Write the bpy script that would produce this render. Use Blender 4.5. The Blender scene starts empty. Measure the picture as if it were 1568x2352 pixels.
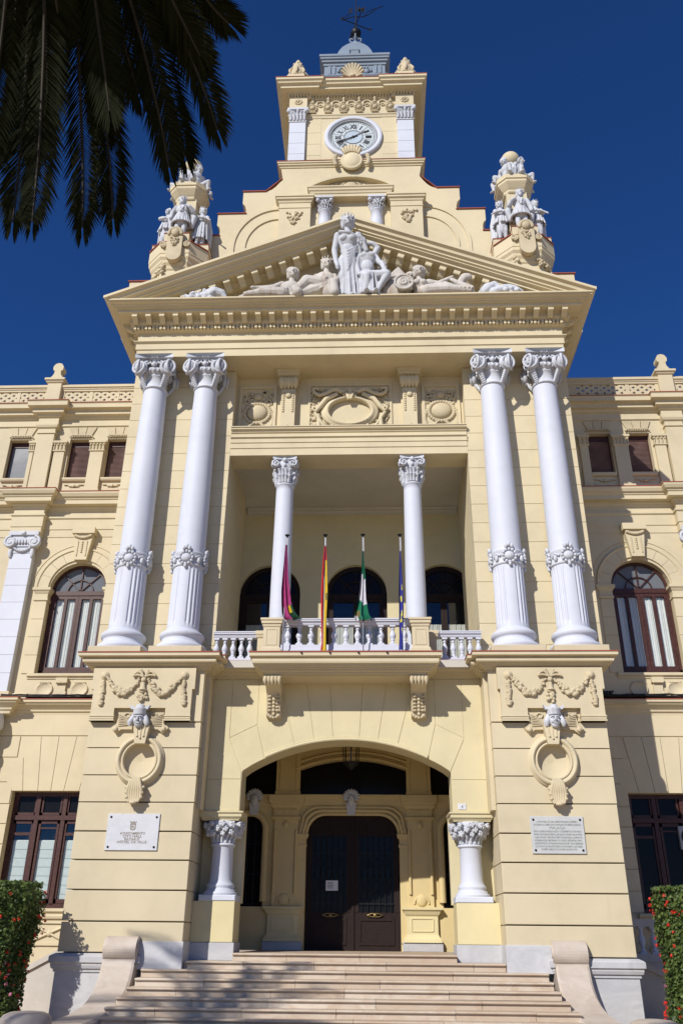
import bpy, math, random
import numpy as np
from mathutils import Vector, Matrix, Euler
random.seed(7)
RNG = np.random.default_rng(7)
SC = bpy.context.scene
COL = SC.collection
PI = math.pi
sin, cos, rad = math.sin, math.cos, math.radians

# ------------------------------------------------------------------ camera
cam_d = bpy.data.cameras.new('camera')
cam_d.sensor_fit = 'VERTICAL'; cam_d.sensor_height = 36.0; cam_d.sensor_width = 24.0
cam_d.lens = 1934.64 / 2352 * 36
cam_d.clip_start = 0.1; cam_d.clip_end = 5000
cam = bpy.data.objects.new('camera', cam_d); COL.objects.link(cam)
def _cam_matrix(loc, pitch, yaw, roll):
    h = Vector((-sin(yaw), cos(yaw), 0)); r = Vector((cos(yaw), sin(yaw), 0)); z = Vector((0, 0, 1))
    fw = h * cos(pitch) + z * sin(pitch); up = -h * sin(pitch) + z * cos(pitch)
    r2 = r * cos(roll) - up * sin(roll); u2 = up * cos(roll) + r * sin(roll)
    m = Matrix((r2, u2, -fw)).transposed().to_4x4(); m.translation = loc
    return m
cam.matrix_world = _cam_matrix(Vector((0.71, -21.0, 0.35)), rad(26.747), rad(2.327), rad(-0.568))
SC.camera = cam

# ------------------------------------------------------------------ sky and sun
SUN_DIR = Vector((0.62, 1.0, -0.80)).normalized()       # the way the light travels
elev = math.asin(-SUN_DIR.z)
world = bpy.data.worlds.new('World'); SC.world = world; world.use_nodes = True
wn = world.node_tree.nodes; wl = world.node_tree.links; wn.clear()
sky = wn.new('ShaderNodeTexSky'); sky.sky_type = 'NISHITA'; sky.sun_disc = False
sky.sun_elevation = elev; sky.sun_rotation = math.atan2(-SUN_DIR.x, -SUN_DIR.y)
sky.altitude = 3000; sky.air_density = 1.0; sky.dust_density = 0.0; sky.ozone_density = 10.0
bg = wn.new('ShaderNodeBackground'); bg.inputs['Strength'].default_value = 0.096
hs = wn.new('ShaderNodeHueSaturation'); hs.inputs['Saturation'].default_value = 1.10; hs.inputs['Hue'].default_value = 0.507
wo = wn.new('ShaderNodeOutputWorld')
wl.new(sky.outputs[0], hs.inputs['Color']); wl.new(hs.outputs[0], bg.inputs[0]); wl.new(bg.outputs[0], wo.inputs[0])
sun_d = bpy.data.lights.new('sun', 'SUN'); sun_d.energy = 4.35; sun_d.angle = rad(0.53); sun_d.color = (1.0, 0.95, 0.88)
sun = bpy.data.objects.new('sun', sun_d); COL.objects.link(sun)
sun.rotation_euler = SUN_DIR.to_track_quat('-Z', 'Y').to_euler(); sun.location = (-20, -34, 40)
SC.view_settings.view_transform = 'Standard'; SC.view_settings.look = 'None'
SC.view_settings.exposure = 0.20; SC.view_settings.gamma = 1.0; SC.view_settings.use_curve_mapping = False
SC.render.engine = 'CYCLES'
SC.cycles.use_denoising = True; SC.cycles.max_bounces = 7; SC.cycles.diffuse_bounces = 5
SC.cycles.glossy_bounces = 3; SC.cycles.transmission_bounces = 3; SC.cycles.transparent_max_bounces = 6
SC.cycles.caustics_reflective = False; SC.cycles.caustics_refractive = False
SC.cycles.sample_clamp_indirect = 6.0

# ------------------------------------------------------------------ materials
MATS = {}
K = 0.84          # paints and stones are darker than they look in full sun; the exposure above makes up for it
def new_mat(name):
    m = bpy.data.materials.new(name); m.use_nodes = True
    nt = m.node_tree; b = nt.nodes['Principled BSDF']
    MATS[name] = m
    return m, nt, b
def N(nt, kind, **kw):
    n = nt.nodes.new(kind)
    for k, v in kw.items():
        if k in n.inputs.keys(): n.inputs[k].default_value = v
        else: setattr(n, k, v)
    return n
def mixc(nt, fac, a, b, mode='MIX'):
    n = nt.nodes.new('ShaderNodeMix'); n.data_type = 'RGBA'; n.blend_type = mode
    for sock, v in ((0, fac), (6, a), (7, b)):
        if hasattr(v, 'is_linked') or hasattr(v, 'links'): nt.links.new(v, n.inputs[sock])
        elif sock == 0: n.inputs[0].default_value = v
        else: n.inputs[sock].default_value = (*v, 1) if len(v) == 3 else v
    return n.outputs[2]
def ramp(nt, src, p0, p1, c0=(0, 0, 0), c1=(1, 1, 1)):
    r = nt.nodes.new('ShaderNodeValToRGB')
    r.color_ramp.elements[0].position = p0; r.color_ramp.elements[1].position = p1
    r.color_ramp.elements[0].color = (*c0, 1); r.color_ramp.elements[1].color = (*c1, 1)
    nt.links.new(src, r.inputs[0]); return r.outputs[0]
def coords(nt, scale=(1, 1, 1)):
    g = nt.nodes.new('ShaderNodeNewGeometry'); mp = nt.nodes.new('ShaderNodeMapping')
    mp.inputs['Scale'].default_value = scale
    nt.links.new(g.outputs['Position'], mp.inputs[0]); return mp.outputs[0]
def noise(nt, scale, detail=4, sc=(1, 1, 1), rough=0.55):
    n = N(nt, 'ShaderNodeTexNoise', Scale=scale, Detail=detail, Roughness=rough)
    nt.links.new(coords(nt, sc), n.inputs['Vector']); return n.outputs[0]
def bump(nt, b, h, strength, dist=0.02):
    n = nt.nodes.new('ShaderNodeBump'); n.inputs['Strength'].default_value = strength; n.inputs['Distance'].default_value = dist
    nt.links.new(h, n.inputs['Height']); nt.links.new(n.outputs[0], b.inputs['Normal'])
def painted(name, base, dark=0.86, light=1.05, stain=(0.42, 0.33, 0.22), stain_amt=0.10, rough=0.72, bumps=0.10, pstain=0.60, fine=26):
    """painted stucco: uneven coat, weather streaks that run down, fine trowel relief"""
    base = [x*K for x in base]; stain = [x*K for x in stain]
    m, nt, b = new_mat(name)
    big = ramp(nt, noise(nt, 0.55, 5), 0.30, 0.72)
    c = mixc(nt, big, [x * dark for x in base], [min(1, x * light) for x in base])
    mid = ramp(nt, noise(nt, 3.1, 4), 0.35, 0.70)
    c = mixc(nt, mid, c, mixc(nt, 0.5, c, [min(1, x * 1.04) for x in base]))
    streak = ramp(nt, noise(nt, 2.4, 6, (1.6, 1.6, 0.16), 0.62), pstain, pstain + 0.20)
    st2 = nt.nodes.new('ShaderNodeMath'); st2.operation = 'MULTIPLY'; st2.inputs[1].default_value = stain_amt
    nt.links.new(streak, st2.inputs[0])
    c = mixc(nt, st2.outputs[0], c, stain)
    spk = ramp(nt, noise(nt, 9.0, 3), 0.70, 0.78)
    sp2 = nt.nodes.new('ShaderNodeMath'); sp2.operation = 'MULTIPLY'; sp2.inputs[1].default_value = stain_amt * 0.9
    nt.links.new(spk, sp2.inputs[0])
    c = mixc(nt, sp2.outputs[0], c, stain)
    nt.links.new(c, b.inputs['Base Color'])
    b.inputs['Roughness'].default_value = rough; b.inputs['Specular IOR Level'].default_value = 0.25
    bump(nt, b, noise(nt, fine, 4), bumps, 0.01)
    return m
def plain(name, base, rough=0.6, metal=0.0, spec=0.3, var=0.12, scale=6.0):
    base = [x*K for x in base]
    m, nt, b = new_mat(name)
    c = mixc(nt, ramp(nt, noise(nt, scale, 4), 0.3, 0.7), [x * (1 - var) for x in base], [min(1, x * (1 + var)) for x in base])
    nt.links.new(c, b.inputs['Base Color'])
    b.inputs['Roughness'].default_value = rough; b.inputs['Metallic'].default_value = metal; b.inputs['Specular IOR Level'].default_value = spec
    return m
painted('cream', (0.69, 0.597, 0.405), stain_amt=0.17)
painted('cream_upper', (0.72, 0.622, 0.415), stain_amt=0.18)
painted('yellow', (0.715, 0.63, 0.395), stain_amt=0.13)
painted('yellow_low', (0.76, 0.665, 0.385), stain_amt=0.06)
painted('porch_yellow', (0.72, 0.58, 0.30), stain_amt=0.10)
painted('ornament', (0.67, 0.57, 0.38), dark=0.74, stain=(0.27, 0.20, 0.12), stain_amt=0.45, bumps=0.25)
painted('white', (0.675, 0.705, 0.785), dark=0.92, light=1.02, stain=(0.42, 0.41, 0.40), stain_amt=0.26, rough=0.6, bumps=0.05)
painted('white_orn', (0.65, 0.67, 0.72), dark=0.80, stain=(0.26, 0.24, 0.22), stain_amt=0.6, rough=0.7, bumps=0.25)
painted('statue', (0.65, 0.67, 0.71), dark=0.78, stain=(0.20, 0.18, 0.17), stain_amt=0.62, bumps=0.45, pstain=0.53)
painted('statue_worn', (0.66, 0.62, 0.56), dark=0.72, stain=(0.30, 0.19, 0.11), stain_amt=0.65, bumps=0.35, pstain=0.50)
painted('ceiling', (0.62, 0.59, 0.52), stain_amt=0.05)
painted('red_cap', (0.36, 0.105, 0.065), dark=0.7, stain=(0.16, 0.07, 0.05), stain_amt=0.4, rough=0.8)
painted('slate', (0.26, 0.32, 0.39), dark=0.8, stain=(0.12, 0.14, 0.17), stain_amt=0.3, rough=0.55)
painted('old_stone', (0.63, 0.59, 0.53), dark=0.78, stain=(0.25, 0.20, 0.16), stain_amt=0.35, bumps=0.35)
plain('dark_wood', (0.070, 0.028, 0.022), 0.45, var=0.35, scale=14)
plain('door_wood', (0.016, 0.006, 0.004), 0.7, var=0.3, scale=10)
plain('iron', (0.022, 0.022, 0.024), 0.5, 0.6)
plain('steel', (0.35, 0.35, 0.36), 0.3, 0.9)
plain('black', (0.012, 0.012, 0.013), 0.5)
plain('dial', (0.60, 0.66, 0.68), 0.35, spec=0.5, var=0.08, scale=2)
plain('dial_inner', (0.52, 0.62, 0.70), 0.3, spec=0.5, var=0.1, scale=2)
plain('grey_line', (0.20, 0.21, 0.22), 0.5)
plain('faded_black', (0.13, 0.14, 0.15), 0.5)
plain('brass', (0.28, 0.20, 0.09), 0.4, 0.8)
plain('curtain', (0.76, 0.78, 0.76), 0.9, var=0.06)
plain('curtain_grey', (0.55, 0.55, 0.50), 0.9, var=0.06)
plain('blind', (0.60, 0.67, 0.66), 0.8, var=0.05)
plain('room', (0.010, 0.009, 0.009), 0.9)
plain('paper', (0.75, 0.76, 0.80), 0.8, var=0.03)
plain('cable', (0.015, 0.015, 0.016), 0.6)
plain('pipe', (0.34, 0.36, 0.38), 0.5)
plain('letter_brown', (0.27, 0.225, 0.17), 0.8)
plain('letter_grey', (0.24, 0.27, 0.25), 0.8)
plain('flag_magenta', (0.33, 0.035, 0.15), 0.75, var=0.18, scale=9)
plain('flag_green', (0.003, 0.135, 0.065), 0.75, var=0.15, scale=9)
plain('flag_darkgreen', (0.008, 0.055, 0.025), 0.75, var=0.15, scale=9)
plain('flag_white', (0.60, 0.58, 0.62), 0.8, var=0.08)
plain('flag_red', (0.50, 0.012, 0.016), 0.75, var=0.15, scale=9)
plain('flag_yellow', (0.62, 0.42, 0.02), 0.75, var=0.1, scale=9)
plain('flag_blue', (0.030, 0.035, 0.26), 0.75, var=0.2, scale=9)
plain('flag_star', (0.60, 0.55, 0.05), 0.7)
plain('emblem', (0.16, 0.13, 0.04), 0.8)
plain('ac_white', (0.45, 0.46, 0.46), 0.5)
plain('lamp_green', (0.01, 0.12, 0.09), 0.4)
def glass(name, tint, rough=0.06, spec=0.6):
    m, nt, b = new_mat(name)
    b.inputs['Base Color'].default_value = (*tint, 1); b.inputs['Roughness'].default_value = rough
    b.inputs['Specular IOR Level'].default_value = spec
    bump(nt, b, noise(nt, 1.3, 2), 0.06, 0.05)
    return m
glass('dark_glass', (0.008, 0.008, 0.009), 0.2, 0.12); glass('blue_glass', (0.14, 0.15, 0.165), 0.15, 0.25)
def clear_glass(name):
    m, nt, b = new_mat(name)
    t = nt.nodes.new('ShaderNodeBsdfTransparent'); t.inputs[0].default_value = (0.965, 0.975, 0.97, 1)
    g = nt.nodes.new('ShaderNodeBsdfGlossy'); g.inputs['Roughness'].default_value = 0.04
    mx = nt.nodes.new('ShaderNodeMixShader'); mx.inputs[0].default_value = 0.035
    nt.links.new(t.outputs[0], mx.inputs[1]); nt.links.new(g.outputs[0], mx.inputs[2])
    nt.links.new(mx.outputs[0], nt.nodes['Material Output'].inputs[0])
clear_glass('clear_glass')
def stone(name, base, vein, sc=1.4, amt=0.5, rough=0.5, tint=None):
    base = [x*K for x in base]; vein = [x*K for x in vein]; tint = [x*K for x in tint] if tint else None
    m, nt, b = new_mat(name)
    w = N(nt, 'ShaderNodeTexNoise', Scale=sc, Detail=8, Roughness=0.65, Distortion=1.6)
    nt.links.new(coords(nt, (1, 1, 2.2)), w.inputs['Vector'])
    f = ramp(nt, w.outputs[0], 0.42, 0.62)
    mm = nt.nodes.new('ShaderNodeMath'); mm.operation = 'MULTIPLY'; mm.inputs[1].default_value = amt
    nt.links.new(f, mm.inputs[0])
    oi = nt.nodes.new('ShaderNodeObjectInfo')
    c0 = mixc(nt, oi.outputs['Random'], [x * 0.90 for x in base], [min(1, x * 1.06) for x in (tint or base)])
    c = mixc(nt, mm.outputs[0], c0, vein)
    pit = ramp(nt, noise(nt, 17, 5), 0.64, 0.72)
    pm = nt.nodes.new('ShaderNodeMath'); pm.operation = 'MULTIPLY'; pm.inputs[1].default_value = 0.35
    nt.links.new(pit, pm.inputs[0])
    c = mixc(nt, pm.outputs[0], c, [x * 0.5 for x in vein])
    nt.links.new(c, b.inputs['Base Color']); b.inputs['Roughness'].default_value = rough; b.inputs['Specular IOR Level'].default_value = 0.35
    bump(nt, b, noise(nt, 30, 5), 0.18, 0.01)
stone('marble', (0.60, 0.60, 0.61), (0.44, 0.45, 0.47), 1.1, 0.55)
stone('plaque_white', (0.74, 0.75, 0.78), (0.58, 0.59, 0.62), 1.6, 0.5, 0.4)
stone('plaque_grey', (0.60, 0.61, 0.60), (0.50, 0.51, 0.51), 1.5, 0.5, 0.5)
stone('step_stone', (0.62, 0.50, 0.375), (0.50, 0.36, 0.24), 1.7, 0.55, 0.6, tint=(0.66, 0.58, 0.47))
stone('scroll_stone', (0.60, 0.52, 0.44), (0.46, 0.37, 0.29), 1.2, 0.5, 0.6)
stone('paving', (0.66, 0.51, 0.32), (0.53, 0.40, 0.245), 0.8, 0.5, 0.8)
def slatted(name, base):
    m, nt, b = new_mat(name)
    c = mixc(nt, ramp(nt, noise(nt, 2.0, 4), 0.3, 0.7), [x * 0.7 for x in base], [x * 1.15 for x in base])
    nt.links.new(c, b.inputs['Base Color']); b.inputs['Roughness'].default_value = 0.6
slatted('shutter', (0.21, 0.135, 0.125))
def leafy(name, a, c2, trans=0.25, rough=0.5):
    m, nt, b = new_mat(name)
    oi = nt.nodes.new('ShaderNodeNewGeometry')
    c = mixc(nt, oi.outputs['Random Per Island'], a, c2)
    nt.links.new(c, b.inputs['Base Color']); b.inputs['Roughness'].default_value = rough; b.inputs['Specular IOR Level'].default_value = 0.3 if 'palm' not in name else 0.04
    if trans:
        t = nt.nodes.new('ShaderNodeBsdfTranslucent'); nt.links.new(c, t.inputs[0])
        mx = nt.nodes.new('ShaderNodeMixShader'); mx.inputs[0].default_value = trans
        nt.links.new(b.outputs[0], mx.inputs[1]); nt.links.new(t.outputs[0], mx.inputs[2])
        nt.links.new(mx.outputs[0], nt.nodes['Material Output'].inputs[0])
leafy('hedge_leaf', (0.030, 0.060, 0.014), (0.135, 0.185, 0.045), 0.25)
leafy('bloom_red', (0.55, 0.020, 0.012), (0.70, 0.05, 0.03), 0.15)
leafy('bloom_pink', (0.60, 0.16, 0.30), (0.70, 0.30, 0.42), 0.15)
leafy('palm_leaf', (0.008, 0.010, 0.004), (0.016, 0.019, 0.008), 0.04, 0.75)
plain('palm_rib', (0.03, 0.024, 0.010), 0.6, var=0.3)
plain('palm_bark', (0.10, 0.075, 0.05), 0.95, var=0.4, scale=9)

# ------------------------------------------------------------------ mesh building
class MB:
    """collects shapes; build() links them as ONE mesh object"""
    def __init__(s): s.v = []; s.f = []; s.sm = []; s.M = None
    def add(s, verts, faces, smooth=False):
        k = len(s.v)
        if s.M is not None: verts = [tuple(s.M @ Vector(p)) for p in verts]
        s.v += [tuple(map(float, p)) for p in verts]
        s.f += [tuple(i + k for i in f) for f in faces]; s.sm += [smooth] * len(faces)
        return s
    def box(s, x0, x1, y0, y1, z0, z1):
        return s.add([(x0,y0,z0),(x1,y0,z0),(x1,y1,z0),(x0,y1,z0),(x0,y0,z1),(x1,y0,z1),(x1,y1,z1),(x0,y1,z1)],
                     [(0,3,2,1),(4,5,6,7),(0,1,5,4),(1,2,6,5),(2,3,7,6),(3,0,4,7)])
    def cbox(s, x0, x1, y0, y1, z0, z1, c=0.01):
        """box whose front (-Y) edges are chamfered"""
        a = [(x0,y1,z0),(x1,y1,z0),(x1,y1,z1),(x0,y1,z1)]; b = [(x0,y0+c,z0),(x1,y0+c,z0),(x1,y0+c,z1),(x0,y0+c,z1)]
        d = [(x0+c,y0,z0+c),(x1-c,y0,z0+c),(x1-c,y0,z1-c),(x0+c,y0,z1-c)]
        f = [(3,2,1,0),(8,9,10,11)]
        for i in range(4):
            j = (i + 1) % 4; f += [(i,j,4+j,4+i),(4+i,4+j,8+j,8+i)]
        return s.add(a + b + d, f)
    def prism(s, poly, y0, y1):
        """poly: (x,z) outline counter-clockwise seen from the front; y0 front, y1 back"""
        n = len(poly)
        v = [(x, y0, z) for x, z in poly] + [(x, y1, z) for x, z in poly]
        f = [tuple(range(n)), tuple(range(2*n-1, n-1, -1))]
        f += [(i, i + n, (i+1) % n + n, (i+1) % n) for i in range(n)]
        return s.add(v, f)
    def slab(s, poly, z0, z1):
        """poly: (x,y) outline counter-clockwise from above"""
        n = len(poly)
        v = [(x, y, z0) for x, y in poly] + [(x, y, z1) for x, y in poly]
        f = [tuple(range(n-1, -1, -1)), tuple(range(n, 2*n))]
        f += [(i, (i+1) % n, (i+1) % n + n, i + n) for i in range(n)]
        return s.add(v, f)
    def lathe(s, prof, cx=0, cy=0, n=24, smooth=True, rfun=None, caps=True):
        v = []; f = []
        for r, z in prof:
            for i in range(n):
                a = 2*PI*i/n; rr = r if rfun is None else rfun(r, z, a)
                v.append((cx + rr*cos(a), cy + rr*sin(a), z))
        for k in range(len(prof)-1):
            for i in range(n):
                j = (i+1) % n; f.append((k*n+i, k*n+j, (k+1)*n+j, (k+1)*n+i))
        s.add(v, f, smooth)
        if caps:
            m = len(prof)-1
            s.add([v[i] for i in range(n)], [tuple(range(n-1, -1, -1))])
            s.add([v[m*n+i] for i in range(n)], [tuple(range(n))])
        return s
    def ball(s, c, r, n=10, m=7, R=None):
        """ellipsoid; r number or (rx,ry,rz); R optional 3x3 turn"""
        r = (r, r, r) if not hasattr(r, '__len__') else r
        v = []; f = []
        for k in range(m+1):
            t = PI*k/m
            for i in range(n):
                a = 2*PI*i/n; p = Vector((r[0]*sin(t)*cos(a), r[1]*sin(t)*sin(a), r[2]*cos(t)))
                if R is not None: p = R @ p
                v.append((c[0]+p.x, c[1]+p.y, c[2]+p.z))
        for k in range(m):
            for i in range(n):
                j = (i+1) % n; f.append((k*n+i, (k+1)*n+i, (k+1)*n+j, k*n+j))
        return s.add(v, f, True)
    def tube(s, pts, r, n=6, caps=True, flat=None):
        """r number or list; flat squashes the section across its second axis"""
        pts = [Vector(p) for p in pts]; m = len(pts)
        rs = r if hasattr(r, '__len__') else [r]*m
        v = []; f = []; prev = None
        for k, p in enumerate(pts):
            t = (pts[min(k+1, m-1)] - pts[max(k-1, 0)])
            t = t.normalized() if t.length > 1e-9 else Vector((0,0,1))
            if prev is None: u = t.orthogonal().normalized()
            else:
                u = prev - t*prev.dot(t); u = u.normalized() if u.length > 1e-6 else t.orthogonal().normalized()
            prev = u; w = t.cross(u)
            for i in range(n):
                a = 2*PI*i/n; q = p + (u*cos(a) + w*sin(a)*(flat or 1.0))*rs[k]; v.append(tuple(q))
        for k in range(m-1):
            for i in range(n):
                j = (i+1) % n; f.append((k*n+i, k*n+j, (k+1)*n+j, (k+1)*n+i))
        s.add(v, f, True)
        if caps: s.add([v[i] for i in range(n)], [tuple(range(n-1,-1,-1))]); s.add([v[(m-1)*n+i] for i in range(n)], [tuple(range(n))])
        return s
    def sweep(s, path, prof, m0=None, m1=None, closed=False, back=-0.06, smooth=False):
        """run a moulding profile [(out, z)...] (bottom to top) along a plan path; out is to the right of travel"""
        P = [Vector((p[0], p[1])) for p in path]; n = len(P)
        def d(a, b): return (b - a).normalized()
        dirs = []
        for i in range(n):
            if closed: a, b = d(P[i-1], P[i]), d(P[i], P[(i+1) % n])
            else:
                a = d(P[i-1], P[i]) if i else (Vector(m0).normalized() if m0 else None)
                b = d(P[i], P[i+1]) if i < n-1 else (Vector(m1).normalized() if m1 else None)
                a = a or b; b = b or a
            na = Vector((a.y, -a.x)); nb = Vector((b.y, -b.x)); q = na + nb
            dirs.append(q / max(0.25, 1 + na.dot(nb)))
        prof = [(max(o, 0.004) if o >= 0 else o, z) for o, z in prof]
        pr = [(back, prof[0][1])] + list(prof) + [(back, prof[-1][1])]
        k = len(pr); v = []
        for i in range(n):
            for o, z in pr: v.append((P[i].x + dirs[i].x*o, P[i].y + dirs[i].y*o, z))
        f = []
        for i in range(n if closed else n-1):
            j = (i+1) % n
            for q in range(k):
                w = (q+1) % k; f.append((i*k+q, j*k+q, j*k+w, i*k+w))
        s.add(v, f, smooth)
        if not closed:
            s.add(v[:k], [tuple(range(k))]); s.add(v[-k:], [tuple(range(k-1, -1, -1))])
        return s
    def build(s, name, mat, parent=None, *a, **props):
        me = bpy.data.meshes.new(name); me.from_pydata(s.v, [], s.f)
        me.polygons.foreach_set('use_smooth', s.sm); me.validate(); me.update()
        return obj(name, me, mat, parent, *a, **props)
def obj(name, me, mat, parent=None, loc=None, rot=None, kind=None, label=None, scale=None):
    o = bpy.data.objects.new(name, me); COL.objects.link(o)
    if mat is not None and len(me.materials) == 0:
        for q in (mat if isinstance(mat, (list, tuple)) else [mat]): me.materials.append(MATS[q])
    if parent is not None: o.parent = parent
    if loc is not None: o.location = loc
    if rot is not None: o.rotation_euler = rot
    if scale is not None: o.scale = scale
    if kind: o['kind'] = kind
    if label: o['label'] = label
    return o
def again(o, parent=None, loc=None, rot=None, scale=None):
    c = o.copy(); COL.objects.link(c); c.parent = parent if parent is not None else o.parent
    if loc is not None: c.location = loc
    if rot is not None: c.rotation_euler = rot
    if scale is not None: c.scale = scale
    return c
def again_tree(o, parent=None, loc=None, rot=None, scale=None):
    c = again(o, parent, loc, rot, scale)
    for ch in list(o.children):
        if ch.name != c.name: again_tree(ch, c)
    return c
def empty(name, loc=(0,0,0), label=None, cat=None, group=None, rot=None, parent=None):
    o = bpy.data.objects.new(name, None); COL.objects.link(o); o.location = loc; o.empty_display_size = 0.2
    if rot is not None: o.rotation_euler = rot
    if parent is not None: o.parent = parent
    if label: tag(o, label, cat, group)
    return o
def tag(o, label, cat, group=None):
    o['label'] = label; o['category'] = cat
    if group: o['group'] = group
    return o
def arc(cx, cz, r, a0, a1, n):
    return [(cx + r*cos(a0 + (a1-a0)*i/n), cz + r*sin(a0 + (a1-a0)*i/n)) for i in range(n+1)]
def spiral(cx, cy, r0, r1, a0, turns, n=26):
    return [((cx + (r0+(r1-r0)*i/n)*cos(a0+2*PI*turns*i/n)), (cy + (r0+(r1-r0)*i/n)*sin(a0+2*PI*turns*i/n))) for i in range(n+1)]
# ================================================================== ground, stairs
GZ = -1.44
g = MB().slab([(-160,-150),(160,-150),(160,160),(-160,160)], GZ-0.3, GZ-0.004).build('ground', 'paving', kind='structure')
pl = MB().box(-14, 14, -30, -3.4, GZ-0.06, GZ).build('plaza_paving', 'paving', kind='structure')
# paving slabs of the plaza strip next to the stairs (bottom edge of the frame and bounce light)
RISE, TREAD, NOSE0 = 0.16, 0.33, 0.42
stairs = empty('entrance_stairs', (0, 0, GZ), 'wide flight of worn beige stone steps leading up to the entrance arch', 'stairs')
EDGE = [2.53, 3.56, 4.42, 4.45, 4.53, 4.63, 4.76, 4.95, 5.10, 5.25]
for k in range(9):
    zt = -RISE*k; yn = NOSE0 - TREAD*k; W = EDGE[k]
    back = 5.2 if k == 0 else yn + TREAD + 0.30
    cuts = [-W]; x = -W + random.uniform(0.9, 1.9)
    while x < W - 0.6: cuts.append(x); x += random.uniform(1.5, 2.5)
    cuts.append(W)
    for a, b in zip(cuts[:-1], cuts[1:]):
        gap = 0.004; dz = random.uniform(-0.004, 0.004); dy = random.uniform(-0.006, 0.006)
        x0, x1 = a + gap, b - gap
        prof = [(0.055, -0.16), (0.055, -0.052), (0.035, -0.050), (0.012, -0.046), (0.0, -0.036), (-0.004, -0.024), (0.0, -0.012), (0.014, -0.002), (0.03, 0.0)]
        mb = MB(); n = len(prof)
        v = [(x0, yn+dy+o, zt+dz+z) for o, z in prof] + [(x0, back, zt+dz), (x0, back, zt-0.16)]
        v += [(x1, p[1], p[2]) for p in v]; m = n + 2
        f = [(i, (i+1) % m, (i+1) % m + m, i + m) for i in range(m)]
        f = [tuple(reversed(q)) for q in f] + [tuple(range(m)), tuple(range(2*m-1, m-1, -1))]
        mb.add([(p[0], p[1], p[2]-GZ) for p in v], f)
        mb.build('stone_slab', 'step_stone', stairs)
MB().box(-5.2, 5.2, 0.9-TREAD*9+0.3, 5.0, 0.0, -GZ-RISE*8-0.162).build('stair_core', 'step_stone', stairs)

def stair_scroll(sg, label):
    """curved stone cheek wall ending in a volute at both ends"""
    o = empty('stair_scroll', (sg*4.93, -0.3, GZ), label, 'stair wall', 'carved stone scrolls flanking the steps')
    W = 0.36
    # profile of the top surface in (y, z): roll, neck, concave sweep down to the end drum
    roll = [(-0.02 + 0.27*cos(t), 0.05 + 0.27*sin(t)) for t in [rad(60 + 165*i/14) for i in range(15)]]
    neck = [(-0.245, -0.16), (-0.27, -0.22), (-0.30, -0.30), (-0.36, -0.42), (-0.46, -0.56), (-0.62, -0.71), (-0.85, -0.85), (-1.2, -0.99), (-1.7, -1.10), (-2.3, -1.17), (-3.0, -1.21), (-3.4, -1.22)]
    def strip(name, prof, hi):
        mb = MB(); v = []; f = []; k = len(prof)
        for y, z in prof:
            t = max(0, min(1, (-y-0.3)/3.1)); x = 0.62*t**1.7; w = W*(1+0.18*t); c = 0.05
            zb = GZ - 0.05 if z < -0.14 else -0.20
            for q, zz in ((-w, zb), (-w, z-c), (-w+c, z), (w-c, z), (w, z-c), (w, zb)): v.append((sg*x + q, y+0.3, zz - GZ))
        for i in range(k-1):
            for q in range(5): f.append((i*6+q, (i+1)*6+q, (i+1)*6+q+1, i*6+q+1))
        f += [(0,1,2,3,4,5), tuple((k-1)*6+q for q in range(5,-1,-1))]
        mb.add(v, f); return mb.build(name, 'scroll_stone', o)
    strip('curved_rail', neck, 0)
    up = MB(); pr = roll + [(-0.23, -0.20), (0.40, -0.30), (0.40, 0.20), (0.20, 0.26)]; m = len(pr)
    v = [(-W, y+0.3, z-GZ) for y, z in pr] + [(W, y+0.3, z-GZ) for y, z in pr]
    f = [tuple(range(m)), tuple(range(2*m-1, m-1, -1))] + [(i, i+m, (i+1) % m + m, (i+1) % m) for i in range(m)]
    up.add(v, f); up.build('scroll_head', 'scroll_stone', o)
    MB().box(-W, W, 0.06, 0.72, 0, -GZ-0.25).build('scroll_foot', 'scroll_stone', o)
    sp = MB()
    for s2 in (-1, 1):
        pts = [(s2*(W+0.005), y, z) for y, z in spiral(0.28, 0.05 - GZ, 0.24, 0.05, PI/2, 1.6)]
        sp.tube(pts, 0.022, 5)
    sp.build('spiral_relief', 'scroll_stone', o, kind='stuff')
    # lower volute: an upright drum
    lo = MB()
    prof = [(0.46, 0.0), (0.46, 0.34), (0.45, 0.42), (0.40, 0.48), (0.30, 0.52), (0.16, 0.535), (0.02, 0.54)]
    lo.lathe(prof, sg*0.66, -3.25, 28); lo.build('end_drum', 'scroll_stone', o)
    return o
stair_scroll(-1, 'left curved stone scroll wall beside the steps, by the city hall plaque')
stair_scroll(1, 'right curved stone scroll wall beside the steps, below the grey inscription')

# ================================================================== city hall
HALL = empty('city_hall', (0, 0, 0), 'cream and white palace with columned portico, pediment and clock tower', 'building')
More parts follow.
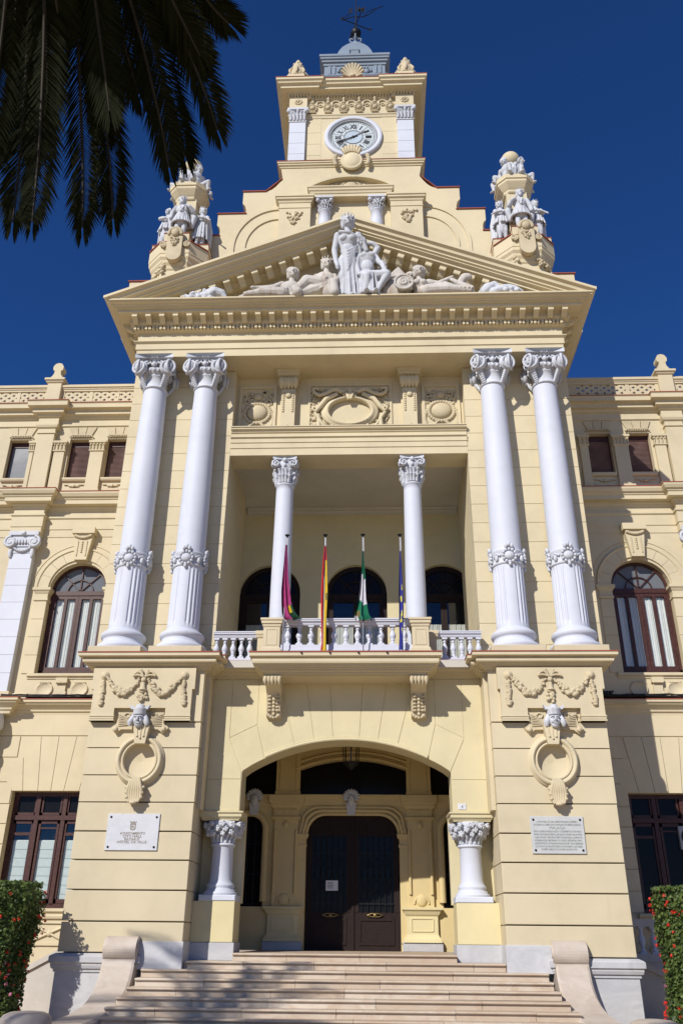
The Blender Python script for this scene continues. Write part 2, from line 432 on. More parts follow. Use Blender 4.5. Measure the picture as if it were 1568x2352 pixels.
# ---------- piers
COURSES = [5.10, 4.47, 3.82, 3.19, 2.53, 1.90, 1.26, 0.61, -0.02]
GARLAND = None
for sg in (-1, 1):
    x0, x1 = sorted((sg*3.60, sg*6.40))
    MB().box(x0+0.03, x1-0.03, 0.40, 4.4, -0.30, 6.45).build('pier_core', 'cream', HALL)
    hx, hz0, hr = sg*5.02, 4.16, 0.41
    for zt, zb in zip(COURSES[:-1], COURSES[1:]):
        za, zc = zb+0.013, zt-0.013
        MB().box(x0+0.004, x1-0.004, 0.03, 4.40, za+0.002, zc-0.002).build('stone_block', 'cream', HALL) if False else None
        up_in, lo_in = abs(zc-hz0) < hr, abs(za-hz0) < hr
        if not (up_in or lo_in):
            MB().cbox(x0, x1, 0.0, 4.40, za, zc, 0.012).build('stone_block', 'cream', HALL); continue
        def ang(z): return math.asin((z-hz0)/hr)
        if up_in and lo_in:
            for s3 in (-1, 1):
                ar = [(hx + s3*hr*cos(t), hz0 + hr*sin(t)) for t in [ang(za) + (ang(zc)-ang(za))*i/14 for i in range(15)]]
                e = x0 if s3 < 0 else x1
                poly = [(e, za)] + ar + [(e, zc)]
                MB().prism(poly if s3 < 0 else poly[::-1], 0.0, 0.42).build('stone_block', 'cream', HALL)
        elif lo_in:
            t0 = ang(za); ar = [(hx + hr*cos(t), hz0 + hr*sin(t)) for t in [PI-t0 + (2*t0-PI)*i/12 for i in range(13)]]
            MB().prism([(x0, za)] + ar + [(x1, za), (x1, zc), (x0, zc)], 0.0, 0.42).build('stone_block', 'cream', HALL)
        else:
            t0 = ang(zc); ar = [(hx + hr*cos(t), hz0 + hr*sin(t)) for t in [t0 + (-PI-2*t0)*i/12 for i in range(13)]]
            MB().prism([(x0, za), (x1, za), (x1, zc)] + ar + [(x0, zc)], 0.0, 0.42).build('stone_block', 'cream', HALL)
        MB().box(x0, x1, 0.425, 4.40, za, zc).build('stone_block', 'cream', HALL)
    MB().cbox(x0, x1, 0.0, 4.40, 5.113, 6.46, 0.012).build('stone_block', 'cream', HALL)
    # marble dado on the stair side, stepped plinth outside
    a, b = sorted((sg*3.57, sg*4.62))
    MB().cbox(a, b, -0.03, 1.3, -0.34, 0.215, 0.008).build('marble_base', 'marble', HALL)
    a, b = sorted((sg*4.62, sg*6.40))
    pth = [(a, 1.0), (a, 0.0), (b, 0.0), (b, 4.4)] if sg > 0 else [(a, 4.4), (a, 0.0), (b, 0.0), (b, 1.0)]
    MB().sweep(pth, [(0.0,-0.40),(0.03,-0.40),(0.03,-0.35),(0.07,-0.33),(0.09,-0.27),(0.09,-0.24),(0.13,-0.21),(0.13,-0.10),(0.10,-0.07),(0.02,-0.03)]).build('plinth_moulding', 'marble', HALL)
    MB().cbox(a, b, 0.0, 4.38, GZ, -0.395, 0.01).build('plinth_block', 'marble', HALL)
    # hanging panel with garland
    X = lambda v: sg*v
    poly = [(3.86,5.10),(4.49,5.10),(4.49,5.42),(5.78,5.42),(5.78,5.10),(6.37,5.10),(6.37,5.90),(6.43,5.90),(6.43,6.44),(3.80,6.44),(3.80,5.90),(3.86,5.90)]
    poly = [(X(x), z) for x, z in poly]
    if sg < 0: poly = poly[::-1]
    MB().prism(poly, -0.15, 0.02).build('hanging_panel', 'cream', HALL)
    for (p, q) in ((3.86, 4.49), (5.78, 6.37)):
        p2, q2 = sorted((X(p), X(q)))
        m = MB()
        for o, z0, z1 in ((0.02, 5.10, 5.135), (0.012, 5.15, 5.19), (0.02, 5.205, 5.24)): m.box(p2-o, q2+o, -0.15-o*1.4, 0.0, z0, z1)
        m.build('panel_foot_moulding', 'cream', HALL, kind='stuff')
    cx = X(5.10)
    # garland relief: two swags, drops, bow
    gm = MB(); y = -0.16
    for s2 in (-1, 1):
        for i in range(26):
            t = i/25; px = cx + s2*(0.12 + 0.86*t); pz = 6.13 + 0.10*t - 0.42*math.sin(PI*t)*(1-0.18*t)
            r = 0.045 + 0.055*math.sin(PI*t)
            for q in range(2):
                gm.ball((px + random.uniform(-.5,.5)*r, y - 0.02 - 0.3*r*random.random(), pz + random.uniform(-.6,.6)*r), (r*0.75, r*0.6, r*0.62), 7, 5)
        ex = cx + s2*1.02
        gm.lathe([(0.10,0),(0.10,0.03),(0.075,0.05),(0.07,0.03),(0.0,0.035)], 0, 0, 14) if False else None
        gm.ball((ex, y, 6.24), (0.115, 0.05, 0.115), 12, 6); gm.ball((ex, y-0.035, 6.24), (0.075, 0.04, 0.075), 10, 6)
        for i in range(12):
            pz = 6.08 - i*0.052; r = 0.05 + 0.03*((i*0.37) % 1) + (0.02 if i > 9 else 0)
            gm.ball((ex + s2*0.012*i*0.3 + random.uniform(-.02,.02), y-0.02, pz), (r, 0.045, 0.05), 7, 5)
        # bow loops and ribbons
        lp = [(cx + s2*(0.02+0.27*t), y-0.05, 6.20 + 0.16*math.sin(PI*t)*0.75 + 0.02*t) for t in [i/8 for i in range(9)]]
        gm.tube(lp, 0.028, 6); lp = [(cx + s2*(0.02+0.27*t), y-0.05, 6.20 + 0.02*t + 0.03*math.sin(PI*t)) for t in [i/8 for i in range(9)]]
        gm.tube(lp, 0.028, 6)
        gm.tube([(cx + s2*0.02, y-0.05, 6.2), (cx + s2*0.10, y-0.05, 6.37)], [0.02, 0.045], 6)
    gm.ball((cx, y-0.05, 6.12), (0.07, 0.06, 0.07), 9, 6)
    gm.tube([(cx, y-0.03, 6.06), (cx, y-0.03, 5.93), (cx, y-0.03, 5.86)], [0.045, 0.06, 0.10], 8)
    gm.ball((cx, y-0.02, 5.85), (0.11, 0.06, 0.07), 10, 6)
    for i in range(16):
        a = random.uniform(0, 2*PI); r = random.uniform(0, .12)
        gm.ball((cx + r*cos(a)*1.1, y-0.03-0.02*random.random(), 5.68 + r*sin(a)), 0.045, 6, 5)
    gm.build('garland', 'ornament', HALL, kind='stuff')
    # ring niche
    rc, rz = X(5.02), 4.16
    ring = MB()
    prof = [(0.40,-0.02),(0.40,0.10),(0.43,0.12),(0.455,0.10),(0.455,0.075),(0.475,0.10),(0.50,0.15),(0.535,0.165),(0.565,0.14),(0.585,0.09),(0.60,0.05),(0.625,0.04),(0.625,-0.02)]
    n = 44; v = []; f = []
    for r, d in prof:
        for i in range(n):
            a = 2*PI*i/n; v.append((rc + r*cos(a)*0.97, -d, rz + r*sin(a)))
    for k in range(len(prof)-1):
        for i in range(n):
            j = (i+1) % n; f.append((k*n+i, (k+1)*n+i, (k+1)*n+j, k*n+j))
    ring.add(v, f, True); ring.build('ring_frame', 'cream', HALL)
    # concave bowl at the back of the niche
    bowl = MB(); v = []; f = []
    for k in range(8):
        t = k/7
        for i in range(n):
            a = 2*PI*i/n; r = 0.425*(1-t**1.6) if k < 7 else 0.002
            v.append((rc + r*cos(a), 0.02 + 0.12*t**0.7, rz + r*sin(a)))
    for k in range(7):
        for i in range(n):
            j = (i+1) % n; f.append((k*n+i, (k+1)*n+i, (k+1)*n+j, k*n+j))
    bowl.add(v, f, True); bowl.build('niche_bowl', 'cream', HALL)
    # keystone tongue above, acanthus leaf below
    kb = MB(); kb.prism([(rc-0.13,4.53),(rc+0.13,4.53),(rc+0.20,4.98),(rc-0.20,4.98)], -0.24, 0.0)
    for q in (-0.1, 0.0, 0.1): kb.tube([(rc+q, -0.245, 4.94), (rc+q*0.8, -0.245, 4.72-0.05*(q==0))], 0.018, 5); kb.ball((rc+q*0.8, -0.25, 4.71-0.05*(q==0)), 0.03, 6, 5)
    kb.build('keystone', 'cream', HALL)
    lf = MB()
    for q in range(-3, 4):
        w = q*0.042
        pts = [(rc + w*0.6, -0.17, 3.72), (rc + w*0.9, -0.25, 3.62), (rc + w*1.3, -0.21, 3.45), (rc + w*1.25, -0.17, 3.28), (rc + w*0.8, -0.21, 3.16)]
        lf.tube(pts, [0.03, 0.045, 0.05, 0.045, 0.035], 6)
    for s2 in (-1, 1):
        for i, zz in enumerate((3.56, 3.44, 3.33)):
            for q in range(3): lf.ball((rc + s2*(0.16 + 0.02*q - 0.015*i), -0.14 - 0.03*q, zz - 0.03*q), (0.05, 0.045, 0.035), 7, 5)
    lf.ball((rc, -0.22, 3.15), (0.10, 0.06, 0.045), 9, 6)
    lf.build('acanthus_leaf', 'ornament', HALL)
    # cartouche wings behind the mask
    cw = MB()
    wing = [(-0.72,4.94),(-0.60,4.80),(-0.50,4.87),(-0.46,4.90),(0.46,4.90),(0.50,4.87),(0.60,4.80),(0.72,4.94),(0.60,5.03),(0.55,5.22),(0.58,5.32),(-0.58,5.32),(-0.55,5.22),(-0.60,5.03)]
    cw.prism([(cx+x*1.0, z) for x, z in wing], -0.10, 0.02)
    for s2 in (-1, 1):
        cw.ball((cx+s2*0.60, -0.11, 4.90), (0.07, 0.06, 0.07), 9, 6)
        for i in range(7): cw.tube([(cx+s2*0.16, -0.115, 5.02+0.012*i), (cx+s2*(0.36+0.01*i), -0.12, 5.0+0.035*i), (cx+s2*0.54, -0.11, 4.98+0.048*i)], 0.014, 4)
        cw.tube([(cx+s2*(0.33+0.07*cos(a)), -0.12, 5.24+0.06*sin(a)) for a in [i*0.5 for i in range(12)]], 0.022, 5)
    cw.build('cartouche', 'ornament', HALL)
    # white crowned head
    mk = MB(); hz = 5.10; hy = -0.26
    mk.ball((cx, hy+0.03, hz), (0.135, 0.13, 0.185), 16, 12)
    mk.ball((cx, hy-0.01, hz-0.12), (0.09, 0.09, 0.08), 10, 7)
    mk.tube([(cx, hy-0.10, hz+0.05), (cx, hy-0.155, hz-0.035), (cx, hy-0.12, hz-0.05)], [0.018, 0.034, 0.026], 7)
    for s2 in (-1, 1):
        mk.tube([(cx+s2*0.02, hy-0.115, hz+0.05), (cx+s2*0.06, hy-0.115, hz+0.062), (cx+s2*0.105, hy-0.07, hz+0.045)], 0.016, 5)
        mk.ball((cx+s2*0.052, hy-0.095, hz+0.02), (0.024, 0.016, 0.014), 7, 5)
        mk.ball((cx+s2*0.06, hy-0.075, hz-0.05), (0.04, 0.04, 0.05), 8, 5)
        mk.tube([(cx+s2*0.12, hy+0.05, hz+0.12), (cx+s2*0.165, hy+0.02, hz+0.02), (cx+s2*0.20, hy, hz-0.08), (cx+s2*0.20, hy+0.03, hz-0.15)], [0.05, 0.065, 0.075, 0.04], 8)
        mk.prism([(cx+s2*0.05, hz+0.23), (cx+s2*0.20, hz+0.23), (cx+s2*0.25, hz+0.33), (cx+s2*0.18, hz+0.31)][::s2], hy-0.04, hy+0.06)
    mk.tube([(cx-0.05, hy-0.105, hz-0.085), (cx, hy-0.118, hz-0.08), (cx+0.05, hy-0.105, hz-0.085)], 0.011, 5)
    mk.tube([(cx-0.045, hy-0.10, hz-0.108), (cx, hy-0.112, hz-0.112), (cx+0.045, hy-0.10, hz-0.108)], 0.013, 5)
    mk.lathe([(0.145, hz+0.10), (0.16, hz+0.13), (0.155, hz+0.22), (0.175, hz+0.25), (0.09, hz+0.28), (0.10, hz+0.34), (0.0, hz+0.34)], cx, hy+0.03, 18)
    mk.v = [(cx + (x-cx)*1.04, -0.12 + (yy+0.12)*1.05, hz + (z-hz)*1.05 + 0.01) for x, yy, z in mk.v]
    mk.build('crowned_mask', 'statue', HALL)

# ---------- belt cornice round the piers and across the arch wall
BELT = [(0.0,6.40),(0.03,6.40),(0.03,6.435),(0.10,6.45),(0.10,6.475),(0.165,6.485),(0.165,6.51),(0.22,6.52),(0.22,6.545),(0.30,6.56),(0.315,6.585),(0.315,6.635),(0.30,6.66),(0.29,6.675),(0.39,6.69),(0.41,6.70),(0.41,6.775)]
BP = [(-6.40,4.44),(-6.40,0.0),(-3.60,0.0),(-3.60,0.29),(-3.50,0.29),(-3.50,0.80),(3.50,0.80),(3.50,0.29),(3.60,0.29),(3.60,0.0),(6.40,0.0),(6.40,4.44)]
MB().sweep(BP, BELT).build('belt_cornice', 'cream', HALL)
MB().sweep(BP, [(0.0,6.777),(0.425,6.777),(0.425,6.806),(0.0,6.812)]).build('tile_edging', 'red_cap', HALL)
for sg in (-1, 1):
    a, b = sorted((sg*3.50, sg*3.62)); MB().box(a, b, 0.29, 0.85, 3.08, 6.45).build('pier_return', 'cream', HALL)
MB().box(-6.4, 6.4, 0.35, 5.2, 6.60, 6.79).build('loggia_floor', 'ceiling', HALL)

# ---------- arch wall
AR, AZ = 4.896, -0.076
archpts = [(AR*math.sin(t), AZ + AR*math.cos(t)) for t in [rad(-32.4 + 64.8*i/32) for i in range(33)]]
sp = archpts[0][1]
outer = [(-3.55,3.08),(-2.62,3.08)] + [(-2.62, sp-0.02)] + archpts[1:-1] + [(2.62, sp-0.02),(2.62,3.08),(3.55,3.08),(3.55,6.55),(-3.55,6.55)]
MB().prism(outer, 0.81, 1.60).build('arch_wall', 'yellow', HALL)
def arch_at(x): return AZ + math.sqrt(AR*AR - x*x)
JX = [-2.06, -1.29, -0.80, -0.33, 0.33, 0.80, 1.29, 2.06]
def top_pt(x):
    """follow the radial joint up to the field's top or side"""
    z = arch_at(x); dx, dz = x, z - AZ
    k = (6.395 - AZ)/dz; X = dx*k
    return (X, 6.395)
g2 = 0.007
for a, b in zip(JX[:-1], JX[1:]):
    lo = [(a + (b-a)*i/6, arch_at(a + (b-a)*i/6)) for i in range(7)]
    ta, tb = top_pt(a), top_pt(b)
    if a == -2.06: poly = lo + [(tb[0], 6.395), (-2.28, 6.395), (-2.28, 5.22)]
    elif b == 2.06: poly = lo + [(2.28, 5.22), (2.28, 6.395), (ta[0], 6.395)]
    else: poly = lo + [(tb[0], 6.395), (ta[0], 6.395)]
    cxm = sum(p[0] for p in poly)/len(poly); czm = sum(p[1] for p in poly)/len(poly)
    poly = [(x + (g2 if x < cxm else -g2), z - (0.006 if z > 6.3 else 0)) for x, z in poly]
    MB().prism(poly, 0.795, 0.83).build('voussoir', 'yellow', HALL)
for sg in (-1, 1):
    lo = [(sg*(2.615 - 0.55*i/5), arch_at(2.615 - 0.55*i/5)) for i in range(6)]
    poly = lo + [(sg*2.29, 5.20), (sg*2.99, 4.86)]
    if sg > 0: poly = poly[::-1]
    cxm = sum(p[0] for p in poly)/len(poly)
    MB().prism([(x + (g2 if x < cxm else -g2), z) for x, z in poly], 0.795, 0.83).build('voussoir', 'yellow', HALL)
    # flat side panels
    poly = [(sg*2.985, 4.89), (sg*2.30, 5.225), (sg*2.30, 6.39), (sg*2.985, 6.39)]
    MB().prism(poly if sg < 0 else poly[::-1], 0.80, 0.83).build('wall_panel', 'yellow', HALL)
    a, b = sorted((sg*2.63, sg*3.49))
    MB().cbox(a, b, 0.795, 1.5, 3.10, 3.845, 0.006).build('stone_block', 'yellow', HALL)
    poly = [(sg*3.49, 3.865), (sg*2.64, 3.865), (sg*2.64, 4.05), (sg*2.998, 4.855), (sg*2.998, 6.39), (sg*3.49, 6.39)]
    MB().prism(poly[::-1] if sg > 0 else poly, 0.797, 0.83).build('stone_block', 'yellow', HALL)
    # jamb behind the short column, pedestal and marble foot
    a, b = sorted((sg*2.55, sg*3.62))
    MB().box(a, b, 1.52, 1.74, 1.05, 3.1).build('jamb_wall', 'yellow', HALL)
    a, b = sorted((sg*2.60, sg*3.60)); MB().cbox(a, b, 0.78, 1.70, 0.205, 1.075, 0.01).build('column_pedestal', 'yellow_low', HALL)
    a, b = sorted((sg*2.56, sg*3.60)); MB().cbox(a, b, 0.755, 1.72, -0.17, 0.20, 0.01).build('marble_base', 'marble', HALL)
    a, b = sorted((sg*2.66, sg*3.50))
    pth = [(a, 1.55), (a, 0.86), (b, 0.86), (b, 1.55)]
    MB().sweep(pth, [(0.0,2.88),(0.03,2.88),(0.035,2.905),(0.06,2.925),(0.065,2.95),(0.10,2.965),(0.105,3.04),(0.14,3.055),(0.14,3.085),(0.05,3.105)]).build('impost', 'yellow', HALL)
# archivolt bead
mb = MB(); n = 28; v = []; f = []
prof = [(0.0,-0.0),(0.0,0.045),(0.03,0.06),(0.055,0.05),(0.07,0.025),(0.095,0.03),(0.11,0.012),(0.11,-0.01)]
for i in range(n+1):
    t = rad(-24.6 + 49.2*i/n)
    for dr, d in prof: v.append(((AR+dr-0.004)*math.sin(t), 0.795-d, AZ + (AR+dr-0.004)*math.cos(t)))
k = len(prof)
for i in range(n):
    for q in range(k-1): f.append((i*k+q, (i+1)*k+q, (i+1)*k+q+1, i*k+q+1))
mb.add(v, f); mb.add(v[:k], [tuple(range(k))]); mb.add(v[-k:], [tuple(range(k-1,-1,-1))]); mb.build('archivolt', 'yellow', HALL)

# ---------- short flower-capital columns of the arch
def short_column(x, y, label=None):
    c = empty('short_column', (x, y, 1.075), parent=HALL)
    MB().cbox(-0.44, 0.44, -0.42, 0.42, 0.0, 0.135, 0.02).build('plinth', 'white', c)
    MB().lathe([(0.40,0.13),(0.42,0.16),(0.40,0.20),(0.36,0.215),(0.36,0.26),(0.325,0.27),(0.325,0.30),(0.34,0.33),(0.335,0.37),(0.31,0.385),(0.30,0.40),(0.285,0.44),(0.275,0.47),(0.27,0.60),(0.255,1.18),(0.265,1.20),(0.265,1.225),(0.295,1.235),(0.31,1.26),(0.295,1.285),(0.265,1.295)], 0, 0, 36).build('shaft', 'white', c)
    cp = MB(); cp.lathe([(0.25,1.29),(0.25,1.38),(0.28,1.5),(0.34,1.62),(0.40,1.70),(0.40,1.80),(0.0,1.80)], 0, 0, 20)
    for i in range(16):
        a = 2*PI*i/16
        cp.tube([(0.255*cos(a),0.255*sin(a),1.31),(0.275*cos(a),0.275*sin(a),1.40),(0.325*cos(a+.12),0.325*sin(a+.12),1.50)], [0.035,0.03,0.045], 6)
    for i in range(36):
        a = 2*PI*i/12 + (i//12)*0.26 + random.uniform(-.08,.08); zz = 1.52 + 0.095*(i//12) + random.uniform(-.015,.015)
        rr = 0.335 + 0.045*(i//12) + 0.05*abs(math.sin(2*a)); rb = random.uniform(0.062, 0.085)
        p = Vector((rr*cos(a), rr*sin(a), zz)); cp.ball(p, rb, 9, 7)
        for q in range(5):
            b2 = 2*PI*q/5; t = Vector((-sin(a), cos(a), 0)); u = Vector((0,0,1)); w = Vector((cos(a), sin(a), 0))
            cp.ball(p + (t*cos(b2)+u*sin(b2))*rb*0.62 + w*rb*0.62, rb*0.42, 6, 4)
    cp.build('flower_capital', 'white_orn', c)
    return c
s0 = short_column(-3.03, 1.18); again_tree(s0, HALL, (3.03, 1.18, 1.075))

# ---------- giant columns
def big_column():
    c = empty('giant_column', (0, 0, 6.80), parent=HALL)
    MB().cbox(-0.70, 0.70, -0.68, 0.40, 0.0, 0.30, 0.015).build('plinth', 'cream', c)
    b = MB(); b.lathe([(0.66,0.295),(0.68,0.34),(0.685,0.39),(0.66,0.44),(0.61,0.46),(0.585,0.47),(0.55,0.52),(0.53,0.60),(0.545,0.63),(0.575,0.65),(0.60,0.70),(0.595,0.76),(0.56,0.80),(0.50,0.815),(0.485,0.86),(0.47,0.88)], 0, 0, 48)
    b.build('base', 'white', c)
    def flute(r, z, a):
        d = math.degrees(a) % 15.0; t = abs(d-7.5)/7.5
        front = 1.0
        k = 0.030*max(0.0, 1-(t/0.72)**2)*min(1, max(0, (z-0.97)/0.12))*min(1, max(0, (2.66-z)/0.10))
        aa = (math.degrees(a) - 270 + 180) % 360 - 180
        if abs(aa) < 15.1: k = 0
        return r - k
    zs = [0.86, 0.93, 1.0, 1.05, 1.09] + [1.1 + 0.19*i for i in range(8)] + [2.58, 2.64, 2.70, 2.74]
    MB().lathe([(0.432 - 0.006*(z-0.86), z) for z in zs], 0, 0, 192, True, flute).build('fluted_drum', 'white', c)
    bd = MB(); bd.lathe([(0.44,2.68),(0.475,2.70),(0.485,2.74),(0.46,2.77),(0.455,3.05),(0.475,3.08),(0.475,3.13),(0.43,3.15)], 0, 0, 40)
    for i in range(8):
        a = PI/4*i + PI/2; w = Vector((cos(a), sin(a), 0)); t = Vector((-sin(a), cos(a), 0))
        if i % 2 == 0:
            bd.ball(w*0.46 + Vector((0,0,2.91)), (0.10+0.06*abs(t.x), 0.10+0.06*abs(t.y), 0.13), 10, 7)
            for q in range(12):
                b2 = 2*PI*q/12; bd.ball(w*0.485 + t*0.19*cos(b2) + Vector((0,0,2.91+0.19*sin(b2))), 0.048, 6, 5)
            for q in (-1,0,1): bd.ball(w*0.50 + t*0.08*q + Vector((0,0,3.19 + 0.05*(q==0))), (0.055,0.055,0.075), 7, 5)
            bd.ball(w*0.49 + Vector((0,0,2.66)), (0.05,0.05,0.07), 7, 5)
        else:
            bd.tube([w*0.47 + t*0.12 + Vector((0,0,2.92)), w*0.50 + Vector((0,0,3.0)), w*0.47 - t*0.12 + Vector((0,0,2.92))], 0.035, 6)
            bd.ball(w*0.50 + Vector((0,0,2.86)), (0.06,0.06,0.10), 8, 6)
    bd.v = [(x*0.955, y*0.955, z) for x, y, z in bd.v]
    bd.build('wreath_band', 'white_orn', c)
    sh = [(0.418,3.12),(0.414,4.2),(0.405,5.6),(0.387,7.0),(0.362,8.3),(0.357,8.72)]
    MB().lathe(sh, 0, 0, 40).build('shaft', 'white', c)
    cp = MB()
    cp.lathe([(0.37,8.70),(0.41,8.715),(0.415,8.745),(0.40,8.765),(0.372,8.775),(0.36,8.85),(0.345,9.13),(0.375,9.15),(0.385,9.175),(0.37,9.19),(0.37,9.215),(0.39,9.225),(0.42,9.27),(0.48,9.34),(0.50,9.38),(0.42,9.40),(0.45,9.56)], 0, 0, 36)
    for i in range(20):
        a = 2*PI*i/20; cp.ball((0.465*cos(a), 0.465*sin(a), 9.315), (0.05, 0.05, 0.065), 7, 6)
    # abacus with hollow sides and cut corners
    for z0, z1, g0 in ((9.60, 9.66, 0.97), (9.66, 9.815, 1.06)):
        out = []
        for q in range(4):
            R = Matrix.Rotation(q*PI/2, 2)
            for i in range(11):
                x = -0.60 + 1.20*i/10; y = -(0.60 - 0.13*math.cos(PI*x/1.24)) if abs(x) < 0.6 else -0.60
                p = R @ Vector((x*g0, y*g0)); out.append((p.x, p.y))
        cp.slab(out, z0, z1)
    for q in range(4):
        R = Matrix.Rotation(q*PI/2, 4, 'Z'); cp.M = R
        for s2 in (-1, 1):
            c0 = Vector((s2*0.44, -0.50, 9.36)); nrm = Vector((s2*0.34, -1, 0)).normalized(); tx = Vector((-nrm.y, nrm.x, 0)) * (1 if nrm.y < 0 else -1)
            pts = []
            for i in range(30):
                t = i/29; a = PI/2 + s2*(-2*PI*1.75*t); r = 0.245*(1-t)**0.85 + 0.035
                pts.append(c0 + tx*r*cos(a) + Vector((0,0,1))*r*sin(a) + nrm*(0.06 + 0.07*t))
            cp.tube(pts, [0.044 - 0.014*i/29 for i in range(30)], 7)
            Rb = Matrix((tx, nrm, Vector((0,0,1)))).transposed()
            cp.ball(c0 - nrm*0.02, (0.245, 0.115, 0.245), 16, 9, Rb)
            cp.ball(c0 + nrm*0.13, 0.055, 8, 6)
            cp.tube([c0 + Vector((0,0,0.22)), c0*0.7 + Vector((0,0,9.60*0.3)) + nrm*0.12, Vector((s2*0.12, -0.52, 9.56)), Vector((s2*0.06, -0.50, 9.46))], [0.05,0.045,0.045,0.03], 7)
            # hanging husk under the volute
            for i in range(7):
                cp.ball((s2*(0.40-0.022*i), -(0.46-0.024*i), 9.12-0.055*i), (0.07-0.004*i, 0.07-0.004*i, 0.06), 7, 5)
            for i in range(4): cp.ball((s2*(0.33-0.03*i), -0.53, 9.52+0.02*i), (0.05,0.04,0.05), 7, 5)
        cp.ball((0, -0.49, 9.64), (0.10, 0.08, 0.10), 9, 7); cp.ball((0, -0.50, 9.49), (0.085, 0.09, 0.10), 9, 7)
        for i in range(5): cp.ball((0.12*cos(PI*i/4), -0.52, 9.66+0.10*sin(PI*i/4)), 0.04, 6, 5)
        cp.M = None
    cp.v = [(x*0.94, y*0.94 - 0.02, z) for x, y, z in cp.v]
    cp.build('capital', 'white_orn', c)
    return c
c0 = big_column(); c0.location = (-6.05, 0.72, 6.80)
for x in (-4.45, 4.45, 6.05): again_tree(c0, HALL, (x, 0.72, 6.80))

# ---------- walls behind the columns
for sg in (-1, 1):
    a, b = sorted((sg*3.62, sg*6.88))
    MB().box(a+0.02, b-0.02, 1.115, 4.6, 6.79, 16.62).build('wall_core', 'cream_upper', HALL)
    n = 16; h = (16.62-6.82)/n
    for i in range(n):
        MB().cbox(a, b, 1.10, 4.55, 6.82+h*i+0.005, 6.82+h*(i+1)-0.005, 0.005).build('stone_block', 'cream_upper', HALL)
# ================================================================== loggia, balcony
def baluster_mesh():
    b = MB(); H = 0.56
    b.box(-0.085,0.085,-0.085,0.085,0.0,0.045)
    b.lathe([(0.06,0.045),(0.075,0.07),(0.05,0.10),(0.035,0.125),(0.055,0.145),(0.055,0.155),(0.04,0.17),(0.07,0.22),(0.082,0.265),(0.075,0.31),(0.05,0.37),(0.036,0.41),(0.034,0.435),(0.05,0.445),(0.05,0.46),(0.035,0.47),(0.04,0.49),(0.058,0.515)], 0, 0, 12)
    b.box(-0.07,0.07,-0.07,0.07,0.515,0.56)
    return b
bal0 = baluster_mesh().build('baluster', 'white', HALL)
FIRST = [True]
def baluster(x, y, z, s=1.0, sz=1.0):
    if FIRST[0]:
        FIRST[0] = False; bal0.location = (x, y, z); bal0.scale = (s, s, sz); return bal0
    return again(bal0, HALL, (x, y, z), None, (s, s, sz))
def rail(x0, x1, y, z0, zt, name='handrail', mat='white', d=0.13):
    MB().sweep([(x0, y+0.0), (x1, y+0.0)], [(0.0, zt-0.17), (d*0.55, zt-0.17), (d*0.7, zt-0.13), (d*0.7, zt-0.10), (d, zt-0.08), (d, zt-0.045), (d*1.12, zt-0.04), (d*1.12, zt-0.008), (d*0.9, zt)], back=-d*0.8).build(name, mat, HALL)
def kerb(x0, x1, y, z0, h, d=0.12, mat='white'):
    MB().box(x0, x1, y-d, y+d, z0, z0+h*0.55).build('balustrade_plinth', mat, HALL)
    MB().box(x0+0.001, x1-0.001, y-d*0.8, y+d*0.8, z0+h*0.55, z0+h).build('balustrade_plinth', mat, HALL)
# side balustrades in the wall line
for sg in (-1, 1):
    a, b = sorted((sg*2.38, sg*3.60)); y = 0.86
    kerb(a, b, y, 6.81, 0.16); rail(a, b, y, 6.8, 7.72)
    for i in range(5):
        x = sg*(2.62 + 0.225*i); baluster(x, y, 6.97, 0.98, 1.03)
    # inner post behind the balcony pier
    a, b = sorted((sg*2.02, sg*2.40))
    MB().sweep([(a,1.2),(a,0.75),(b,0.75),(b,1.2)], [(0.0,6.81),(0.05,6.81),(0.05,6.93),(0.02,6.97),(0.0,6.99),(0.0,7.52),(0.03,7.55),(0.04,7.60),(0.06,7.63),(0.06,7.72),(0.0,7.74)]).build('rail_post', 'cream', HALL)
    MB().box(a+.002, b-.002, 0.752, 1.2, 6.81, 7.735).build('rail_post_core', 'cream', HALL)
# balcony slab with mouldings
BX = 2.02
prof = [(0.0,6.30),(0.03,6.30),(0.03,6.335),(0.12,6.355),(0.12,6.39),(0.18,6.40),(0.18,6.43),(0.25,6.445),(0.25,6.47),(0.32,6.50),(0.335,6.54),(0.335,6.60),(0.315,6.625),(0.31,6.64),(0.385,6.66),(0.40,6.67),(0.40,6.755)]
bp = [(-BX,0.82),(-BX,-0.06),(BX,-0.06),(BX,0.82)]
MB().sweep(bp, prof, back=-0.3).build('balcony_cornice', 'cream', HALL)
MB().box(-BX+0.05, BX-0.05, 0.0, 0.82, 6.27, 6.74).build('balcony_slab', 'cream', HALL)
MB().sweep(bp, [(0.0,6.757),(0.415,6.757),(0.415,6.79),(0.0,6.80)], back=-1.0).build('tile_edging', 'red_cap', HALL)
for i in range(4):
    MB().tube([(-1.1+0.72*i, -0.40, 6.745), (-1.1+0.72*i, -0.50, 6.735)], 0.026, 8).build('drain_spout', 'black', HALL)
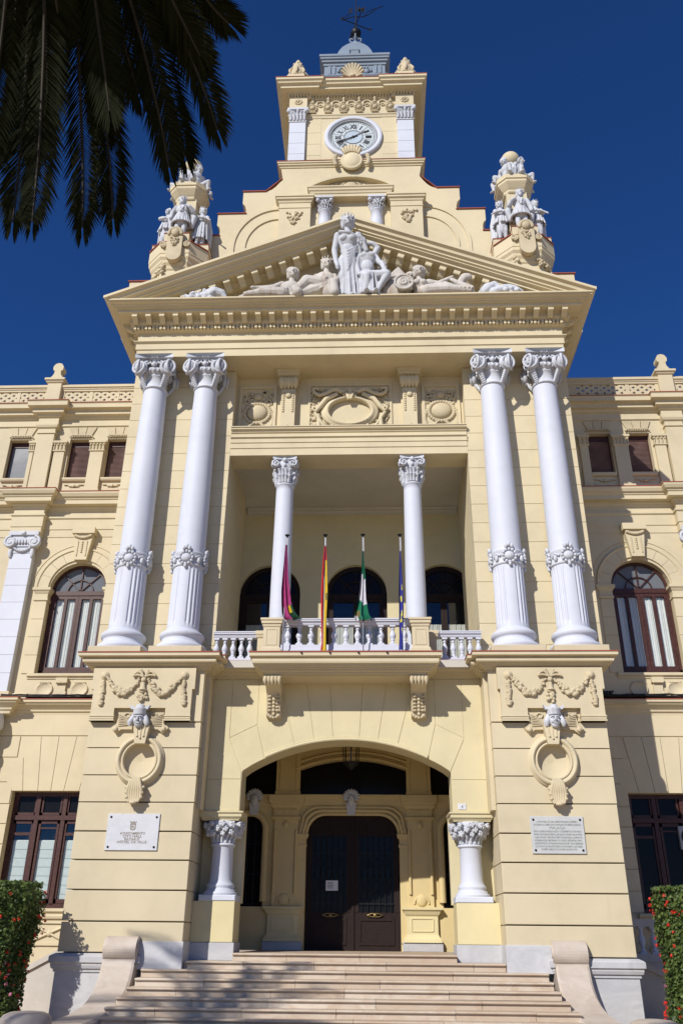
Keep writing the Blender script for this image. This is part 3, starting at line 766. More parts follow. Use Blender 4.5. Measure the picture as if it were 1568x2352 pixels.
# brackets under the balcony
for sg in (-1, 1):
    br = empty('balcony_bracket', (sg*1.86, 0, 0), parent=HALL)
    m = MB(); side = [(0.80,6.28),(0.80,5.38),(0.70,5.36),(0.62,5.42),(0.56,5.56),(0.54,5.75),(0.46,5.92),(0.28,6.04),(0.10,6.10),(0.02,6.18),(0.02,6.28)]
    v = [(-0.19,y,z) for y,z in side] + [(0.19,y,z) for y,z in side]; n = len(side)
    m.add(v, [tuple(range(n-1,-1,-1)), tuple(range(n,2*n))] + [(i,(i+1)%n,(i+1)%n+n,i+n) for i in range(n)])
    m.build('bracket_body', 'cream', br)
    r = MB()
    for q in range(5):
        x = -0.18 + 0.09*q; rr = 0.075 if q % 2 == 0 else 0.055
        r.tube([(x, -0.03, 6.25), (x, -0.05, 6.16), (x, 0.02, 6.06)], [0.045, rr*0.8, 0.02], 8)
    r.box(-0.23,0.23,-0.06,0.1,6.235,6.29)
    r.build('bracket_rolls', 'ornament', br)
    lf = MB()
    for s2 in (-1, 1):
        for i in range(5): lf.ball((s2*0.10, 0.50-0.045*(i<2) + 0.012*i, 5.86-0.085*i), (0.055,0.05,0.035), 7, 5)
        lf.tube([(s2*0.155, 0.42, 5.94), (s2*0.155, 0.515, 5.75), (s2*0.155, 0.54, 5.5)], 0.02, 5)
    for i in range(5): lf.ball((0.0, 0.50 + 0.02*i, 5.80-0.09*i), (0.05,0.05,0.055), 8, 5)
    for i in range(7): lf.ball((0.14*cos(PI+PI*i/6), 0.62, 5.46+0.10*sin(PI+PI*i/6)), 0.05, 7, 5)
    lf.build('bracket_leaf', 'ornament', br, kind='stuff')
# balcony pedestals and balustrade
for sg in (-1, 1):
    p = empty('balcony_pedestal', (sg*1.93, 0.10, 6.79), parent=HALL)
    MB().sweep([(-0.21,0.42),(-0.21,-0.17),(0.21,-0.17),(0.21,0.42)], [(0.0,0.0),(0.075,0.0),(0.075,0.11),(0.045,0.13),(0.04,0.18),(0.0,0.23),(0.0,0.76),(0.025,0.79),(0.03,0.84),(0.06,0.86),(0.06,0.93),(0.085,0.945),(0.085,1.0),(0.0,1.02)]).build('pedestal_mouldings', 'cream', p)
    MB().box(-0.208,0.208,-0.165,0.42,0.0,1.015).build('pedestal_core', 'cream', p)
    m = MB()
    for (x0,x1,z0,z1) in ((-0.15,-0.125,0.28,0.72),(0.125,0.15,0.28,0.72),(-0.125,0.125,0.695,0.72),(-0.125,0.125,0.28,0.305)): m.box(x0,x1,-0.185,-0.16,z0,z1)
    m.build('panel_frame', 'cream', p)
kerb(-1.72, 1.72, 0.08, 6.79, 0.30, 0.13); rail(-1.72, 1.72, 0.08, 6.79, 7.80, d=0.14)
for i in range(11):
    baluster(-1.52 + 0.304*i, 0.08, 7.085, 1.05, 0.98)
# loggia columns
def loggia_column():
    c = empty('loggia_column', (0,0,6.80), parent=HALL)
    MB().lathe([(0.36,0.0),(0.36,0.10),(0.38,0.16),(0.36,0.22),(0.32,0.25),(0.33,0.30),(0.30,0.36),(0.288,0.42),(0.285,2.6),(0.262,5.55),(0.262,5.72),(0.29,5.735),(0.29,5.77),(0.26,5.79)], 0, 0, 32).build('shaft', 'white', c)
    cp = MB(); cp.lathe([(0.255,5.78),(0.255,6.0),(0.28,6.25),(0.33,6.38),(0.30,6.55)], 0, 0, 20)
    for q in range(4):
        cp.M = Matrix.Rotation(q*PI/2, 4, 'Z')
        for s2 in (-1, 1):
            pts = []
            for i in range(18):
                t = i/17; a = PI/2 - s2*2*PI*1.4*t; r = 0.115*(1-t) + 0.02
                pts.append((s2*0.25 + r*cos(a), -0.37 - 0.03*t, 6.40 + r*sin(a)))
            cp.tube(pts, 0.026, 5); cp.ball((s2*0.26,-0.31,6.40), (0.12,0.07,0.11), 9, 6)
        for i in range(4):
            x = -0.18 + 0.12*i
            for lv, (z0, h, r0) in enumerate(((5.80,0.22,0.27),(6.0,0.22,0.29))):
                a = -PI/2 + (x*2.6); cp.tube([(r0*cos(a), r0*sin(a), z0), ((r0+0.03)*cos(a), (r0+0.03)*sin(a), z0+h*0.7), ((r0+0.10)*cos(a), (r0+0.10)*sin(a), z0+h)], [0.045,0.05,0.04], 6)
        cp.ball((0,-0.36,6.52), (0.07,0.05,0.07), 8, 6); cp.ball((0,-0.33,6.36), (0.05,0.05,0.07), 8, 6)
        cp.M = None
    out = []
    for q in range(4):
        R = Matrix.Rotation(q*PI/2, 2)
        for i in range(9):
            x = -0.36+0.72*i/8; p = R @ Vector((x, -(0.37-0.06*math.cos(PI*x/0.76)))); out.append((p.x,p.y))
    cp.slab(out, 6.56, 6.665); cp.build('capital', 'white_orn', c)
    return c
lc = loggia_column(); lc.location = (-1.93, 1.50, 6.80); again_tree(lc, HALL, (1.93, 1.50, 6.80))
# beam over the loggia
MB().box(-3.64, 3.64, 1.12, 1.98, 13.47, 14.42).build('loggia_beam', 'cream_upper', HALL)
for z0, z1, o in ((13.64,13.66,0.012),(13.78,13.80,0.02),(13.90,13.93,0.03)):
    pass
MB().sweep([(-3.62,1.12),(3.62,1.12)], [(0.02,13.462),(0.02,13.70),(0.045,13.71),(0.045,13.88),(0.07,13.89),(0.07,14.02),(0.12,14.06),(0.04,14.08),(0.04,14.22),(0.08,14.25),(0.09,14.30),(0.16,14.33),(0.16,14.385),(0.19,14.39),(0.19,14.42)], back=-0.28).build('beam_moulding', 'cream_upper', HALL)
MB().box(-3.75, 3.75, 1.97, 5.4, 13.70, 13.9).build('loggia_ceiling', 'ceiling', HALL)
MB().sweep([(-3.62,5.2),(3.62,5.2)], [(0.0,13.45),(0.03,13.45),(0.05,13.52),(0.10,13.56),(0.10,13.60),(0.16,13.65),(0.16,13.70)]).build('ceiling_cornice', 'ceiling', HALL)
# loggia back wall with three arched doors
def arched_hole(cx, hw, zb, zs, n=16):
    return [(cx-hw, zb), (cx-hw, zs)] + [(cx - hw*cos(PI*i/n), zs + hw*sin(PI*i/n)) for i in range(1, n)] + [(cx+hw, zs), (cx+hw, zb)]
DOORS = [(-2.72, 1.02), (0.16, 1.02), (3.05, 1.02)]
poly = [(-3.9, 6.79)]
for c, hw in DOORS: poly += arched_hole(c, hw, 6.79, 10.55)
poly = [(x, z) for x, z in poly if x < 3.9] + [(3.9, 6.79), (3.9, 13.75), (-3.9, 13.75)]
# right-hand door runs behind the side wall: clip
poly = [(min(x, 3.9), z) for x, z in poly]
MB().prism(poly, 5.2, 5.55).build('loggia_back_wall', 'yellow', HALL)
def arched_window(cx, hw, zb, zs, y, name='arched_window', fan=True, mat='dark_wood', curtain='curtain', glassm='dark_glass', ncurt=4, cz=None, parent=HALL, fw=0.07):
    """timber frame, fan light with spokes, tall casements with curtains behind the glass"""
    w = empty(name, (cx, y, zb), parent=parent); zs -= zb; top = zs
    fr = MB()
    n = 20
    def ring(r0, r1, y0, y1):
        v = []
        for i in range(n+1):
            a = PI*i/n
            for r in (r0, r1):
                v += [(-r*cos(a), y0, top + r*sin(a)), (-r*cos(a), y1, top + r*sin(a))]
        f = []
        for i in range(n):
            q = 4*i; f += [(q, q+4, q+6, q+2), (q+2, q+6, q+7, q+3), (q+1, q+3, q+7, q+5), (q, q+1, q+5, q+4)]
        fr.add(v, f)
    ring(hw, hw-fw*1.3, -0.06, 0.06)
    for s2 in (-1, 1):
        a, b = sorted((s2*hw, s2*(hw-fw*1.3))); fr.box(a, b, -0.06, 0.06, 0, top)
    fr.box(-hw, hw, -0.075, 0.06, top-0.13, top+0.02)
    fr.box(-hw, hw, -0.06, 0.06, 0, 0.16)
    if fan:
        ring(hw*0.47, hw*0.47-0.035, -0.05, 0.04)
        for a in (45, 90, 135):
            a = rad(a); d = Vector((cos(a), 0, sin(a))); p = Vector((-d.z, 0, d.x))*0.02
            z0 = Vector((0,0,top+0.02)); q0 = z0 + d*0.06; q1 = z0 + d*(hw-0.05)
            fr.add([q0+p+Vector((0,-.05,0)), q0-p+Vector((0,-.05,0)), q1-p+Vector((0,-.05,0)), q1+p+Vector((0,-.05,0)), q0+p+Vector((0,.04,0)), q0-p+Vector((0,.04,0)), q1-p+Vector((0,.04,0)), q1+p+Vector((0,.04,0))],
                   [(0,1,2,3),(7,6,5,4),(0,4,5,1),(1,5,6,2),(2,6,7,3),(3,7,4,0)])
    fr.build('window_frame', mat, w)
    cw = 2*(hw-fw*1.3)/2
    for i in range(2):
        x0 = -(hw-fw*1.3) + cw*i
        st = MB()
        for a, b in ((x0+0.004, x0+0.10), (x0+cw-0.10, x0+cw-0.004)): st.box(a, b, -0.05, 0.05, 0.16, top-0.13)
        st.box(x0+0.10, x0+cw-0.10, -0.05, 0.05, 0.16, 0.28); st.box(x0+0.10, x0+cw-0.10, -0.05, 0.05, top-0.25, top-0.13)
        if ncurt == 4: st.box(x0+cw/2-0.05, x0+cw/2+0.05, -0.05, 0.05, 0.28, top-0.25)
        st.build('casement', mat, w)
    MB().box(-hw+0.02, hw-0.02, 0.0, 0.012, 0.05, top).build('pane', 'clear_glass', w)
    pts = [(hw-0.03, top)] + [((hw-0.03)*cos(PI*i/n), top + (hw-0.03)*sin(PI*i/n)) for i in range(1, n)] + [(-(hw-0.03), top)]
    MB().prism(pts[::-1] if False else pts, 0.0, 0.012).build('pane', glassm, w)
    if curtain:
        zc = top-0.12 if cz is None else cz
        for i in range(2):
            x0 = -(hw-0.1) + (hw-0.1)*i
            v = []; f = []; k = 60
            for j in range(k+1):
                x = x0 + 0.02 + (hw-0.14)*j/k; yy = 0.055 + 0.011*math.sin(j*1.25 + 0.5*math.sin(j*0.31)) + 0.012*math.sin(j*0.53)
                v += [(x, yy, 0.05), (x, yy, zc)]
            for j in range(k): f.append((2*j, 2*j+2, 2*j+3, 2*j+1))
            m = MB(); m.add(v, f, True); m.build('curtain', curtain, w)
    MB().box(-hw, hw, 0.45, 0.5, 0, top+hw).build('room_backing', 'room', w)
    return w
for c, hw in DOORS:
    arched_window(c, min(hw, 1.02), 6.79, 10.55, 5.45, 'loggia_door', True, 'door_wood', 'curtain_grey', 'dark_glass', 2, 2.75, fw=0.12)
# inner face of loggia side walls
# ---------- relief panels over the beam
MB().box(-3.64, 3.64, 1.56, 2.0, 14.40, 16.64).build('panel_wall', 'cream_upper', HALL)
def frame_panel(x0, x1, z0, z1, y, w=0.09, d=0.06):
    m = MB(); m.box(x0, x0+w, y-d, y+.02, z0, z1); m.box(x1-w, x1, y-d, y+.02, z0, z1); m.box(x0+w, x1-w, y-d, y+.02, z1-w, z1)
    m.build('panel_frame', 'cream_upper', HALL)
for sg in (-1, 1):
    cx = sg*2.93
    a, b = cx-0.60, cx+0.60
    frame_panel(a, b, 14.42, 16.3, 1.56)
    m = MB(); zc = 15.28; y = 1.54
    m.ball((cx, y, zc), (0.33, 0.16, 0.30), 18, 10)
    for i in range(28):
        a = 2*PI*i/28; m.ball((cx+0.40*cos(a), y+0.01, zc+0.37*sin(a)), (0.075, 0.07, 0.075), 7, 5)
    for i in range(46):
        u = random.random(); s2 = random.choice((-1, 1))
        x = cx + s2*random.uniform(0.12, 0.50); z = zc + random.uniform(0.30, 0.80); a = random.uniform(-1, 1)
        m.ball((x, y+0.02, z), (0.035+0.03*abs(cos(a)), 0.05, 0.10), 6, 5, Matrix.Rotation(a*s2, 3, 'Y'))
    m.ball((cx, y, zc+0.62), (0.16, 0.10, 0.14), 10, 7)
    for s2 in (-1, 1):
        for i in range(10):
            t = i/9; m.ball((cx+s2*(0.40+0.14*math.sin(PI*t)), y+0.01, zc+0.1-0.7*t), (0.075,0.06,0.07), 7, 5)
        m.tube([(cx+s2*0.1,y,zc-0.36),(cx+s2*0.22,y-0.02,zc-0.5),(cx+s2*0.30,y,zc-0.62),(cx+s2*0.26,y,zc-0.72)], [0.05,0.05,0.05,0.03], 6)
        m.ball((cx+s2*0.27, y, zc-0.74), 0.06, 7, 5)
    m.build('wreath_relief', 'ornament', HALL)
    # scroll brackets (consoles)
    k = empty('console', (sg*1.93, 1.56, 14.42), parent=HALL)
    MB().box(-0.27, 0.27, -0.10, 0.02, 0.0, 2.20).build('console_back', 'cream_upper', k)
    MB().box(-0.22, 0.22, -0.26, -0.08, 0.0, 1.62).build('console_shaft', 'cream_upper', k)
    r = MB()
    for q in range(5):
        x = -0.22+0.11*q; rr = 0.11 if q % 2 == 0 else 0.085
        r.tube([(x,-0.34,2.0),(x,-0.42,1.86),(x,-0.36,1.72),(x,-0.28,1.62)], [0.06, rr, rr*0.8, 0.03], 8)
    r.box(-0.34,0.34,-0.50,0.02,2.0,2.09); r.box(-0.38,0.38,-0.54,0.02,2.09,2.215)
    r.build('console_scroll', 'cream_upper', k)
    o = MB(); o.ball((0,-0.28,1.35), (0.10,0.05,0.09), 10, 6)
    for s2 in (-1, 1):
        for i in range(9): o.ball((s2*0.15,-0.265,1.45-0.085*i), (0.045,0.03,0.045), 6, 5)
    o.ball((0,-0.27,0.22), 0.05, 7, 5)
    o.build('console_ornament', 'ornament', k, kind='stuff')
# central cartouche with oval
m = MB(); cx, zc, y = 0.03, 15.26, 1.54
n = 40; v = []; f = []
prof = [(1.0,0.0),(1.0,0.12),(1.05,0.17),(1.12,0.18),(1.19,0.12),(1.26,0.09),(1.36,0.07),(1.36,0.0)]
for s, d in prof:
    for i in range(n):
        a = 2*PI*i/n; v.append((cx+0.66*s*cos(a)*(1 if s < 1.2 else 1.02), y-d, zc+0.46*s*sin(a)))
for k in range(len(prof)-1):
    for i in range(n):
        j = (i+1) % n; f.append((k*n+i, (k+1)*n+i, (k+1)*n+j, k*n+j))
m.add(v, f, True)
for s2 in (-1, 1):
    m.tube([(cx+s2*x, y-0.12, zc+z) for x, z in ((0.06,0.84),(0.14,0.74),(0.28,0.72),(0.40,0.80),(0.55,0.80),(0.75,0.66),(0.98,0.60),(1.14,0.70),(1.18,0.82),(1.08,0.88),(1.0,0.80))], [0.06,0.06,0.07,0.08,0.08,0.07,0.06,0.055,0.05,0.045,0.04], 8)
    m.tube([(cx+s2*x, y-0.10, zc+z) for x, z in ((0.40,0.66),(0.75,0.48),(0.95,0.18),(1.10,-0.02),(1.20,0.10),(1.12,0.18),(1.05,0.10))], [0.07,0.085,0.085,0.07,0.055,0.045,0.04], 8)
    m.tube([(cx+s2*x, y-0.10, zc+z) for x, z in ((1.12,-0.05),(1.02,-0.20),(0.92,-0.40),(0.80,-0.58),(0.62,-0.64),(0.52,-0.58),(0.58,-0.50))], [0.055,0.06,0.06,0.06,0.055,0.045,0.04], 8)
    m.tube([(cx+s2*0.03, y-0.18, zc+0.40), (cx+s2*0.10, y-0.20, zc+0.62), (cx+s2*0.20, y-0.16, zc+0.60), (cx+s2*0.16, y-0.16, zc+0.50)], [0.05,0.07,0.05,0.04], 7)
    m.tube([(cx+s2*0.98, y-0.08, zc-0.66), (cx+s2*0.98, y-0.10, zc-0.30), (cx+s2*1.0, y-0.08, zc-0.1)], [0.10,0.06,0.05], 8)
m.ball((cx, y-0.16, zc+0.66), (0.08,0.10,0.24), 9, 7); m.ball((cx, y-0.10, zc-0.62), (0.10,0.10,0.09), 9, 7)
m.build('cartouche', 'cream_upper', HALL)
fl = MB()
for i in range(420):
    s2 = random.choice((-1, 1)); x = random.uniform(0.55, 1.26); z = random.uniform(-0.72, 0.90)
    if (x/0.95)**2 + (z/0.62)**2 < 1: continue
    r = random.uniform(0.03, 0.055); fl.ball((cx+s2*x, y+0.0, zc+z), (r, r*1.1, r), 6, 4)
fl.build('foliage_relief', 'ornament', HALL, kind='stuff')
frame_panel(cx-1.34, cx+1.34, 14.42, 16.35, 1.56, 0.07, 0.05)

# ================================================================== entablature and pediment
EX, EY = 6.68, 0.30
MB().box(-EX, EX, EY, 6.0, 16.63, 18.15).build('entablature', 'cream_upper', HALL)
for sg in (-1, 1):
    a, b = sorted((sg*6.5, sg*6.90)); MB().box(a, b, 1.1, 6.0, 16.63, 17.6).build('entablature_return', 'cream_upper', HALL)
RET = [(-EX, 6.0), (-EX, EY), (EX, EY), (EX, 6.0)]
MB().sweep(RET, [(0.01,16.62),(0.01,16.885),(0.045,16.895),(0.045,17.10),(0.07,17.12),(0.12,17.155),(0.12,17.18),(0.05,17.19),(0.03,17.20)], back=-0.2).build('architrave', 'cream_upper', HALL)
MB().sweep(RET, [(0.02,17.18),(0.02,17.53),(0.08,17.545),(0.10,17.57)], back=-0.2).build('frieze', 'cream_upper', HALL)
MB().sweep(RET, [(0.08,17.52),(0.10,17.55),(0.13,17.57),(0.13,17.70),(0.22,17.71),(0.24,17.74),(0.27,17.77),(0.27,17.90),(0.31,17.93),(0.60,17.935),(0.60,18.03),(0.615,18.032),(0.69,18.045),(0.69,18.075),(0.70,18.078),(0.75,18.09),(0.755,18.115),(0.765,18.118),(0.86,18.145),(0.865,18.175),(0.91,18.185),(0.91,18.235),(0.4,18.28)], back=-0.3).build('main_cornice', 'cream_upper', HALL)
def modillion_mesh():
    m = MB(); side = [(0.0,0.0),(0.0,-0.19),(-0.05,-0.19),(-0.10,-0.17),(-0.16,-0.13),(-0.22,-0.10),(-0.28,-0.105),(-0.30,-0.09),(-0.30,0.0)]
    n = len(side); v = [(-0.075,y,z) for y,z in side] + [(0.075,y,z) for y,z in side]
    m.add(v, [tuple(range(n)), tuple(range(2*n-1,n-1,-1))] + [(i,i+n,(i+1)%n+n,(i+1)%n) for i in range(n)])
    m.box(-0.10,0.10,-0.325,0.0,-0.02,0.0)
    m.v = [(x*1.1, y, z*1.2 if z < -0.03 else z) for x, y, z in m.v]
    return m
mod0 = modillion_mesh().build('modillion', 'cream_upper', HALL, loc=(-6.75, EY-0.25, 17.93))
for i in range(1, 32):
    again(mod0, HALL, (-6.75 + 13.5*i/31, EY-0.25, 17.93))
for sg in (-1, 1):
    for i in range(8): again(mod0, HALL, (sg*(EX+0.25), 0.42+0.44*i, 17.93), (0, 0, sg*PI/2))
dn = MB()
x = -6.78
while x < 6.79:
    dn.box(x-0.038, x+0.038, EY-0.22, EY-0.12, 17.565, 17.70); x += 0.117
for sg in (-1, 1):
    y = EY
    while y < 3.5: dn.box(sg*(EX+0.12)-0.05, sg*(EX+0.12)+0.10*(sg > 0)+0.0, y-0.038, y+0.038, 17.565, 17.70) if sg > 0 else dn.box(-EX-0.22, -EX-0.12, y-0.038, y+0.038, 17.565, 17.70); y += 0.117
dn.build('dentils', 'cream_upper', HALL, kind='stuff')
# raking cornice: plumb-cut profile following the slope
AX, CZ, APZ = 7.67, 18.30, 21.56
SL = (APZ-CZ)/AX
def rk(prof, name, mat='cream_upper', base=0.0):
    """prof: (out, h) h measured down from the top line"""
    m = MB(); k = len(prof); v = []
    for q in (-1, 0, 1):
        for o, h in prof:
            x = 0 if q == 0 else q*(EX+o)
            z = APZ - SL*abs(x) + h
            v.append((x, EY-o, z))
    f = []
    for i in range(2):
        for q in range(k):
            w = (q+1) % k; f.append((i*k+q, (i+1)*k+q, (i+1)*k+w, i*k+w))
    m.add(v, f); m.add(v[:k], [tuple(range(k))]); m.add(v[-k:], [tuple(range(k-1,-1,-1))])
    return m.build(name, mat, HALL)
rk([(-0.3,-0.52),(0.58,-0.52),(0.58,-0.43),(0.59,-0.425),(0.70,-0.40),(0.70,-0.36),(0.71,-0.355),(0.765,-0.335),(0.765,-0.285),(0.775,-0.28),(0.86,-0.235),(0.875,-0.17),(0.90,-0.125),(0.985,-0.095),(0.985,0.0),(-0.3,0.06)], 'raking_cornice')
rk([(-0.28,-0.66),(0.06,-0.66),(0.10,-0.60),(0.16,-0.57),(0.18,-0.53),(0.18,-0.51),(-0.28,-0.51)], 'raking_bed_moulding')
for sg in (-1, 1):
    for i in range(15):
        x = 0.42 + 0.445*i
        z = APZ - SL*x - 0.505
        if z - 0.16 < 18.25: continue
        again(mod0, HALL, (sg*x, EY-0.15, z-0.012), (0, sg*math.atan(SL), 0), (1.3, 1.15, 1.45))
# side eaves (cyma) running back from the corners
for sg in (-1, 1):
    pr = [(0.55,18.05),(0.80,18.12),(0.86,18.14),(0.90,18.19),(0.93,18.23),(0.985,18.26),(0.985,18.33),(0.3,18.37)]
    if sg < 0: MB().sweep([(-EX,6.0),(-EX,EY)], pr, m1=(1,0)).build('eave', 'cream_upper', HALL)
    else: MB().sweep([(EX,EY),(EX,6.0)], pr, m0=(1,0)).build('eave', 'cream_upper', HALL)
# tympanum and pediment roof
MB().prism([(-7.0,18.2),(7.0,18.2),(0,APZ-0.45)], 0.50, 0.9).build('tympanum', 'cream_upper', HALL)
m = MB()
for sg in (-1, 1):
    v = [(0,0.3,APZ+0.0),(sg*7.3,0.3,CZ+0.10),(sg*7.3,6.0,CZ+0.10),(0,6.0,APZ+0.0),(0,0.3,APZ-0.3),(sg*7.0,0.3,CZ-0.02),(sg*7.0,6.0,CZ-0.02),(0,6.0,APZ-0.3)]
    m.add(v, [(0,1,2,3),(7,6,5,4),(0,4,5,1),(1,5,6,2),(2,6,7,3),(3,7,4,0)])
m.build('pediment_roof', 'red_cap', HALL)
# ================================================================== stepped gable and tower
GY = 2.30
half = [(0.0,27.42),(2.74,27.42),(2.74,27.24),(2.64,26.62)] + [(2.64+0.66*t, 26.62-0.68*t+0.16*math.sin(PI*t)*-1) for t in [i/5 for i in range(1,6)]] + [(4.13,25.94),(4.13,25.35),(4.02,25.20),(3.98,25.0),(3.98,24.80),(5.03,24.80),(5.03,24.25),(4.93,24.12),(4.90,23.95),(4.90,23.70),(7.83,23.70)]
low = [(7.0,23.70)] if False else []
poly = [(-x, z) for x, z in half[::-1]] + half[1:]
poly = [(x, z) for x, z in poly]
poly = [(p if abs(p[0]) < 7 else (math.copysign(6.9, p[0]), p[1])) for p in poly]
outline = [(-6.9,18.3),(6.9,18.3)] + poly[::-1]
MB().prism(outline, GY, 3.1).build('gable_wall', 'cream_upper', HALL)
# red tile cappings on every step
def capping(x0, x1, z0, z1, y0=GY-0.05, y1=3.15, t=0.035):
    m = MB(); d = Vector((x1-x0, 0, z1-z0)); 
    v = [(x0,y0,z0),(x1,y0,z1),(x1,y1,z1),(x0,y1,z0),(x0,y0,z0+t),(x1,y0,z1+t),(x1,y1,z1+t),(x0,y1,z0+t)]
    m.add(v, [(0,3,2,1),(4,5,6,7),(0,1,5,4),(1,2,6,5),(2,3,7,6),(3,0,4,7)]); return m.build('tile_capping', 'red_cap', HALL)
for sg in (-1, 1):
    for x0, x1, z0, z1 in ((3.26,4.16,25.945,25.945),(3.95,5.06,24.805,24.805),(4.88,6.9,23.705,23.705),(2.66,3.26,26.60,25.95)):
        capping(sg*x0, sg*x1, z0, z1)
    MB().box(*sorted((sg*6.6, sg*7.75)), 1.6, 6.0, 18.4, 20.9).build('attic_block', 'cream_upper', HALL)
    capping(sg*6.55, sg*7.80, 20.905, 20.905, 1.55, 6.05)
MB().sweep([(-2.74,5.0),(-2.74,GY),(2.74,GY),(2.74,5.0)], [(0.0,27.18),(0.03,27.18),(0.05,27.24),(0.10,27.27),(0.10,27.33),(0.14,27.35),(0.14,27.42)]).build('tower_ledge', 'cream_upper', HALL)
MB().sweep([(-2.74,5.0),(-2.74,GY),(2.74,GY),(2.74,5.0)], [(0.0,27.421),(0.16,27.421),(0.16,27.45),(0.0,27.46)], back=-0.4).build('tile_edging', 'red_cap', HALL)
# aedicule: niche, segmental pediment, side piers, little columns
MB().box(-1.50, 1.50, GY-0.30, GY+0.05, 25.30, 25.72).build('aedicule_lintel', 'cream_upper', HALL)
MB().sweep([(-1.50,GY),(-1.50,GY-0.30),(1.50,GY-0.30),(1.50,GY)], [(0.0,25.42),(0.03,25.44),(0.05,25.52),(0.09,25.56),(0.10,25.64),(0.14,25.68),(0.14,25.73)]).build('lintel_moulding', 'cream_upper', HALL)
seg = [(1.62*math.sin(t)/math.sin(rad(38)), 25.73 + (math.cos(t)-math.cos(rad(38)))*2.63) for t in [rad(38-76*i/24) for i in range(25)]]
MB().prism([(-1.60,25.731),(1.60,25.731)] + [(x*0.985, z+0.005) for x, z in seg[1:-1]], GY-0.10, GY+0.05).build('segmental_field', 'cream_upper', HALL)
m = MB()
for i in range(24):
    (xa, za), (xb, zb) = seg[i], seg[i+1]
    v = [(xa,GY-0.34,za+0.0),(xb,GY-0.34,zb+0.0),(xb,GY+0.04,zb),(xa,GY+0.04,za),(xa,GY-0.34,za+0.10),(xb,GY-0.34,zb+0.10),(xb,GY+0.04,zb+0.10),(xa,GY+0.04,za+0.10)]
    m.add(v, [(0,3,2,1),(4,5,6,7),(0,1,5,4),(2,3,7,6)] + ([(3,0,4,7)] if i == 0 else []) + ([(1,2,6,5)] if i == 23 else []))
m.build('segmental_cornice', 'cream_upper', HALL)
m = MB()
for i in range(90):
    t = random.uniform(-1, 1); x = t*1.42; zmax = 25.75 + (math.cos(rad(38*abs(t)))-math.cos(rad(38)))*2.63
    if zmax-25.80 < 0.05: continue
    z = random.uniform(25.80, zmax-0.02); r = random.uniform(0.04,0.075); m.ball((x, GY-0.11, z), (r*1.2, r, r), 6, 5)
m.ball((0, GY-0.14, 25.98), (0.26,0.12,0.20), 14, 8)
for i in range(20): a = 2*PI*i/20; m.ball((0.34*cos(a), GY-0.14, 25.99+0.24*sin(a)), 0.06, 6, 5)
m.build('segmental_relief', 'ornament', HALL, kind='stuff')
for sg in (-1, 1):
    a, b = sorted((sg*1.50, sg*2.68))
    MB().box(a, b, GY-0.30, GY+0.05, 21.0, 25.16).build('aedicule_pier', 'cream_upper', HALL)
    MB().sweep([(a,GY+.02),(a,GY-0.30),(b,GY-0.30),(b,GY+.02)], [(0.0,24.72),(0.025,24.73),(0.025,24.77),(0.0,24.79),(0.0,24.98),(0.03,25.0),(0.05,25.07),(0.11,25.12),(0.11,25.20),(0.15,25.22),(0.15,25.30),(0.0,25.32)]).build('pier_cap', 'cream_upper', HALL)
    m = MB(); cx = sg*2.10
    for i in range(34):
        t = random.random(); w = 0.36*(1-t)+0.05; m.ball((cx+random.uniform(-w,w), GY-0.32, 24.55-0.62*t), random.uniform(0.04,0.07), 6, 5)
    m.build('grape_relief', 'ornament', HALL, kind='stuff')
    rg = MB(); n = 20; v = []; f = []
    for r, d in ((0.10,0.0),(0.10,0.05),(0.15,0.07),(0.20,0.05),(0.21,0.0)):
        for i in range(n): aa = 2*PI*i/n; v.append((cx+r*cos(aa), GY-d, 25.56+r*sin(aa)))
    for k in range(4):
        for i in range(n): j=(i+1)%n; f.append((k*n+i,(k+1)*n+i,(k+1)*n+j,k*n+j))
    rg.add(v, f, True); rg.build('roundel', 'cream_upper', HALL)
    c = empty('aedicule_column', (sg*0.98, GY-0.02, 21.5), parent=HALL)
    MB().lathe([(0.24,0),(0.235,2.7),(0.22,3.18),(0.24,3.19),(0.24,3.22),(0.21,3.23)], 0, -0.02, 24).build('shaft', 'white', c)
    cp = MB(); cp.lathe([(0.20,3.22),(0.21,3.45),(0.27,3.65),(0.25,3.70)], 0, -0.02, 16)
    for i in range(16):
        aa = 2*PI*i/16
        for z0, r0 in ((3.26,0.22),(3.42,0.24)): cp.tube([(r0*cos(aa+z0),r0*sin(aa+z0)-.02,z0),((r0+.02)*cos(aa+z0),(r0+.02)*sin(aa+z0)-.02,z0+.14),((r0+.09)*cos(aa+z0),(r0+.09)*sin(aa+z0)-.02,z0+.18)], [.035,.04,.035], 5)
    for sx in (-1,1):
        for sy in (-1,1): cp.ball((sx*0.25, sy*0.25-.02, 3.62), 0.085, 8, 6)
    cp.box(-0.33,0.33,-0.35,0.31,3.70,3.79); cp.build('capital', 'white_orn', c)
    # quarter-circle sunk panels beside the piers
    m = MB()
    for R0, w in ((1.95, 0.07), (1.45, 0.06)):
        n = 16; v = []; f = []
        for i in range(n+1):
            t = PI/2*min(1, i/(n-1)); dn_ = 2.2 if i == n else 0.0
            for r in (R0-w, R0+w):
                x = 2.70 + r*math.sin(t)*0.86; z = 23.12 + r*math.cos(t) - 0.05 - dn_
                v += [(sg*x, GY-0.05, z), (sg*x, GY+0.02, z)]
        for i in range(n):
            q = 4*i; f += [(q,q+4,q+6,q+2),(q,q+1,q+5,q+4),(q+2,q+6,q+7,q+3)]
        m = MB(); m.add(v, f if sg < 0 else [tuple(reversed(z)) for z in f]); m.build('quarter_moulding', 'cream_upper', HALL)
MB().box(-1.55, 1.55, GY+0.02, GY+0.3, 21.0, 25.4).build('niche_back', 'cream_upper', HALL)
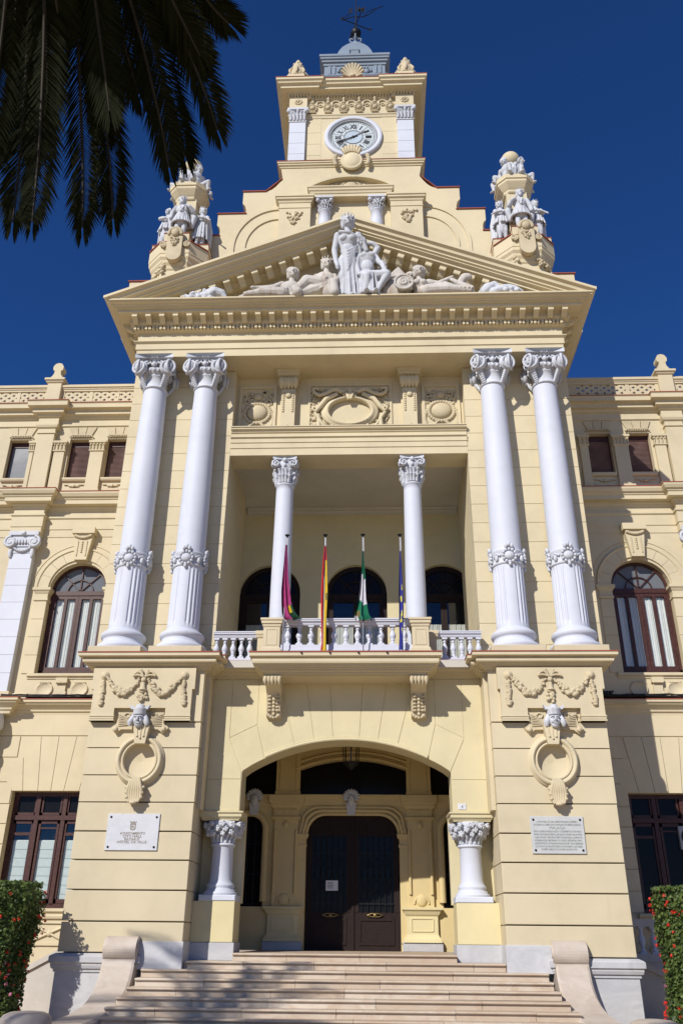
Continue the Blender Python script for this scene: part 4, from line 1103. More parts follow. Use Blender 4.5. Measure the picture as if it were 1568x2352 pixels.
# ---------- tower shaft
TY, TW = 2.50, 2.52
MB().box(-TW, TW, TY, 7.4, 26.8, 31.9).build('tower_shaft', 'cream_upper', HALL)
for z0, z1 in ((27.46,28.1),(28.11,28.75),(28.76,29.4),(29.41,30.28)):
    for a, b in ((-1.86,-1.22),(1.22,1.86)):
        MB().box(a, b, TY-0.008, TY+0.05, z0, z1-0.012).build('stone_block', 'cream_upper', HALL)
MB().sweep([(-TW,7.4),(-TW,TY),(TW,TY),(TW,7.4)], [(0.0,30.22),(0.03,30.24),(0.05,30.34),(0.08,30.37),(0.08,30.42),(0.0,30.44)]).build('string_course', 'cream_upper', HALL)
for sg in (-1, 1):
    for (cx, cy, rz) in ((sg*2.18, TY, 0),):
        p = empty('tower_pilaster', (cx, TY, 27.46), parent=HALL)
        for i in range(4): MB().cbox(-0.33,0.33,-0.14,0.0,0.61*i+0.004,0.61*(i+1)-0.004,0.006).build('pilaster_block', 'white', p)
        cp = MB(); cp.box(-0.36,0.36,-0.17,0,2.44,2.50); cp.box(-0.33,0.33,-0.16,0,2.50,3.08)
        for i in range(5):
            x = -0.28+0.14*i; cp.tube([(x,-0.16,2.52),(x,-0.20,2.68),(x*1.15,-0.26,2.78)], [0.06,0.07,0.05], 6)
            cp.tube([(x*0.8+0.03,-0.16,2.72),(x*0.9,-0.21,2.86),(x*1.2,-0.28,2.95)], [0.05,0.06,0.05], 6)
        for s2 in (-1,1): cp.ball((s2*0.36,-0.24,2.98), (0.10,0.09,0.10), 9, 6); cp.tube([(s2*0.05,-0.2,2.75),(s2*0.2,-0.22,2.95),(s2*0.36,-0.25,3.06)], 0.04, 6)
        cp.ball((0,-0.22,3.0), (0.07,0.06,0.09), 8, 6)
        cp.box(-0.42,0.42,-0.26,0,3.08,3.18); cp.build('capital', 'white_orn', p)
        MB().cbox(-0.37,0.37,-0.16,0.0,3.20,4.02,0.01).build('frieze_block', 'cream_upper', p)
        m = MB()
        for i in range(8): a = 2*PI*i/8; m.ball((0.12*cos(a),-0.17,3.62+0.12*sin(a)), (0.06,0.04,0.06), 6, 5)
        m.ball((0,-0.18,3.62), 0.06, 7, 5); m.build('rosette', 'ornament', p)
# frieze ornaments between the pilasters
for i in range(6):
    cx = -1.60 + 0.64*i
    m = MB(); m.ball((cx, TY-0.05, 30.82), (0.12,0.10,0.12), 10, 7)
    for k in range(12): a = 2*PI*k/12; m.ball((cx+0.17*cos(a), TY-0.04, 30.83+0.20*sin(a)), (0.05,0.05,0.05), 6, 5)
    m.ball((cx, TY-0.06, 31.12), (0.10,0.08,0.07), 8, 6); m.tube([(cx-0.14,TY-0.03,30.60),(cx,TY-0.05,30.56),(cx+0.14,TY-0.03,30.60)], 0.035, 6)
    m.tube([(cx,TY-0.06,31.2),(cx,TY-0.06,31.38)], [0.03,0.09], 6)
    m.build('frieze_medallion', 'ornament', HALL)
    if i < 5:
        c2 = cx+0.32; m = MB()
        m.tube([(c2-0.16,TY-0.02,30.98),(c2-0.16,TY-0.03,31.10)]+[(c2+0.16*cos(a),TY-0.03,31.10+0.14*sin(a)) for a in [PI-PI*k/8 for k in range(9)]]+[(c2+0.16,TY-0.02,30.98)], 0.04, 6)
        for k in range(8): a = 2*PI*k/8; m.ball((c2+0.07*cos(a),TY-0.02,31.0+0.07*sin(a)), (0.035,0.03,0.035), 5, 4)
        m.build('frieze_arch', 'ornament', HALL)
def tower_path(o=0.0): 
    b = 1.70; e = 0.10
    return [(-TW-o,7.4),(-TW-o,TY-e),(-b,TY-e),(-b,TY),(b,TY),(b,TY-e),(TW+o,TY-e),(TW+o,7.4)]
MB().sweep(tower_path(), [(0.0,31.34),(0.04,31.36),(0.06,31.40),(0.06,31.50),(0.13,31.51),(0.15,31.55),(0.38,31.56),(0.38,31.66),(0.40,31.68),(0.43,31.71),(0.49,31.73),(0.50,31.79),(0.54,31.83),(0.57,31.85),(0.57,31.97)], back=-0.4).build('tower_cornice', 'cream_upper', HALL)
MB().sweep(tower_path(), [(0.0,31.972),(0.59,31.972),(0.59,32.0),(0.0,32.04)], back=-1.2).build('tile_edging', 'red_cap', HALL)
MB().box(-2.4, 2.4, 2.7, 7.2, 31.8, 32.05).build('tower_roof', 'red_cap', HALL)
dn = MB(); x = -2.58
while x < 2.6:
    e = TY - (0.10 if abs(x) > 1.70 else 0.0); dn.box(x-0.035, x+0.035, e-0.135, e-0.05, 31.41, 31.505); x += 0.125
dn.build('dentils', 'cream_upper', HALL, kind='stuff')
x = 0
for i in range(28):
    xx = -1.62 + 0.12*i
    if xx > 1.65: break
for sg in (-1, 1):
    fn = empty('roof_finial', (sg*2.26, 2.30, 32.0), parent=HALL); fn.scale = (1.0, 1.0, 1.14)
    MB().cbox(-0.33,0.33,-0.33,0.33,0,0.34,0.02).build('block', 'cream_upper', fn)
    m = MB(); m.lathe([(0.36,0.34),(0.38,0.44),(0.36,0.60),(0.26,0.78),(0.22,0.84),(0.25,0.90),(0.24,1.0),(0.17,1.12),(0.14,1.16),(0.15,1.2),(0.09,1.36),(0.0,1.5)], 0, 0, 20)
    for i in range(8):
        a = PI/4*i; m.tube([(0.37*cos(a),0.37*sin(a),0.40),(0.42*cos(a),0.42*sin(a),0.52),(0.33*cos(a),0.33*sin(a),0.70),(0.25*cos(a),0.25*sin(a),0.80)], [0.05,0.07,0.05,0.04], 6)
        m.ball((0.20*cos(a),0.20*sin(a),1.06), 0.06, 6, 5)
    m.build('urn', 'ornament', fn)
sh = MB(); cxs = 0.05
for i in range(11):
    a = rad(10 + 160*i/10); r = 0.52 if i not in (0,10) else 0.40
    sh.tube([(cxs+0.06*cos(a),2.02,32.08),(cxs+0.6*r*cos(a),1.98,32.08+0.6*r*sin(a)*1.5),(cxs+r*cos(a),1.94,32.08+r*sin(a)*1.5)], [0.03,0.05,0.065], 6)
sh.ball((cxs,1.96,32.14), (0.14,0.08,0.10), 9, 6); sh.box(cxs-0.5,cxs+0.5,1.98,2.25,31.99,32.12)
sh.build('shell_antefix', 'ornament', HALL)
# ---------- grey lantern on top
LT = empty('roof_lantern', (0.10, 4.95, 32.0), parent=HALL); LT.scale = (1.0, 1.0, 1.14)
MB().box(-1.35,1.35,-1.35,1.35,0,2.9).build('lantern_body', 'slate', LT)
sq = lambda h: [(-h,-h),(h,-h),(h,h),(-h,h)]
MB().sweep(sq(1.35), [(0.0,0.0),(0.16,0.0),(0.16,1.2),(0.10,1.24),(0.08,1.95),(0.12,2.0),(0.12,2.06),(0.0,2.1)], closed=True).build('lantern_base', 'slate', LT)
MB().sweep(sq(1.35), [(0.0,2.68),(0.04,2.68),(0.05,2.78),(0.12,2.82),(0.12,2.90),(0.18,2.94),(0.18,3.02),(0.22,3.05),(0.22,3.16),(-0.2,3.2)], closed=True).build('lantern_cornice', 'slate', LT)
for x in (-1.12,-0.92,0.92,1.12):
    MB().box(x-0.06,x+0.06,-1.41,-1.34,2.16,2.62).build('triglyph_bar', 'slate', LT)
for x in (-0.52,0.52):
    m = MB()
    for i in range(9): a = PI*i/8; m.ball((x+0.20*cos(a),-1.38,2.34+0.22*sin(a)*(1 if i%2 else .8)), (0.06,0.05,0.08), 6, 5)
    m.ball((x,-1.39,2.30), (0.14,0.06,0.14), 9, 6); m.build('lantern_wreath', 'slate', LT)
rf = MB()
for (h0, z0), (h1, z1) in zip([(1.30,3.18),(0.98,3.5),(0.84,4.0),(0.74,4.4),(0.60,4.8),(0.44,5.15),(0.28,5.45)], [(0.98,3.5),(0.84,4.0),(0.74,4.4),(0.60,4.8),(0.44,5.15),(0.28,5.45),(0.06,5.85)]):
    v = [(x*h0, y*h0, z0) for x, y in ((-1,-1),(1,-1),(1,1),(-1,1))] + [(x*h1, y*h1, z1) for x, y in ((-1,-1),(1,-1),(1,1),(-1,1))]
    rf.add(v, [(i,(i+1)%4,(i+1)%4+4,i+4) for i in range(4)])
rf.build('lantern_roof', 'slate', LT)
rr = MB()
for q in range(4):
    rr.M = Matrix.Rotation(q*PI/2, 4, 'Z'); rr.box(-0.18,0.18,-1.36,-0.9,3.15,3.62); rr.prism([(-0.24,3.62),(0.24,3.62),(0,3.95)], -1.38, -0.7); rr.M = None
rr.build('lantern_dormer', 'slate', LT, kind='stuff')
tip = MB(); tip.lathe([(0.10,5.7),(0.14,5.8),(0.06,5.9),(0.05,6.1),(0.12,6.15)], 0, 0, 12)
for q in range(4):
    tip.M = Matrix.Rotation(q*PI/2, 4, 'Z'); tip.tube([(0.04,0,5.8),(0.26,0,5.9),(0.28,0,6.06),(0.16,0,6.1),(0.14,0,6.02)], 0.035, 5); tip.M = None
tip.build('lantern_tip', 'slate', LT)
# ---------- weather vane
WV = empty('weather_vane', (0.12, 4.95, 38.62), 'black iron weather vane with arrow and lettered banner on the tower roof', 'weather vane')
MB().tube([(0,0,0.0),(0,0,4.3)], [0.035,0.02], 8).build('rod', 'iron', WV)
MB().ball((0,0,0.72), 0.26, 16, 12).build('ball', 'iron', WV)
m = MB(); R = Matrix.Rotation(rad(24), 4, 'Z'); m.M = R
m.tube([(-0.75,0,1.42),(0.75,0,1.42)], 0.024, 6); m.tube([(0,-0.75,1.42),(0,0.75,1.42)], 0.024, 6); m.M = None
m.build('compass_arms', 'iron', WV)
m = MB(); m.M = R
for (x, y) in ((-0.75,0),(0.75,0),(0,-0.75),(0,0.75)):
    m.tube([(x,y,1.26),(x,y,1.58)], 0.022, 5); m.tube([(x,y,1.57),(x+0.1,y,1.55),(x,y,1.42)], 0.016, 5)
m.M = None; m.build('compass_letters', 'iron', WV, kind='stuff')
m = MB(); m.M = Matrix.Translation((0,0,2.0)) @ Matrix.Rotation(rad(10), 4, 'Y') @ Matrix.Rotation(rad(8), 4, 'Z')
m.tube([(-0.55,0,-0.45),(-0.25,0,-0.1),(0,0,0.0),(0.35,0,0.12),(0.6,0,0.42),(0.9,0,1.0),(1.15,0,1.25)], 0.022, 5)
m.tube([(-0.55,0,-0.45),(-0.5,0,-0.15),(-0.35,0,0.1)], 0.02, 5); m.tube([(0.35,0,0.12),(0.5,0,0.6),(0.8,0,0.95)], 0.02, 5); m.build('banner_arrow', 'iron', WV)
def text(body, size, mat, parent, loc, rot=(PI/2,0,0), name='lettering', ext=0.004, align='CENTER', bold=0.0, sx=1.0, ay='BOTTOM_BASELINE'):
    """flat letters as a mesh"""
    c = bpy.data.curves.new(name, 'FONT'); c.body = body; c.size = size; c.align_x = align; c.extrude = ext; c.offset = bold
    c.resolution_u = 2
    o = bpy.data.objects.new(name, c); COL.objects.link(o); dg = bpy.context.evaluated_depsgraph_get(); dg.update()
    me = bpy.data.meshes.new_from_object(o.evaluated_get(dg)); bpy.data.objects.remove(o); bpy.data.curves.remove(c)
    me.materials.clear()
    r = obj(name, me, mat, parent, loc, rot); r.scale = (sx, 1, 1); return r
text('S', 0.52, 'iron', WV, (-0.28, -0.03, 2.25), (PI/2, 0.1, 0), ext=0.012, bold=0.01)
text('M', 0.52, 'iron', WV, (0.24, -0.03, 2.35), (PI/2, 0.1, 0), ext=0.012, bold=0.01)
MB().ball((0,0,3.9), (0.10,0.10,0.16), 10, 8).build('upper_knob', 'iron', WV)
# ---------- clock
CK = empty('tower_clock', (0.08, TY, 29.07), 'round white tower clock with black roman numerals below the cornice', 'clock')
def ring_mesh(prof, n=56, cx=0, cz=0, sx=1, sz=1):
    m = MB(); v = []; f = []
    for r, d in prof:
        for i in range(n): a = 2*PI*i/n; v.append((cx+r*sx*cos(a), -d, cz+r*sz*sin(a)))
    for k in range(len(prof)-1):
        for i in range(n): j = (i+1)%n; f.append((k*n+i,(k+1)*n+i,(k+1)*n+j,k*n+j))
    return m.add(v, f, True)
ring_mesh([(0.985,0.0),(0.985,0.10),(1.01,0.125),(1.13,0.125),(1.165,0.10),(1.17,0.0)]).build('clock_surround', 'white', CK)
ring_mesh([(0.90,0.02),(0.90,0.06),(0.92,0.085),(0.96,0.085),(0.985,0.06)]).build('bezel', 'pipe', CK)
def disc(r, y, n=56): return MB().add([(r*cos(2*PI*i/n), y, r*sin(2*PI*i/n)) for i in range(n)], [tuple(range(n))])
disc(0.92, -0.03).build('dial', 'dial', CK); disc(0.36, -0.036).build('dial_centre', 'dial_inner', CK)
m = ring_mesh([(0.355,0.037),(0.355,0.045),(0.385,0.045),(0.385,0.037)]); m.build('inner_ring', 'grey_line', CK)
m = MB()
for i in range(60):
    a = 2*PI*i/60; r = 0.86; c, s = cos(a), sin(a); w = 0.02 if i % 5 else 0.03
    m.add([(r*c - w*s, -0.038, r*s + w*c), (r*c + w*s, -0.038, r*s - w*c), ((r-0.035)*c + w*s, -0.038, (r-0.035)*s - w*c), ((r-0.035)*c - w*s, -0.038, (r-0.035)*s + w*c)], [(0,1,2,3)])
m.build('minute_marks', 'black', CK, kind='stuff')
for i in range(12):
    a = PI/2 - 2*PI*(i+0.5)/12; c, s = cos(a), sin(a); w = 0.007
    MB().add([(0.385*c-w*s,-0.037,0.385*s+w*c),(0.385*c+w*s,-0.037,0.385*s-w*c),(0.80*c+w*s,-0.037,0.80*s-w*c),(0.80*c-w*s,-0.037,0.80*s+w*c)], [(0,1,2,3)]).build('dial_spoke', 'grey_line', CK)
FADED = {4,6,7,8,9,10,11}
for i, t in enumerate(('XII','I','II','III','IIII','V','VI','VII','VIII','IX','X','XI')):
    a = 2*PI*i/12; r = 0.50; 
    loc = (r*sin(a), -0.045, r*cos(a))
    o = text(t, 0.33, 'faded_black' if i in FADED else 'black', CK, loc, (PI/2, a, 0), 'numeral', 0.003, bold=0.008, sx=0.62)
def hand(ang, ln, w, tail, mat, y):
    m = MB(); m.M = Matrix.Rotation(ang, 4, 'Y')
    m.prism([(-w,-tail),(w,-tail),(w*0.6,0),(w*0.9,ln*0.55),(w*1.6,ln*0.68),(w*0.7,ln*0.80),(0,ln),(-w*0.7,ln*0.80),(-w*1.6,ln*0.68),(-w*0.9,ln*0.55),(-w*0.6,0)], y, y+0.012)
    return m.build('clock_hand', mat, CK)
hand(rad(244), 0.72, 0.028, 0.18, 'black', -0.075); hand(rad(54), 0.60, 0.032, 0.16, 'grey_line', -0.060)
MB().ball((0,-0.07,0), (0.05,0.03,0.05), 10, 6).build('hub', 'black', CK)
# disc ornament under the clock
m = MB(); cx, cz = 0.03, 27.36
ring_o = [(0.0,0.10),(0.40,0.10),(0.42,0.08),(0.44,0.09),(0.52,0.08),(0.55,0.04),(0.55,0.0)]
mm = ring_mesh(ring_o, 32, cx, cz, 0.80, 0.88); mm.v = [(x, y+GY-0.12, z) for x, y, z in mm.v]; mm.build('oval_boss', 'cream_upper', HALL)
m = MB()
for i in range(7):
    a = rad(50 + 80*i/6); m.tube([(cx+0.38*cos(a),GY-0.2,cz+0.44*sin(a)),(cx+0.52*cos(a),GY-0.24,cz+0.66*sin(a)),(cx+0.55*cos(a),GY-0.20,cz+0.80*sin(a))], [0.05,0.08,0.06], 6)
for s2 in (-1, 1):
    for i in range(7):
        a = rad(-45 + 90*i/6); m.ball((cx+s2*(0.50+0.16*cos(a)),GY-0.2,cz+0.34*sin(a)), (0.10,0.08,0.075), 7, 5)
m.build('boss_foliage', 'ornament', HALL)

# ================================================================== corner pedestals for the sculptures
def corner_pedestal(sg):
    p = empty('statue_pedestal', (sg*6.12, 2.06, 18.6), parent=HALL)
    def octo(h, c): return [(-h+c,-h),(h-c,-h),(h,-h+c),(h,h-c),(h-c,h),(-h+c,h),(-h,h-c),(-h,-h+c)]
    MB().slab(octo(0.84,0.42), 0, 2.6).build('pedestal_body', 'cream_upper', p)
    MB().sweep(octo(0.84,0.42), [(0.0,2.45),(0.04,2.5),(0.06,2.62),(0.12,2.72),(0.13,2.82),(0.19,2.92),(0.19,3.05),(0.21,3.07),(0.21,3.58)], closed=True, back=-0.3).build('pedestal_mouldings', 'cream_upper', p)
    MB().slab(octo(1.06,0.50), 3.58, 3.615).build('tile_edging', 'red_cap', p)
    cr = lambda a, b, e=0: [(-b-e,-a-e),(b+e,-a-e),(b+e,-b-e),(a+e,-b-e),(a+e,b+e),(b+e,b+e),(b+e,a+e),(-b-e,a+e),(-b-e,b+e),(-a-e,b+e),(-a-e,-b-e),(-b-e,-b-e)]
    MB().slab(cr(1.02,0.44), 3.612, 4.0).build('cross_plinth', 'cream_upper', p)
    MB().slab(cr(1.02,0.44,0.02), 4.0, 4.032).build('tile_edging', 'red_cap', p)
    MB().slab([(-0.37,-0.37),(0.37,-0.37),(0.37,0.37),(-0.37,0.37)], 4.03, 6.55).build('pillar', 'cream_upper', p)
    MB().sweep(octo(0.40,0.14), [(0.0,6.3),(0.04,6.34),(0.05,6.42),(0.10,6.48),(0.20,6.62),(0.24,6.68),(0.24,6.78),(0.28,6.80),(0.28,6.95)], closed=True, back=-0.2).build('slab_mouldings', 'cream_upper', p)
    MB().slab(octo(0.66,0.26), 6.94, 7.0).build('top_slab', 'cream_upper', p)
    m = MB(); m.lathe([(0.24,7.0),(0.22,7.35),(0.25,7.45),(0.26,8.0)], 0, 0, 16); m.build('orb_stem', 'cream_upper', p)
    MB().ball((0,0,8.42), 0.36, 24, 16).build('orb', 'cream_upper', p); MB().ball((0,0,8.84), (0.07,0.07,0.08), 10, 7).build('orb_knob', 'cream_upper', p)
    # shield with fruit, corner volutes, swags
    sh = MB(); out = [(-0.27,3.72),(-0.27,2.92)] + [(-0.27*cos(PI*i/12), 2.92-0.30*sin(PI*i/12)) for i in range(1,12)] + [(0.27,2.92),(0.27,3.72)]
    sh.prism(out, -1.20, -1.03); sh.build('shield', 'ornament', p)
    m = MB()
    for i in range(14): a = PI*i/13; m.ball((0.22*cos(a),-1.22,3.80+0.26*sin(a)), (0.07,0.07,0.07), 7, 5)
    m.ball((0,-1.22,3.86), (0.16,0.10,0.18), 10, 7)
    for i in range(22): t = random.random(); m.ball((random.uniform(-1,1)*(0.17*(1-t)+0.03),-1.22,3.62-0.34*t), 0.05, 6, 5)
    m.build('shield_fruit', 'ornament', p)
    for s2 in (-1, 1):
        m = MB(); m.tube([(s2*0.43+x,-1.12,3.40+z) for x, z in spiral(0,0,0.13,0.03,PI/2*s2,1.6)], 0.035, 6); m.ball((s2*0.43,-1.09,3.40),(0.10,0.04,0.10),9,6); m.build('volute', 'ornament', p)
        m = MB()
        for i in range(26):
            t = random.random(); m.ball((s2*(0.36+0.46*t)+random.uniform(-.05,.05), -0.94+0.42*t*1.0, 2.62-0.28*t+random.uniform(-.1,.1)), random.uniform(.045,.075), 6, 5)
        for i in range(10): m.ball((s2*(0.42)+random.uniform(-.06,.06), -0.92, 2.75-0.05*i), 0.055, 6, 5)
        m.build('fruit_swag', 'ornament', p, kind='stuff')
    return p
corner_pedestal(-1); corner_pedestal(1)
# ================================================================== porch
PY, PC = 4.60, 0.08
MB().box(-3.62, 3.62, 1.55, 5.1, 5.62, 5.9).build('porch_ceiling', 'porch_yellow', HALL)
# back wall with door, side lights and fan light cut out
def rrect(cx, hw, z0, z1, r, n=6):
    p = [(cx-hw, z0), (cx-hw, z1-r)] + [(cx-hw+r-r*cos(PI/2*i/n), z1-r+r*sin(PI/2*i/n)) for i in range(1, n+1)]
    q = [(2*cx-x, z) for x, z in p[::-1]]
    return p + q
lower = [(-3.62,0.0)] + rrect(PC, 1.32, 0.0, 3.50, 0.55) + [(3.62,0.0)]
hole_l = 0
# lower wall as pieces so that the side lights stay open
MB().prism([(-2.42,0)] + rrect(PC,1.32,0.0,3.50,0.55) + [(2.58,0),(2.58,3.70),(-2.42,3.70)], PY, PY+0.35).build('porch_back_wall', 'porch_yellow', HALL)
for sg in (-1, 1):
    xi = PC + sg*2.50; xo = sg*3.62; a, b = sorted((xi, xo))
    MB().box(a, b, PY, PY+0.35, 0.0, 1.07).build('side_dado', 'porch_yellow', HALL)
    r = 0.42; p = [(xi, 3.08)] + [(xi + sg*(r - r*cos(PI/2*i/6)), 3.08 + r*sin(PI/2*i/6)) for i in range(1,7)] + [(xo, 3.50), (xo, 3.70), (xi, 3.70)]
    MB().prism(p if sg < 0 else p[::-1], PY, PY+0.35).build('side_spandrel', 'porch_yellow', HALL) if False else MB().prism(p[::-1] if sg > 0 else p, PY, PY+0.35).build('side_spandrel', 'porch_yellow', HALL)
    n = 14; m = MB()   # side arch moulding
    pts = [(xi-sg*0.02, PY-0.03, 1.2), (xi-sg*0.02, PY-0.03, 3.08)] + [(xi + sg*(r - (r+0.02)*cos(PI/2*i/8)), PY-0.03, 3.08 + (r+0.02)*sin(PI/2*i/8)) for i in range(1,9)] + [(xo, PY-0.03, 3.52)]
    m.tube(pts, 0.10, 8); m.build('side_arch_moulding', 'porch_yellow', HALL)
    MB().box(a, b, PY+0.30, PY+0.33, 1.07, 3.60).build('side_light', 'dark_glass', HALL)
    f = MB()
    for i in range(5): x = xi + sg*(0.10+0.21*i); f.box(x-0.022, x+0.022, PY+0.24, PY+0.28, 1.07, 3.55)
    for z in (1.12, 1.9, 2.7): f.box(a, b, PY+0.245, PY+0.275, z, z+0.04)
    f.build('side_grille', 'iron', HALL)
    # pedestal + pilaster of the inner door frame
    px = PC + sg*1.90
    d = empty('porch_pilaster', (px, PY, 0.0), parent=HALL)
    MB().cbox(-0.54,0.54,-0.16,0.0,0.0,0.22,0.01).build('marble_base', 'marble', d)
    MB().sweep([(-0.42,0.02),(-0.42,-0.10),(0.42,-0.10),(0.42,0.02)], [(0.10,0.221),(0.08,0.30),(0.03,0.36),(0.0,0.42),(0.0,0.86),(0.04,0.90),(0.08,0.98),(0.13,1.02),(0.13,1.07),(0.0,1.09)]).build('pedestal', 'yellow_low', d)
    MB().box(-0.41,0.41,-0.09,0.0,0.23,1.08).build('pedestal_core', 'yellow_low', d)
    m = MB(); m.box(-0.28,0.28,-0.125,-0.09,0.48,0.51); m.box(-0.28,0.28,-0.125,-0.09,0.79,0.82); m.box(-0.31,-0.28,-0.125,-0.09,0.50,0.80); m.box(0.28,0.31,-0.125,-0.09,0.50,0.80); m.build('pedestal_panel', 'yellow_low', d)
    MB().box(-0.34,0.34,-0.10,0.0,1.08,3.36).build('pilaster_shaft', 'porch_yellow', d)
    m = MB()
    for s2 in (-1,1): m.tube([(s2*0.30,-0.12,1.40),(s2*0.30,-0.12,3.05)], 0.045, 8)
    m.build('colonnette', 'porch_yellow', d, kind='stuff')
    m = MB(); m.ball((0,-0.10,1.25),(0.16,0.06,0.16),12,7); m.tube([(0.20*cos(a),-0.11,1.16+0.20*sin(a)) for a in [PI*i/10 for i in range(11)]],0.03,6); m.build('pilaster_ornament', 'porch_yellow', d); m = MB(); m.ball((0,-0.12,3.20),(0.09,0.05,0.11),9,6); m.build('pilaster_boss', 'porch_yellow', d)
    MB().sweep([(-0.36,0.02),(-0.36,-0.10),(0.36,-0.10),(0.36,0.02)], [(0.0,3.34),(0.06,3.36),(0.06,3.41),(0.02,3.43),(0.0,3.44),(0.0,3.62),(0.05,3.66),(0.09,3.70),(0.09,3.78),(0.14,3.80),(0.15,4.0),(0.0,4.03)]).build('pilaster_cap', 'porch_yellow', d)
    m = MB()
    for i in range(3): m.box(-0.27+0.20*i,-0.13+0.20*i,-0.13,-0.09,3.47,3.60)
    for i in range(13): m.box(-0.31+0.05*i,-0.285+0.05*i,-0.15,-0.09,3.62,3.66)
    m.build('cap_ornament', 'porch_yellow', d, kind='stuff')
    MB().box(-0.34,0.36,-0.06,0.06,4.02,5.62).build('upper_pilaster', 'porch_yellow', d)
    m = MB()
    for s2 in (-1,1):
        for i in range(16): m.ball((s2*0.24,-0.065,4.15+0.09*i), 0.03, 5, 4)
    m.box(-0.36,0.38,-0.10,-0.04,4.03,4.12); m.build('bead_strip', 'porch_yellow', d, kind='stuff')
    # inner jamb of the door
    MB().box(*sorted((PC+sg*1.32, PC+sg*1.56)), PY-0.06, PY+0.02, 0.2, 2.78).build('door_jamb', 'porch_yellow', HALL)
    MB().sweep([(min(PC+sg*1.32,PC+sg*1.57),PY),(min(PC+sg*1.32,PC+sg*1.57),PY-0.06),(max(PC+sg*1.32,PC+sg*1.57),PY-0.06),(max(PC+sg*1.32,PC+sg*1.57),PY)], [(0.0,2.60),(0.02,2.62),(0.02,2.68),(0.0,2.70),(0.0,2.82),(0.05,2.86),(0.07,2.95),(0.0,2.97)]).build('door_impost', 'porch_yellow', HALL)
    MB().box(*sorted((PC+sg*2.30, sg*3.62)), PY+0.1, PY+0.15, 4.03, 5.62).build('upper_side_light', 'dark_glass', HALL)
MB().sweep([(-3.62,PY),(3.62,PY)], [(0.0,3.70),(0.03,3.72),(0.05,3.80),(0.05,3.92),(0.09,3.95),(0.09,4.03)], back=-0.3).build('porch_entablature', 'porch_yellow', HALL)
# rounded door architrave
m = MB(); R0 = rrect(PC, 1.32, 2.95, 3.50, 0.55, 8)
for off, d in ((0.0, 0.05), (0.09, 0.075), (0.18, 0.05)):
    pts = [(x + (off if x > PC+0.7 else -off if x < PC-0.7 else 0), PY-d, z + (off if z > 3.2 else 0)) for x, z in R0]
    m.tube(pts, 0.052, 6)
m.build('door_architrave', 'porch_yellow', HALL)
# segmental fan light over the door
zt, zs, hw = 5.03, 4.72, 1.62
segp = [(PC + hw*(2*i/16-1), zs + (zt-zs)*(1-(2*i/16-1)**2)) for i in range(17)]
MB().prism([(-1.90,4.03),(PC-hw,4.03)] + segp + [(PC+hw,4.03),(2.05,4.03),(2.05,5.62),(-1.90,5.62)], PY, PY+0.3).build('fanlight_wall', 'porch_yellow', HALL)
MB().box(PC-hw, PC+hw, PY+0.22, PY+0.25, 4.03, 5.1).build('fanlight', 'dark_glass', HALL)
m = MB(); m.tube([(x, PY-0.02, z+0.06) for x, z in segp], 0.06, 6); m.tube([(x, PY-0.02, z+0.22) for x, z in segp], 0.045, 6)
for i in range(40):
    t = i/39*2-1; m.ball((PC+hw*t, PY-0.02, zs+0.14+(zt-zs)*(1-t*t)), 0.035, 5, 4)
m.build('fanlight_moulding', 'porch_yellow', HALL)
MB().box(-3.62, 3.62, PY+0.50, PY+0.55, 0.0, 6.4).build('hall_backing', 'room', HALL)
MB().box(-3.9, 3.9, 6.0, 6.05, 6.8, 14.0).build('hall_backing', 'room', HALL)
# key masks with shells
for x in (PC-0.04, PC-2.84):
    k = MB(); k.prism([(x-0.11,3.46),(x+0.11,3.46),(x+0.15,3.80),(x-0.15,3.80)], PY-0.16, PY)
    k.ball((x, PY-0.20, 3.86), (0.11,0.10,0.16), 12, 8); k.ball((x,PY-0.29,3.84),(0.025,0.03,0.05),6,5)
    for i in range(11):
        a = rad(-20+220*i/10); k.tube([(x+0.08*cos(a),PY-0.12,3.92+0.08*sin(a)),(x+0.17*cos(a),PY-0.17,3.95+0.16*sin(a)),(x+0.22*cos(a),PY-0.14,3.96+0.20*sin(a))], [0.03,0.045,0.04], 5)
    k.build('key_mask', 'statue', HALL)
